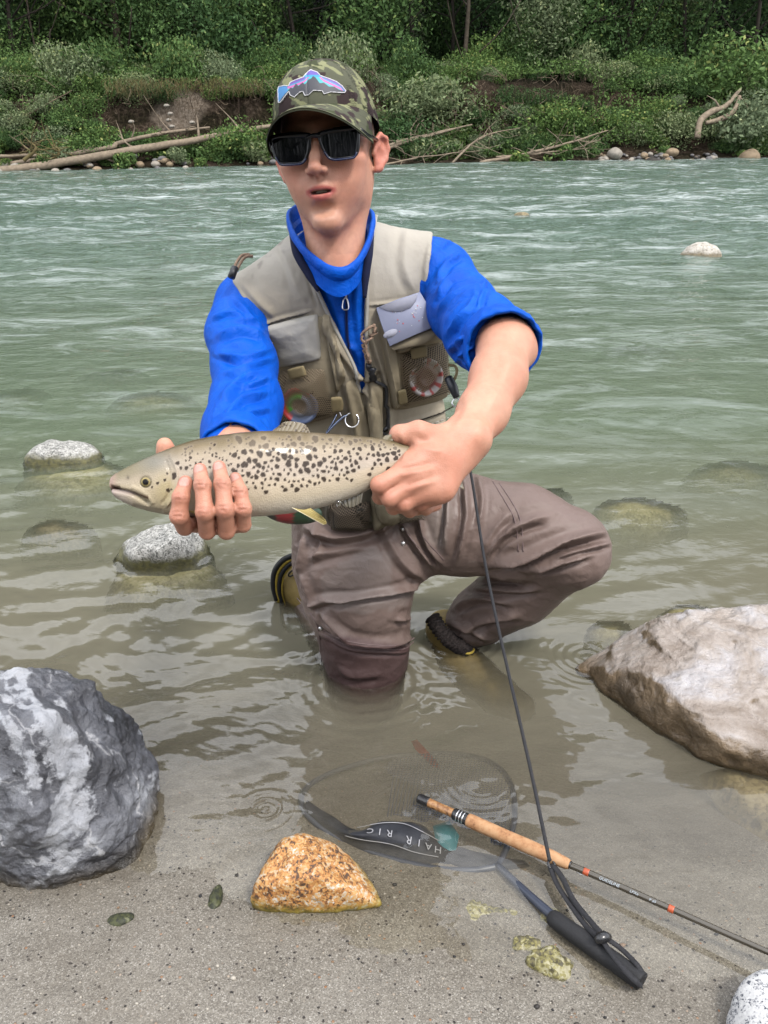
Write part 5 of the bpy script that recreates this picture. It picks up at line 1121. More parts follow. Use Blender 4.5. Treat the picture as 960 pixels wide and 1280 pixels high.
# wader seams, snaps, front zip
M_seam = simple('wader_seam_tape', lin(136, 116, 114), .6); M_steel = MT('steel'); M_steel.set(color=(.6, .6, .6), metal=1.0, rough=.28); M_steel = M_steel.m
for pts in ([(616, 602), (632, 628), (644, 652), (648, 690)], [(624, 604), (640, 628), (651, 652), (654, 690)], [(352, 712), (365, 740), (392, 772), (400, 800), (403, 850)], [(403, 788), (440, 803), (500, 807), (518, 797)], [(402, 792), (440, 808), (500, 812), (517, 802)], [(500, 650), (515, 675), (545, 705)], [(513, 640), (530, 672), (555, 700)]):
    P, N = path_on(WB, pts, 40, .0002); tube('seam', P, .0013, M_seam, waders, 5)
for (u, v) in ((504, 661), (504, 679), (401, 785)):
    p, n = hitpx(WB, u, v); t = np.linspace(0, 2 * pi, 20, endpoint=False); e = np.cross(n, [0, 0, 1]); e /= np.linalg.norm(e); f = np.cross(n, e); V, F = tube_geo(np.array([p, p + n * .004]), [.0050, .0038], 14); mesh('snap_button', V, F, M_steel, waders)
# ---------------------------------------------------------------- vest pockets and fittings
M_flap = simple('washed_grey_cotton', lin(204, 200, 190), .88, .08, 24, .4, 60, .004); M_pock = simple('khaki_cotton', lin(176, 163, 136), .88, .14, 26, .5, 60, .004); M_web = simple('tan_webbing', lin(166, 150, 112), .8, .08, 60, .6, 700, .001)
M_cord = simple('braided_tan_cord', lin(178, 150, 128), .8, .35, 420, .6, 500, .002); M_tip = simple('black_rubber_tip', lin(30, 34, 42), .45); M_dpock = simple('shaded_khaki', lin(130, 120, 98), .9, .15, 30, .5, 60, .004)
def mesh_cloth(name, col, per=2.3):
    m = MT(name); pu, pv = m.attr('pu', 'Fac'), m.attr('pv', 'Fac'); a = m.math('ADD', pu, m.math('MULTIPLY', pv, .55)); b = m.math('SUBTRACT', pv, m.math('MULTIPLY', pu, .45))
    sa = m.math('ABSOLUTE', m.math('SINE', m.math('MULTIPLY', a, pi / per))); sb = m.math('ABSOLUTE', m.math('SINE', m.math('MULTIPLY', b, pi / per))); h = m.math('MULTIPLY', sa, sb)
    al = m.ramp(h, [(.34, 1), (.42, 0)]); c = m.ramp(m.noise(20, 3), [(.3, tuple(.75 * x for x in col)), (.7, col)]); m.set(color=c, rough=.8, alpha=al, normal=m.bump(h, .4, .001)); return m.m
M_mesh = mesh_cloth('brown_pocket_mesh', lin(172, 152, 122)); M_meshd = mesh_cloth('dark_pocket_mesh', lin(104, 88, 68)); M_dark = simple('dark_inner_cloth', lin(52, 46, 38), .9)
patch('chest_pocket', VB, [(330, 412), (412, 392), (424, 500), (340, 520)], .006, M_pock, vest, .004)
patch('pocket_lining', VB, [(344, 460), (410, 455), (420, 516), (340, 534)], .0075, M_dark, vest, .002)
patch('mesh_pocket', VB, [(343, 458), (410, 455), (423, 518), (339, 540)], .011, M_mesh, vest, .017, edge=.3)
patch('pocket_flap', VB, [(328, 408), (399, 391), (405, 447), (346, 459)], .014, M_flap, vest, .006, edge=.3, wr=.002)
patch('side_pocket', VB, [(402, 394), (412, 392), (432, 470), (422, 492)], .010, M_pock, vest, .006)
patch('chest_pocket', VB, [(470, 400), (548, 385), (560, 498), (492, 514)], .006, M_pock, vest, .006)
patch('pocket_lining', VB, [(494, 440), (552, 424), (557, 492), (500, 504)], .012, M_dark, vest, .004)
patch('mesh_pocket', VB, [(492, 438), (553, 420), (558, 494), (498, 508)], .015, M_mesh, vest, .018, edge=.3)
patch('pocket_flap', VB, [(484, 424), (548, 404), (545, 424), (488, 440)], .022, M_pock, vest, .004, edge=.3, wr=.002)
patch('gusset', VB, [(474, 402), (486, 400), (500, 505), (490, 512)], .012, M_pock, vest, .010)
patch('waist_pocket', VB, [(400, 548), (452, 548), (452, 600), (400, 600)], .006, M_dpock, vest, .004); patch('inner_pocket', VB, [(460, 478), (476, 470), (478, 560), (462, 590)], .008, M_pock, vest, .004)
patch('front_placket', VB, [(430, 480), (444, 472), (470, 560), (458, 612)], .005, M_pock, vest, .002); patch('front_placket', VB, [(458, 500), (474, 500), (484, 640), (468, 650)], .010, M_pock, vest, .006)
patch('lower_mesh_pocket', VB, [(412, 632), (462, 628), (458, 660), (416, 658)], .010, M_dark, vest, .010); patch('lower_mesh_pocket', VB, [(410, 630), (464, 626), (461, 662), (414, 660)], .014, M_meshd, vest, .012, edge=.3)
patch('lower_pocket', VB, [(462, 620), (500, 612), (506, 648), (466, 662)], .014, M_dpock, vest, .010, edge=.3); patch('lower_mesh_pocket', VB, [(488, 634), (530, 626), (528, 646), (496, 652)], .020, M_meshd, vest, .010, edge=.3)
for qd in ([(366, 456), (386, 451), (390, 463), (370, 468)], [(414, 488), (427, 487), (428, 505), (416, 506)], [(503, 432), (522, 428), (523, 442), (505, 445)], [(491, 480), (501, 477), (503, 494), (493, 497)]):
    lf = .024 if qd[0][0] < 420 else .026; patch('webbing_tab', VB, qd, lf, M_web, vest, .001, 10, 10, root=lf - .0035)
# bound edges and stitching
_vl = VEST_V[1:8]; _vr = VEST_V[9:14]
def edge_pts(bvh, L, shift, n, lift):
    p = spline(np.array([(x + shift, y) for x, y in L], float), n); return path_on(bvh, p, n, lift, spl=False)
for nm, L, sh in (('front_binding', _vl, -2.5), ('front_binding', _vr, 2.5)):
    P, N = edge_pts(VB, L, sh, 60, .0015); tube(nm, P, .0032, M_flap, vest, 8)
for L in [] and ([(289, 352), (299, 364), (312, 386), (324, 412), (332, 440), (340, 468)], [(539, 296), (533, 330), (536, 368), (545, 410), (556, 455), (564, 500)]):
    P, N = edge_pts(VB, L, 1.5 if L[0][0] < 400 else -1.5, 60, .0012); tube('armhole_binding', P, .0026, M_pock, vest, 8)
P, N = path_on(VB, [(466, 542), (500, 533), (546, 518), (566, 508)], 40, .001); tube('waist_seam', P, .0013, M_dark, vest, 6)
for k in range(9):
    q = [(504 + k * 6.5, 543 - k * 2.4), (508 + k * 6.5, 541.5 - k * 2.4)]; P, N = path_on(VB, q, 4, .0015, spl=False); tube('bar_tack', P, .0012, M_flap, vest, 5)
for L, tipn in (([(337, 417), (341, 428), (344, 440), (342, 456)], [(342, 458), (343, 474)]), ([(338, 416), (337, 430), (339, 444), (341, 456)], None), ([(462, 404), (459, 416), (463, 432), (470, 448)], [(470, 449), (473, 466)]), ([(463, 404), (464, 418), (467, 434), (471, 448)], None)):
    P, N = path_on(VB, L, 24, .024 if L[0][0] < 400 else .018); tube('zip_cord', P, .0026, M_cord, vest, 7)
    if tipn: P, N = path_on(VB, tipn, 8, .024 if L[0][0] < 400 else .018); tube('cord_tip', P, .0054, M_tip, vest, 8)
P, N = path_on(VB, [(473, 466), (475, 490), (478, 520), (480, 548)], 20, .014); tube('black_tether', P, .0035, M_tip, vest, 6)
P = [W(x, y, d) for x, y, d in [(312, 318, 1.40), (303, 319, 1.395), (297, 326, 1.39), (292, 336, 1.385)]]; tube('shoulder_cord', P, .0026, M_cord, vest, 7, 16); tube('shoulder_cord', [W(x + 4, y + 2, d) for x, y, d in [(312, 318, 1.40), (303, 319, 1.395), (297, 326, 1.39), (292, 336, 1.385)]], .0026, M_cord, vest, 7, 16)
tube('cord_toggle', [W(294, 334, 1.384), W(289, 347, 1.38)], [.006, .0065], M_tip, vest, 10)
P = [W(x, y, 1.40) for x, y in [(560, 456), (569, 458), (571, 466), (566, 476), (561, 470)]]; tube('tan_ring', P, .0026, M_web, vest, 6, 20)
tube('black_clip', [W(560, 472, 1.395), W(566, 484, 1.39), (W(571, 497, 1.39))], [.007, .0085, .0055], M_tip, vest, 8, 8); tube('wire_gate', [W(x, y, 1.39) for x, y in [(569, 497), (574, 500), (572, 509), (565, 505), (568, 498)]], .0014, M_steel, vest, 6, 18)
M_dblue = simple('dark_blue_tape', lin(6, 50, 130), .7)
# jacket zip
JB = BVHTree.FromPolygons(_jv.tolist(), _jf.tolist())
P, N = path_on(JB, [(433, 348), (433, 380), (434, 420), (443, 462)], 50, .0012); V, F = ribbon_geo(P, N, .0055, .0012); mesh('zip', V, F, M_dblue, jacket); V, F = ribbon_geo(P, N, .0012, .0024); mesh('zip_teeth', V, F, M_navy, jacket)
P, N = path_on(JB, [(432, 350), (432, 362), (432, 372)], 8, .005); tube('zip_slider', P, [.0032, .0022, .0020], M_steel, jacket, 8, 8)
P = np.array([W(x, y, (P[-1] - CAM) @ Fv - .003) for x, y in [(432, 372), (429, 376), (428.5, 386), (435.5, 386), (434.5, 376), (432, 372)]]); tube('zip_pull', P, .0011, M_steel, jacket, 6, 28)
P = [W(x, y, d) for x, y, d in [(364, 290, 1.372), (372, 318, 1.352), (388, 345, 1.345), (398, 364, 1.345)]]; tube('dark_collar_edge', P, [.004, .008, .008, .003], M_navy, jacket, 8, 24)
P = [W(x, y, d) for x, y, d in [(465, 290, 1.372), (461, 318, 1.350), (457, 345, 1.35), (456, 372, 1.352)]]; tube('dark_collar_edge', P, [.004, .007, .007, .003], M_navy, jacket, 8, 24)
# ================================================================ THE TROUT
def build_fish():
    # u, top, bottom, optical distance, half thickness (m)
    st = [(137.5, 603, 607, .935, .002), (139, 597, 615, .935, .006), (145, 592, 622, .936, .010), (155, 586.5, 628, .938, .014), (168, 580, 634, .941, .018), (182, 573.5, 638, .944, .021), (200, 566, 642, .947, .0245), (220, 558, 645, .951, .0275), (245, 550, 646, .956, .030),
          (270, 545, 646.5, .960, .0315), (300, 541, 646.5, .966, .0325), (330, 539, 645, .972, .032), (360, 539, 642, .978, .031), (390, 541, 637, .985, .029), (420, 543, 629, .992, .026), (445, 545, 620, .998, .0225), (470, 547.5, 607, 1.004, .019), (490, 551, 597, 1.009, .016), (505, 555, 592, 1.013, .0135), (520, 558, 590, 1.018, .0115), (540, 558, 594, 1.024, .008)]
    st = np.array(st, float); ns, na = 620, 260; t = np.linspace(0, len(st) - 1, ns); g = np.array([np.interp(t, np.arange(len(st)), st[:, k]) for k in range(5)]).T
    for _ in range(12): g[1:-1] = g[1:-1] * .5 + (g[:-2] + g[2:]) * .25
    a = np.linspace(0, 2 * pi, na, endpoint=False); V = np.zeros((ns, na, 3)); PX = np.zeros((ns, na, 2))
    tilt = radians(12)
    for i, (u, tp, bt_, d, w_) in enumerate(g):
        c = W(u, (tp + bt_) / 2, d); hh = (bt_ - tp) / 2 * d / FPX; ca, sa = np.cos(a), np.sin(a)
        # a=0 up the back, a=pi/2 towards the camera side
        up = np.sign(ca) * np.abs(ca) ** .92; sd_ = np.sign(sa) * np.abs(sa) ** .86; egg = 1 - .06 * ca
        off = up[:, None] * hh * Uv + (sd_ * egg)[:, None] * w_ * (-Fv * cos(tilt)) + (sd_ * w_ * sin(tilt) * .35)[:, None] * Uv
        V[i] = c + off
    P = V.reshape(-1, 3); u, v, z = proj(P); front = np.tile(np.sin(a) > -.05, ns); A = np.tile(a, ns); gi = np.repeat(np.arange(ns), na); h = (v - g[gi, 1]) / (g[gi, 2] - g[gi, 1])
    # --- relief: mouth slit, jaw plate, gill cover, eye
    N = vnormals(P, grid_faces(ns, na, True)); out = P - np.repeat(V.mean(1), na, 0); N *= np.sign((N * out).sum(1))[:, None]; D = np.zeros(len(P))
    def line(pts, w_, amp, sg=0):
        nonlocal D
        q = spline(np.array(pts, float), 40); d, s, al = linedist(u, v, q); x = d / w_; pr = np.exp(-x * x)
        if sg: pr = np.where(s * sg > 0, np.exp(-x * x), np.exp(-(3 * x) ** 2))
        D += amp * pr * front * sstep(0, .06, al) * sstep(1, .9, al)
    line([(136, 611), (150, 613), (165, 617), (178, 625), (188, 632)], 2.6, -.0050); line([(137, 609), (150, 611)], 2.5, -.004)
    line([(163, 608), (176, 614), (188, 624), (192, 632)], 3, .0012); line([(212, 566), (222, 590), (220, 615), (207, 636)], 3.0, .0020, 1); line([(207, 574), (213, 596), (210, 618), (200, 632)], 2.0, -.0012)
    line([(165, 632), (185, 637), (205, 640)], 2.5, -.001)
    er = np.hypot(u - 182, v - 602.5) * 1.28; D += front * (.0022 * np.exp(-(er / 7) ** 4) - .0010 * np.exp(-((er - 8.5) / 1.6) ** 2))
    D += .00035 * fbm(P, 60, 3) * (u > 215); P = P + N * D[:, None]
    # --- colour in albedo
    n1 = fbm(P, 25, 4); n2 = fbm(P, 90, 3); hb = h + .05 * n1
    stops = [(0, lin(112, 98, 72)), (.08, lin(150, 134, 106)), (.22, lin(200, 184, 160)), (.45, lin(220, 204, 186)), (.62, lin(232, 214, 188)), (.8, lin(232, 216, 188)), (1.0, lin(234, 224, 208))]
    C = np.array([np.interp(hb, [s[0] for s in stops], [s[1][k] for s in stops]) for k in range(3)]).T; C *= (1 + .10 * n2 + .06 * n1)[:, None]
    def bl(m, col, a_=1.0):
        m = (np.clip(m, 0, 1) * a_)[:, None]; C[:] = C * (1 - m) + np.array(col) * m
    bl(sstep(226, 205, u) * sstep(.2, .5, h), lin(190, 176, 140), .5); bl(sstep(215, 190, u) * (1 - sstep(.2, .45, h)), lin(142, 134, 106), .7)
    bl(np.exp(-((u - 200) / 26) ** 2 - ((v - 578) / 12) ** 2), lin(150, 158, 168), .35)
    bl(sstep(150, 138, u), lin(206, 172, 160), .7); bl(np.exp(-((v - 611 - (u - 137) * .22) / 2.6) ** 2) * (u < 186) * (u > 136), lin(84, 52, 44), .9); bl((v > 613) * sstep(178, 150, u), lin(220, 204, 196), .6)
    bl(np.exp(-((u - 208) / 14) ** 2 - ((v - 612) / 22) ** 2), lin(206, 190, 128), .45)
    bl(np.exp(-((h - .55) / .05) ** 2) * sstep(300, 420, u), lin(206, 196, 184), .4)
    # scales: fine criss-cross, only a breath of tone
    sc = np.sin(u * 2.1 + v * 1.25) * np.sin(u * 2.1 - v * 1.25); C *= (1 + .055 * sc * sstep(215, 235, u))[:, None]
    rs = np.random.RandomState(3); sp = []
    def add(n, fu, fh, fr_, mind):
        k = 0; tr = 0
        while k < n and tr < n * 60:
            tr += 1; uu = fu(); hh = fh(uu); tp = np.interp(uu, st[:, 0], st[:, 1]); bb = np.interp(uu, st[:, 0], st[:, 2]); vv = tp + hh * (bb - tp); r = fr_(uu, hh) * .92
            if all((uu - x) ** 2 + (vv - y) ** 2 > (mind + (r + q) * .8) ** 2 for x, y, q, *_ in sp): sp.append((uu, vv, r, rs.uniform(.75, 1.3), rs.uniform(-.6, .6), hh)); k += 1
    for q in [(233, 585, 2.6), (222, 579, 2.6), (218, 594, 3.4), (217, 597, 2.4), (206, 600, 1.9), (197, 604, 2.0), (210, 613, 2.6), (190, 609, 1.5), (250, 579, 2.4), (262, 577, 2.2), (238, 572, 2.0), (209, 592, 1.6), (226, 585, 2.0), (268, 556, 1.8), (214, 612, 1.5)]: sp.append((*q, 1.0, 0, .4))
    add(135, lambda: rs.uniform(288, 500), lambda x: np.clip(rs.normal(.36, .17), .08, .72), lambda x, h_: rs.uniform(2.1, 4.4) * (1.15 if h_ < .5 and x < 400 else .85), 1.3)
    add(75, lambda: rs.uniform(226, 500), lambda x: rs.uniform(.06, .40), lambda x, h_: rs.uniform(1.1, 2.1), 1.2)
    add(40, lambda: rs.uniform(300, 440), lambda x: rs.uniform(.40, .68), lambda x, h_: rs.uniform(1.6, 2.8), 2.5)
    sm = np.zeros(len(P)); smf = np.zeros(len(P))
    for (x, y, r, el, an, hh) in sp:
        i = np.where((np.abs(u - x) < r * 2.5) & (np.abs(v - y) < r * 2.5) & front)[0]; du, dv = u[i] - x, v[i] - y; ca, sa = cos(an), sin(an); a1, a2 = (du * ca + dv * sa) * (1 / (1 / el) ** .5), (-du * sa + dv * ca) * (1 / el) ** .5
        ang = np.arctan2(a2, a1); rr = np.hypot(a1, a2) / (r * (1 + .13 * np.sin(2 * ang + x * 7) + .09 * np.sin(3 * ang + y * 5) + .06 * np.sin(5 * ang + x * 3))); m_ = sstep(1.12, .82, rr) * (.95 if hh > .2 else .62); sm[i] = np.maximum(sm[i], m_)
        smf[i] = np.maximum(smf[i], np.exp(-(rr / 1.5) ** 2))
    bl(smf * .35, lin(206, 190, 172)); bl(sm, (.013, .007, .005), .97)
    bl(sstep(10.4, 8.6, er) * front * (u < 200), lin(150, 140, 112), .9); bl(sstep(7.6, 6.6, er) * front, lin(190, 172, 118), 1); bl(sstep(4.3, 3.5, np.hypot((u - 182.5), (v - 602.7))) * front, (.006, .005, .005), 1); bl(np.exp(-((er - 8.4) / .8) ** 2) * front, lin(110, 100, 78), .6)
    bl(np.exp(-((u - 160) / 2) ** 2 - ((v - 597) / 2.4) ** 2), lin(90, 82, 74), .7)
    m = MT('trout_skin'); n = m.noise(900, 2); m.set(color=m.attr('Col'), rough=.40, spec=.06, coat=.16, coatr=.11, normal=m.bump(m.math('ADD', m.math('MULTIPLY', m.vor(620), 1.2), m.noise(120, 4)), .32, .0011)); m.b.inputs['Subsurface Weight'].default_value = 0
    F = grid_faces(ns, na, True); V0 = P; root = empty('trout', W(330, 592, .972)); tag(root, 'brown trout with dark spots held up in both hands', 'fish')
    caps = [np.stack([np.arange(1, na - 1), np.arange(2, na), np.zeros(na - 2, int)], 1), np.stack([np.arange(1, na - 1), np.arange(2, na), np.zeros(na - 2, int)], 1) + (ns - 1) * na]
    mesh('body', P, [F[:, ::-1]] + caps, m.m, root, cols=C)
    # fins: rayed, thin, each with an outline and thickness
    mf = MT('fin_membrane'); mf.set(color=mf.attr('Col'), rough=.35, coat=.3, alpha=mf.attr('op', 'Fac')); 
    def fin(name, base, tips, d0, d1, colf, th=.0012, rays=26, opac=.95):
        nb, nh = 70, 26; b = spline(np.array(base, float), nb); e = spline(np.array(tips, float), nb); t_ = np.linspace(0, 1, nh)[:, None, None]; Q = b[None] * (1 - t_) + e[None] * t_; dd = d0 + (d1 - d0) * np.linspace(0, 1, nh)[:, None] * np.ones((1, nb)); 
        wave = .0016 * np.sin(np.linspace(0, rays * pi, nb))[None] * np.linspace(.3, 1, nh)[:, None]; X = np.array([[W(Q[i, j, 0], Q[i, j, 1], dd[i, j] + wave[i, j] * .5) for j in range(nb)] for i in range(nh)])
        T = np.linspace(0, 1, nh)[:, None] * np.ones((1, nb)); J = np.linspace(0, 1, nb)[None] * np.ones((nh, 1)); ray_ = .5 + .5 * np.sin(np.linspace(0, rays * 2 * pi, nb))[None] * np.ones((nh, 1))
        cc = colf(T.ravel(), J.ravel(), ray_.ravel(), Q.reshape(-1, 2)); A_ = X.reshape(-1, 3); V = np.vstack([A_, A_ + Fv * th]); n_ = nb * nh; f = grid_faces(nh, nb); rim = np.concatenate([np.arange(nb), np.arange(1, nh) * nb + nb - 1, (nh - 1) * nb + np.arange(nb - 2, -1, -1), np.arange(nh - 2, 0, -1) * nb]); r2 = np.roll(rim, -1)
        mesh(name, V, np.vstack([f[:, ::-1], f + n_, np.stack([rim, r2, r2 + n_, rim + n_], 1)]), mf.m, root, cols=np.vstack([cc, cc]), attrs={'op': np.full(2 * n_, opac)})
    def cdorsal(T, J, r, Q):
        c = np.array(lin(176, 162, 136)) * (.85 + .25 * r[:, None]); s = np.zeros(len(T))
        for k in range(26): x, y = rs.uniform(345, 388), rs.uniform(528, 544); s = np.maximum(s, np.exp(-(((Q[:, 0] - x) / 1.7) ** 2 + ((Q[:, 1] - y) / 1.0) ** 2)))
        s = sstep(.35, .6, s)[:, None]; return c * (1 - s) + np.array(lin(96, 78, 62)) * s
    fin('dorsal_fin', [(334, 543), (350, 543), (372, 544), (392, 546)], [(346, 534), (358, 527), (380, 530), (389, 543)], .975, .975, cdorsal)
    cp = lambda T, J, r, Q: (np.array(lin(206, 186, 112)) * (1 - J[:, None] * .0) * (.86 + .2 * r[:, None])) * (1 - sstep(.75, 1, 1 - J)[:, None] * .0) + (sstep(.82, .97, 1 - J) * .25)[:, None]
    fin('pelvic_fin', [(364, 634), (372, 636), (380, 637), (388, 635)], [(404, 656), (408, 655), (407, 650), (402, 645)], .955, .940, cp, rays=12)
    ca_ = lambda T, J, r, Q: np.array(lin(150, 138, 108)) * (.9 + .2 * r[:, None]) * np.ones((len(T), 1))
    fin('adipose_fin', [(478, 549), (484, 550), (490, 551)], [(480, 545), (490, 543), (497, 548)], 1.003, 1.003, ca_, th=.003, rays=3)
    fin('anal_fin', [(424, 626), (440, 621), (454, 616)], [(430, 633), (440, 634), (452, 628)], .998, .998, lambda T, J, r, Q: np.array(lin(130, 122, 104)) * (.85 + .2 * r[:, None]), rays=10)
    fin('tail_fin', [(534, 560), (538, 575), (536, 592)], [(585, 540), (574, 578), (580, 612)], 1.03, 1.075, cdorsal, rays=20)
    fin('pectoral_fin', [(226, 632), (232, 638), (238, 640)], [(262, 642), (268, 648), (258, 652)], .938, .94, cp, rays=10)
    # water drops hanging from the belly
    for (x, y, d) in ((423, 629, .985), (473, 624, 1.0)): D_, F_ = ico(3); V = W(x, y, d) + D_ * .0032 * np.array([1, 1, 1.5]); mesh('water_drop', V, F_, M_drop, root)
M_drop = MT('clear_water_drop'); M_drop.set(color=(.9, .9, .9), rough=.02, trans=1.0, ior=1.33); M_drop = M_drop.m
build_fish()
# ================================================================ TACKLE: net, rod, cord, fly box, spools, forceps
M_foam = simple('black_foam', (.012, .012, .013), .62, .2, 300, .35, 500, .0008); M_black = simple('black_gloss', (.01, .01, .011), .25); M_shaft = simple('dark_grey_aluminium', lin(58, 66, 84), .4)
M_strap = simple('black_webbing', (.014, .014, .016), .7, .3, 300, .8, 900, .0008); M_band = simple('black_net_fabric', (.016, .017, .021), .6, .3, 40, .5, 60, .004); M_print = simple('white_print', lin(176, 176, 180), .6)
M_orangew = simple('orange_wrap', lin(214, 100, 58), .35); M_clear = MT('clear_cord'); M_clear = simple('net_mesh_cord', lin(64, 76, 104), .5)
def text(name, body, size, o, ex, ey, mt, parent, ext=.0002, space=1.0, shear=0.0):
    c = bpy.data.curves.new(name, 'FONT'); c.body = body; c.size = size; c.extrude = ext; c.align_x = 'CENTER'; c.align_y = 'CENTER'; c.space_character = space; c.shear = shear; c.resolution_u = 3
    t = bpy.data.objects.new(name, c); me = bpy.data.meshes.new_from_object(t); bpy.data.objects.remove(t); ex = np.array(ex) / np.linalg.norm(ex); ez = np.cross(ex, ey); ez /= np.linalg.norm(ez); ey = np.cross(ez, ex)
    me.transform(Matrix(((ex[0], ey[0], ez[0], o[0]), (ex[1], ey[1], ez[1], o[1]), (ex[2], ey[2], ez[2], o[2]), (0, 0, 0, 1)))); return link(name, me, parent, mt)
# ---- landing net
net = empty('landing_net', WZ(560, 1090, -.02)); tag(net, 'black-handled landing net with its hoop and dark bag sunk in the shallows', 'landing net')
gp = [WZ(690, 1146, .006), WZ(700, 1154, .010), WZ(745, 1186, .014), (WZ(793, 1220, .016)), WZ(803, 1228, .016)]; P = spline(gp, 60); t = np.linspace(0, 1, 60); r = .0118 + .0022 * np.sin(t * pi * .9) ; r[:3] = [.006, .0095, .0112]; r[-3:] = [.0135, .0120, .006]; V, F = tube_geo(P, r, 24); V += .0006 * fbm(V, 60, 2)[:, None]; mesh('handle_grip', V, F, M_foam, net); SUBM.append((V, F[0]))
P = spline([WZ(700, 1153, .008), WZ(660, 1118, -.002), WZ(622, 1082, -.016)], 30); V, F = tube_geo(P, np.linspace(.0078, .0062, 30), 16); mesh('shaft', V, F, M_shaft, net); SUBM.append((V, F[0]))
hp = np.array([WZ(u, v, z) for u, v, z in [(622, 1083, -.018), (590, 1088, -.020), (545, 1086, -.022), (490, 1074, -.022), (440, 1056, -.024), (400, 1034, -.026), (378, 1008, -.03), (384, 984, -.05), (425, 962, -.07), (490, 946, -.085), (560, 942, -.08), (612, 952, -.06), (638, 980, -.042), (643, 1020, -.028), (634, 1058, -.022), (622, 1083, -.018)]])
P = spline(hp, 160); V, F = tube_geo(P, .0058, 12, False); mesh('hoop', V, F, M_shaft, net); SUBM.append((V, F[0]))
# bag netting: real crossing cords sagging inside the hoop
hpoly = [proj(p)[:2] for p in P]; hpoly = np.array(hpoly)
parts = []
for k in range(66):
    for dr in (0, 1):
        if dr == 0: a, b = np.array([372 + k * 4.4, 935.]), np.array([372 + k * 4.4 - 30, 1095.])
        else: a, b = np.array([365., 938 + k * 2.5]), np.array([650., 938 + k * 2.5 - 14])
        q = np.array([a + (b - a) * s for s in np.linspace(0, 1, 70)]); ins = polydist(q[:, 0], q[:, 1], hpoly) < 1; q = q[ins]
        if len(q) < 6: continue
        q = q + 2.0 * np.column_stack([noise(np.column_stack([q * .05, np.full(len(q), 1.0)])), noise(np.column_stack([q * .05, np.full(len(q), 7.0)]))]); keep_ = (q[:, 0] > 505 + 25 * np.sin(q[:, 1] * .09)) & (q[:, 1] < 1058)
        if keep_.sum() < 6: continue
        q = q[keep_]; dd = -polydist(q[:, 0], q[:, 1], hpoly)
        z = -.030 - .016 * np.clip(dd / 30, 0, 1) + .006 * noise(np.column_stack([q * .03, np.full(len(q), 3.0)])); Q = np.array([WZ(x, y, zz) for (x, y), zz in zip(q, z)]); V, F = tube_geo(Q[::2] if len(Q) > 12 else Q, .0010, 4, False); parts.append((V, F))
V, F = join_geo(parts); o = mesh('netting', V, F, M_clear, net); o['kind'] = 'stuff'
# black fabric band folded up over the near-left side of the hoop, a hump of it standing out of the water
us = np.linspace(0, 1, 120); lowp = spline(np.array([(378, 1012), (402, 1036), (440, 1060), (490, 1080), (545, 1091), (600, 1092), (662, 1082)], float), 120); upp = spline(np.array([(384, 1000), (412, 1018), (446, 1037), (478, 1027), (522, 1029), (552, 1050), (600, 1066), (655, 1075)], float), 120)
rows = []; nr = 22
for j, s in enumerate(np.linspace(0, 1, nr)):
    q = lowp * (1 - s) + upp * s; hump = np.exp(-((us - .42) / .20) ** 4); z = -.024 + (.009 + .009 * hump) * np.sin(s * pi * .8) + hump * .016 * sstep(.25, .75, s) * (1 - .25 * sstep(.9, 1, s)); rows.append([WZ(q[i, 0], q[i, 1], z[i]) for i in range(120)])
V = np.array(rows).reshape(-1, 3); V[:, 2] += .0035 * fbm(V, 22, 3); F = grid_faces(nr, 120); N_ = np.array([0, 0, -1.0]); n = len(V); rim = np.concatenate([np.arange(120), np.arange(1, nr) * 120 + 119, (nr - 1) * 120 + np.arange(118, -1, -1), np.arange(nr - 2, 0, -1) * 120]); r2 = np.roll(rim, -1)
mesh('fabric_band', np.vstack([V, V + N_ * .002]), np.vstack([F, F[:, ::-1] + n, np.stack([r2, rim, rim + n, r2 + n], 1)]), M_band, net); SUBM.append((V, F)); NB = BVHTree.FromPolygons(V.tolist(), F.tolist())
for L in ([(432, 1044), (455, 1049), (490, 1055), (520, 1066), (548, 1072)], [(447, 1036), (478, 1030), (505, 1031), (528, 1041), (548, 1052)]):
    Pp, Np = path_on(NB, L, 40, .0020); tube('white_piping', Pp, .0008, M_print, net, 6)
a_, n_ = hitpx(NB, 534, 1054); b_, _ = hitpx(NB, 468, 1040)
if a_ is not None and b_ is not None:
    for ch, (u, v) in zip('HAIR RIC', [(547, 1063), (535, 1059), (523, 1054), (511, 1050), (0, 0), (487, 1042.5), (475, 1040.5), (463, 1040)]):
        if ch == ' ': continue
        p, nn = hitpx(NB, u, v); p = p + nn * .0028; e = b_ - a_; e = e - nn * (e @ nn); text('letter', ch, .0180, p, e, np.cross(nn, e), M_print, net, .0003)
M_teal = simple('teal_tag_cloth', lin(60, 128, 136), .6, .1, 30)
V = np.array([WZ(x, y, z) for x, y, z in [(541, 1032, -.014), (562, 1026, -.012), (574, 1044, -.013), (570, 1062, -.016), (548, 1066, -.016)]]); mesh('teal_tag', np.vstack([V, V - [0, 0, .003]]), [np.array([[4, 3, 2, 1, 0]]), np.array([[0, 1, 6, 5], [1, 2, 7, 6], [2, 3, 8, 7], [3, 4, 9, 8], [4, 0, 5, 9]])], M_teal, net); SUBM.append((V, np.array([[0, 1, 2, 3], [0, 3, 4, 4]])[:1]))
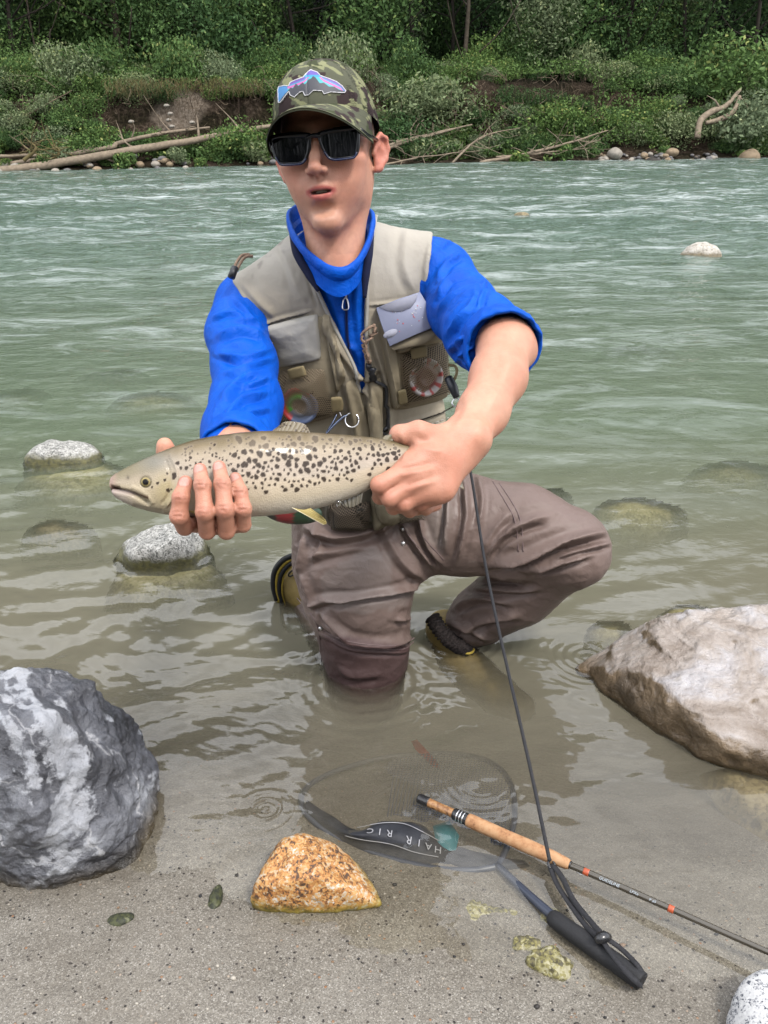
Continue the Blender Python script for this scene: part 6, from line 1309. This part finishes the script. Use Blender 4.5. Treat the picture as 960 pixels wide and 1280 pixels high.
# lanyard strap with stopper
def strap(name, pts, w_, th, parent, mt=M_strap, tw=0.0, n=50):
    P = spline(np.array(pts), n); N = np.tile(np.array([0, -.35, .94]), (n, 1)) + .25 * np.column_stack([np.sin(np.linspace(0, 5, n) + tw), np.zeros(n), np.zeros(n)]); N /= np.linalg.norm(N, axis=1)[:, None]; V, F = ribbon_geo(P, N, w_, th); return mesh(name, V, F, mt, parent)
strap('lanyard', [WZ(687, 1082, .020), WZ(696, 1105, .018), WZ(712, 1130, .018), WZ(733, 1158, .024), WZ(750, 1174, .034)], .0085, .0016, net, tw=0)
strap('lanyard', [WZ(690, 1080, .020), WZ(703, 1098, .022), WZ(716, 1124, .021), WZ(738, 1152, .027), WZ(756, 1172, .034)], .0085, .0016, net, tw=2)
strap('lanyard', [WZ(750, 1172, .036), WZ(764, 1192, .036), WZ(780, 1212, .035), WZ(796, 1228, .030), WZ(803, 1233, .018)], .0080, .0016, net, tw=1); strap('lanyard', [WZ(756, 1172, .038), WZ(776, 1186, .030), WZ(796, 1206, .030), WZ(806, 1222, .022)], .0070, .0016, net, tw=3)
V, F = tube_geo([WZ(744, 1176, .038), WZ(750, 1173, .040), WZ(756, 1171, .040), WZ(762, 1171, .037)], [.0045, .0085, .0085, .0048], 16); mesh('stopper', V, F, M_black, net)
V, F = tube_geo(spline([WZ(688, 1086, .02), WZ(685, 1078, .024), WZ(690, 1074, .024), WZ(694, 1082, .02)], 16), .0022, 8); mesh('metal_ring', V, F, M_black, net)
V = np.array([WZ(x, y, z) for x, y, z in [(514, 926, -.050), (521, 924, -.046), (545, 950, -.046), (550, 960, -.050), (541, 958, -.050), (519, 936, -.050)]]); V = np.vstack([V, V - [0, 0, .002]]); o = mesh('red_reflection_sliver', V, [np.array([[5, 4, 3, 2, 1, 0]]), np.array([[k, (k + 1) % 6, (k + 1) % 6 + 6, k + 6] for k in range(6)])], simple('reflected_red', lin(220, 84, 60), .7)); tag(o, 'blurred red reflection built as a sliver in the murky water between the knee and the net', 'water_reflection'); SUBM.append((V[:6], np.array([[0, 1, 5], [1, 2, 4], [1, 4, 5], [2, 3, 4]])))  # red reflection on the water, built as a thin sunken sliver
# ---- black cord from the angler's back to the net
c3 = [(586, 578, 1.47), (592, 612, 1.43), (604, 690, 1.345), (618, 762, 1.27), (634, 834, 1.20), (652, 912, 1.13), (668, 984, 1.07), (680, 1042, 1.022), (687, 1076, .998)]
P = spline([W(*q) for q in c3], 120); cord = tube('retention_cord', P, .0024, M_strap, None, 10, smooth=True); tag(cord, 'thin black cord running from under the bare arm down to the landing net', 'cord')
# ---- fly rod
rod = empty('fly_rod', WZ(640, 1050, .02)); tag(rod, 'fly rod with cork grip lying across the net and shallow water', 'fishing rod')
def rz(u, v, z=.019): return WZ(u, v, z)
A_, Bq = rz(522, 997, .016), rz(712, 1081, .021); C_ = rz(960, 1190, .030); D__ = rz(1300, 1340, .045)
def seg(name, pts, rr, mt, n=24, k=20): V, F = tube_geo(spline(pts, n), np.interp(np.linspace(0, 1, n), np.linspace(0, 1, len(rr)), rr), k); return mesh(name, V, F, mt, rod)
M_cork = MT('cork'); _n = M_cork.noise(60, 5, .7); _c = M_cork.ramp(_n, [(.30, lin(120, 74, 40)), (.40, lin(196, 140, 92)), (.55, lin(216, 166, 118)), (.8, lin(226, 182, 138))]); _f = M_cork.ramp(M_cork.vor(260), [(.06, 1), (.12, 0)]); _c = M_cork.mix(M_cork.math('MULTIPLY', _f, .5), _c, lin(110, 66, 36)); M_cork.set(color=_c, rough=.75, normal=M_cork.bump(_n, .4, .001)); M_cork = M_cork.m
M_burl = MT('burl_cork'); _n = M_burl.noise(110, 5, .75); M_burl.set(color=M_burl.ramp(_n, [(.36, lin(70, 42, 24)), (.46, lin(170, 116, 66)), (.6, lin(206, 158, 104))]), rough=.5, coat=.3); M_burl = M_burl.m
lerp = lambda t: A_ * (1 - t) + Bq * t
seg('butt_cap', [lerp(0), lerp(.015), lerp(.075), lerp(.085)], [.005, .0088, .0086, .006], M_black); seg('reel_seat', [lerp(.08), lerp(.17), lerp(.265)], [.0078, .0075, .0078], M_burl); seg('locking_ring', [lerp(.255), lerp(.27), lerp(.34), lerp(.355)], [.0085, .0102, .0102, .0095], M_black, 30)
for t0 in (.285, .305, .325): seg('ring_groove', [lerp(t0), lerp(t0 + .006)], [.0106, .0106], M_steel, 4)
gt = np.linspace(.352, 1.0, 90); gr = np.interp(gt, [.352, .36, .42, .6, .75, .9, .985, 1.0], [.0105, .0115, .0118, .0112, .0118, .0108, .0088, .0070]); gr = gr - .00025 * (np.abs(np.mod(np.arange(90), 9)) < 1); V, F = tube_geo(np.array([lerp(t) for t in gt]), gr, 28); mesh('cork_grip', V, F, M_cork, rod)
seg('winding_check', [lerp(.997), lerp(1.008)], [.0068, .0060], M_black, 4); M_blank = MT('olive_graphite'); M_blank.set(color=lin(96, 88, 74), rough=.25, metal=.35, coat=.6, coatr=.08); M_blank = M_blank.m
seg('blank', [Bq, rz(800, 1119, .024), C_, D__], [.0054, .0051, .0045, .0034], M_blank, 60)
def bl_at(u): 
    v = np.interp(u, [712, 800, 960], [1081, 1119, 1190]); z = np.interp(u, [712, 800, 960], [.021, .024, .030]); return rz(u, v, z)
for u in (733, 839): seg('orange_wrap', [bl_at(u - 3.5), bl_at(u + 3.5)], [.0057, .0056], M_orangew, 6)
seg('hook_keeper', [bl_at(722) + [0, -.002, -.006], bl_at(726) + [0, -.002, -.008], bl_at(730) + [0, -.002, -.006]], [.001, .001, .001], M_steel, 12, 8)
M_rtext = simple('pale_rod_lettering', lin(214, 224, 232), .5)
ex = bl_at(800) - bl_at(745); nrm = CAM - bl_at(780); nrm = nrm - ex * (nrm @ ex) / (ex @ ex); nrm /= np.linalg.norm(nrm)
for s, u, sz in (('GUIDELINE', 762, .0066), ('LPXe', 793, .0060), ("9' #5", 816, .0052)): o_ = bl_at(u) + nrm * .0056; text('lettering', s, sz, o_, ex, np.cross(nrm, ex), M_rtext, rod, .0001, shear=.2)
# ---- tippet spools in the mesh pockets
def spool(u, v, rp, lift, cf, label, tilt=0.0, squash=1.0):
    p, n = hitpx(VB, u, v); n = n * .5 - Fv * .5; n /= np.linalg.norm(n); c = p + n * lift; d = (c - CAM) @ Fv; R = rp * d / FPX; e1 = np.cross(n, [0, 0, 1.0]); e1 /= np.linalg.norm(e1); e2 = np.cross(n, e1) * squash
    prof = [(0, .0), (.30, .0), (.32, .002), (.52, .0022), (.55, .0), (.80, .0), (.84, .003), (.97, .003), (1.0, .0), (1.0, -.008), (0, -.008)]; na = 72; a = np.arange(na) * 2 * pi / na
    V = np.array([c + (e1 * cos(t) + e2 * sin(t)) * R * q + n * h for q, h in prof for t in a]); col = np.array([cf(q, t) for q, _ in prof for t in a])
    o = mesh('tippet_spool', V - c, grid_faces(len(prof), na, True), M_plas, cols=col); o.location = c; tag(o, label, 'spool')
M_plas = MT('spool_plastic'); M_plas.set(color=M_plas.attr('Col'), rough=.35); M_plas = M_plas.m
def cA(q, t):
    x, y = cos(t), sin(t)
    s = x * .8 - y * .6
    if q < .34: return lin(150, 130, 110)
    if q < .62: return lin(70, 196, 50) if s > .35 else lin(150, 160, 180)
    return lin(206, 60, 56) if s > -.1 else lin(96, 112, 150)
def cB(q, t): return lin(120, 44, 40) if q < .6 else (lin(214, 206, 200) if (t * 3 % 2 < 1.3) else lin(196, 70, 60))
spool(379, 503, 24, .0235, cA, 'red, green and blue line spool behind the mesh of the left chest pocket'); spool(524, 470, 24, .027, cB, 'red and clear line spool behind the mesh of the right chest pocket')
def cC(q, t): return lin(60, 60, 52) if cos(t) > .25 else (lin(150, 40, 44) if cos(t) > -.45 else lin(34, 66, 42))
c = W(366, 640, 1.40); D_, F_ = ico(4); V = D_ * np.array([.050, .016, .022]); u_, v_, _ = proj(V + c); col = np.where((u_ < 345)[:, None], np.array(lin(74, 70, 60)), np.where((u_ < 367)[:, None], np.array(lin(150, 44, 48)), np.array(lin(36, 70, 44)))); V = V @ rot(y=6).T
o = mesh('line_winder', V, F_, M_plas, cols=col * (1 + .15 * fbm(V, 120, 3))[:, None]); o.location = c; tag(o, 'dark red and green line winder hanging under the trout belly', 'spool')
# ---- fly box tucked over the pocket
box_c = [(470, 385), (525, 365), (547, 407), (487, 433)]
dF = min((hitpx(VB, u, v)[0] - CAM) @ Fv for u, v in box_c if hitpx(VB, u, v)[0] is not None) - .018
fb = empty('fly_box', W(508, 399, dF)); tag(fb, 'frosted clear plastic fly box stuck behind the right chest pocket flap', 'fly box')
M_frost = MT('frosted_plastic'); M_frost.set(color=lin(180, 186, 214), rough=.4, alpha=.80, spec=.2); M_frost = M_frost.m; M_frostw = MT('frosted_lid'); M_frostw.set(color=lin(206, 208, 224), rough=.7, spec=.1, alpha=.7); M_frostw = M_frostw.m
def slab(name, px, d, th, mt, parent, bev=.8):
    n = len(px); q = np.array(px, float); c = q.mean(0); qi = c + (q - c) * (1 - bev / 30); V = np.vstack([[W(u, v, d - th * .0) for u, v in qi], [W(u, v, d + .0015) for u, v in q], [W(u, v, d + th) for u, v in q]]); j = np.arange(n); j2 = (j + 1) % n
    return mesh(name, V, [np.array([j[::-1]]), np.stack([j, j2, j2 + n, j + n], 1), np.stack([j + n, j2 + n, j2 + 2 * n, j + 2 * n], 1), np.array([j + 2 * n])], mt, parent, smooth=False)
slab('box_body', [(470, 385), (497, 374), (525, 365), (533, 378), (547, 407), (518, 419), (487, 433), (478, 410)], dF, .016, M_frost, fb)
slab('lid_tab', [(474, 384), (498, 375), (522, 367), (520, 376), (514, 384), (503, 389), (490, 390), (480, 387)], dF - .0018, .0018, M_frostw, fb); slab('oval_badge', [(488 + 9.5 * cos(t) * .95, 417 - 0 + 5 * sin(t) - 3.2 * cos(t)) for t in np.linspace(0, 2 * pi, 20, endpoint=False) - .0][::-1], dF - .0012, .001, M_frostw, fb, .2)
for k in range(22):
    x, y = rnd.uniform(.25, .95), rnd.uniform(.2, .85); q = (1 - x) * (1 - y) * np.array(box_c[0]) + x * (1 - y) * np.array(box_c[1]) + x * y * np.array(box_c[2]) + (1 - x) * y * np.array(box_c[3]); D_, F_ = ico(2); r_ = rnd.uniform(.0007, .0016)
    mesh('fly', W(q[0], q[1], dF + .0004) + D_ * r_, F_, [simple('white_fly', lin(240, 240, 240), .5), simple('red_fly', lin(214, 110, 120), .6)][k % 2] if k < 2 else bpy.data.materials[['white_fly', 'red_fly'][k % 2]], fb)
slab('pocket_strap', [(487, 433), (545, 409), (545, 420), (530, 430), (492, 438)], dF + .010, .006, M_pock, vest)
# ---- forceps hanging at the placket
fc = empty('forceps', W(425, 525, 1.36)); tag(fc, 'steel forceps with ring handle hanging at the vest front above the trout', 'forceps')
dv = (hitpx(VB, 428, 525)[0] - CAM) @ Fv - .018
M_steelb = MT('blued_steel'); M_steelb.set(color=lin(170, 182, 210), metal=1, rough=.25); M_steelb = M_steelb.m
P = [W(440 + 8.5 * cos(t), 525 + 9 * sin(t), dv) for t in np.linspace(0, 2 * pi, 40)]; tube('finger_ring', P, .0014, M_steel, fc, 8); tube('handle', [W(434, 519, dv), W(428, 522, dv), W(416, 533, dv), W(402, 549, dv)], [.0022, .0030, .0026, .0018], M_steelb, fc, 8, 20)
tube('handle', [W(421, 518, dv + .004), W(416, 528, dv + .003), W(408, 541, dv + .003)], [.0016, .002, .0016], M_steelb, fc, 8, 16); P = [W(428, 492, dv), W(430, 500, dv), W(424, 511, dv), W(427, 521, dv)]; tube('hook_wire', P, .0011, M_steel, fc, 6, 20)
SUBM[:] = [(V, np.asarray(F)) for V, F in SUBM]
# ================================================================ WATER
def make_water():
    yy = np.concatenate([np.geomspace(.62, .845, 24), np.linspace(.85, 1.6, 400), np.geomspace(1.606, 46, 480)])
    t = np.concatenate([np.linspace(-2.4, -.62, 60), np.linspace(-.61, .61, 460), np.linspace(.62, 2.4, 60)])
    X = yy[:, None] * t[None] * (1 + 0 * t[None]); Yg = np.repeat(yy[:, None], len(t), 1)
    x = X.ravel(); y = Yg.ravel(); P = np.stack([x, y, 0 * x], -1)
    near = 1 - sstep(1.9, 4.5, y); far = sstep(3.5, 10, y)
    # shallow inshore wavelets, long crests running roughly across the view, drifting down to the left
    wp = P.copy(); wp[:, 0] += .05 * noise(P * 3.1); wp[:, 1] += .05 * noise(P * 3.1 + 9)
    q = np.stack([wp[:, 0] * .55 + wp[:, 1] * .12, wp[:, 1] - .22 * wp[:, 0], 0 * x], -1)
    calm = sstep(-.02, .45, y - shore_y(x)) ; left = sstep(.5, -.35, x / np.maximum(y, .3))
    h1 = fbm(q, 7.5, 3, .45, seed=2.0) * .011 * (.30 + .70 * calm) * (.55 + .75 * left)
    q2 = np.stack([wp[:, 0] * .7, wp[:, 1] * 1.2 + .3 * wp[:, 0], 0 * x], -1)
    h2 = fbm(q2, 19, 3, .5, seed=5.0) * .0020 * (.2 + .8 * calm) * (.4 + .8 * left)
    qm = np.stack([wp[:, 0] * .7, wp[:, 1] * 1.1, 0 * x], -1)
    h3 = fbm(qm, 4.0, 4, .55, seed=8.0) * .008 * sstep(1.7, 3.5, y)
    qf = np.stack([x * .55, y * .85, 0 * x], -1)
    h4 = fbm(qf, 1.5, 5, .6, seed=4.0, ridge=True) * .065 * far + fbm(qf, .5, 2, seed=1.0) * .05 * far
    z = h1 * near + h2 * near + h3 + h4
    # drop rings and wakes round standing things
    def rings(u, v, lam, R, amp, r0=0.0, cutf=None):
        c = WZ(u, v, 0); r = np.hypot(x - c[0], y - c[1]); e = np.exp(-((r - r0) / R) ** 2) * (r > r0 * .6)
        if cutf is not None: e = e * cutf(x - c[0], y - c[1])
        return amp * np.sin(2 * pi * (r - r0) / lam) * e
    z = z + rings(332, 1012, .0115, .034, .0009) + rings(332, 1012, .021, .045, .0007)
    z = z + rings(455, 850, .03, .09, .0012, .08) + rings(735, 820, .022, .07, .0012, .02) + rings(600, 975, .016, .045, .00022, .06)
    z = z + rings(570, 800, .024, .09, .0014, .03) + rings(84, 568, .045, .12, .002, .1) + rings(205, 690, .04, .1, .002, .08)
    # depth below the surface, measured down onto the bed and the stones
    dep = -bed_z(x, y); dep = np.maximum(dep, 0)
    idx = np.where((y < 9) & (np.abs(x) < 6))[0]
    Vs, Fs, c = [], [], 0
    for V, F in ROCKS + SUBM: Vs.append(V); Fs += (F + c).tolist(); c += len(V)
    bvh = BVHTree.FromPolygons(np.vstack(Vs).tolist(), Fs)
    dn = Vector((0, 0, -1)); big = {}
    bb = np.zeros(len(x), bool)
    for V, F in ROCKS + SUBM:
        lo, hi = V.min(0), V.max(0); bb |= (x > lo[0] - .1) & (x < hi[0] + .1) & (y > lo[1] - .35) & (y < hi[1])
    hd = np.hypot(x, y); sl = 1.1 / np.hypot(hd, 1.1); dep = dep / sl * .62      # slant path of a standing eye through the water
    for i in np.where(bb)[0]:
        d = Vector((x[i], y[i], -1.1)).normalized(); hit = bvh.ray_cast(Vector((x[i], y[i], .0005)), d)
        if hit[0] is not None and hit[0].z < .001: dep[i] = min(dep[i], hit[3] * .62)
    V = np.stack([x, y, z], -1)
    m = MT('turbid_river_water'); m.t.nodes.remove(m.b)
    v = m.obj(); sep = m.n('SeparateXYZ'); m.l(v, sep.inputs[0]); Y = sep.outputs[1]
    stretch = m.n('Mapping'); stretch.inputs['Scale'].default_value = (.6, 1, 1); stretch.inputs['Rotation'].default_value = (0, 0, radians(5)); m.l(v, stretch.inputs[0]); sv = stretch.outputs[0]
    b1 = m.noise(26, 3, .5, sv); b2 = m.noise(5.5, 6, .62, sv, .4); b3 = m.noise(1.6, 5, .6, sv)
    farf = m.ramp(m.math('MULTIPLY', Y, .05), [(.08, 0), (.35, 1)])
    nearf = m.ramp(m.math('MULTIPLY', Y, .1), [(.13, .25), (.22, 1)])
    hh = m.math('ADD', m.math('MULTIPLY', m.math('MULTIPLY', b1, nearf), .0008), m.math('MULTIPLY', m.math('MULTIPLY', b2, farf), .045))
    hh = m.math('ADD', hh, m.math('MULTIPLY', m.math('MULTIPLY', b3, farf), .10))
    mid = m.ramp(m.math('MULTIPLY', Y, .05), [(.07, 0), (.13, 1)])
    hh = m.math('ADD', hh, m.math('MULTIPLY', m.math('MULTIPLY', m.noise(11, 5, .6, sv, .3), mid), .004))
    nrm = m.bump(hh, 1.0, 1.0)
    fr = m.n('Fresnel'); fr.inputs['IOR'].default_value = 1.5; m.l(nrm, fr.inputs['Normal']); gb = m.n('NewGeometry'); frf = m.mix(gb.outputs['Backfacing'], fr.outputs[0], (.02, .02, .02))
    gl = m.n('BsdfAnisotropic') if False else m.n('BsdfGlossy'); gl.inputs['Roughness'].default_value = .03; m.l(nrm, gl.inputs['Normal'])
    murk = m.ramp(m.math('MULTIPLY', Y, .1), [(.1, lin(136, 128, 112)), (.19, lin(127, 123, 105)), (.32, lin(118, 130, 108)), (.75, lin(118, 137, 122)), (1, lin(116, 137, 124))])
    mv = m.noise(.9, 4, .5, sv); murk = m.mix(m.ramp(mv, [(.35, 0), (.7, .35)]), murk, m.mix(1.0, murk, (.72, .80, .76), 'MULTIPLY'))
    # white water where the river runs fast
    f1 = m.n('Mapping'); f1.inputs['Scale'].default_value = (.36, 1, 1); f1.inputs['Rotation'].default_value = (0, 0, radians(4)); m.l(v, f1.inputs[0])
    fa = m.noise(3.4, 9, .74, f1.outputs[0], 1.1); fb = m.noise(.55, 3, .5, f1.outputs[0])
    foam = m.ramp(m.math('ADD', m.math('MULTIPLY', fa, .8), m.math('MULTIPLY', fb, .3)), [(.545, 0), (.69, .95)])
    ffar = m.ramp(m.math('MULTIPLY', Y, .05), [(.10, 0), (.22, .55), (.6, 1)])
    foam = m.math('MULTIPLY', foam, ffar)
    murk = m.mix(foam, murk, lin(214, 224, 222))
    df = m.n('BsdfDiffuse'); m.l(murk, df.inputs['Color'])
    tr = m.n('BsdfTransparent'); tr.inputs['Color'].default_value = (.98, .97, .93, 1)
    da = m.attr('depth', 'Fac')
    op = m.math('SUBTRACT', 1.0, m.math('EXPONENT', m.math('MULTIPLY', da, -14.0)))
    op = m.math('MAXIMUM', op, foam)
    body = m.n('MixShader'); m.l(op, body.inputs[0]); m.l(tr.outputs[0], body.inputs[1]); m.l(df.outputs[0], body.inputs[2])
    top = m.n('MixShader'); m.l(m.math('MULTIPLY', frf, m.math('SUBTRACT', 1.0, m.math('MULTIPLY', foam, .8))), top.inputs[0]); m.l(body.outputs[0], top.inputs[1]); m.l(gl.outputs[0], top.inputs[2])
    m.l(top.outputs[0], m.out.inputs[0])
    o = mesh('river_water', V, grid_faces(len(yy), len(t)), m.m, attrs={'depth': dep}); o['kind'] = 'structure'
make_water()
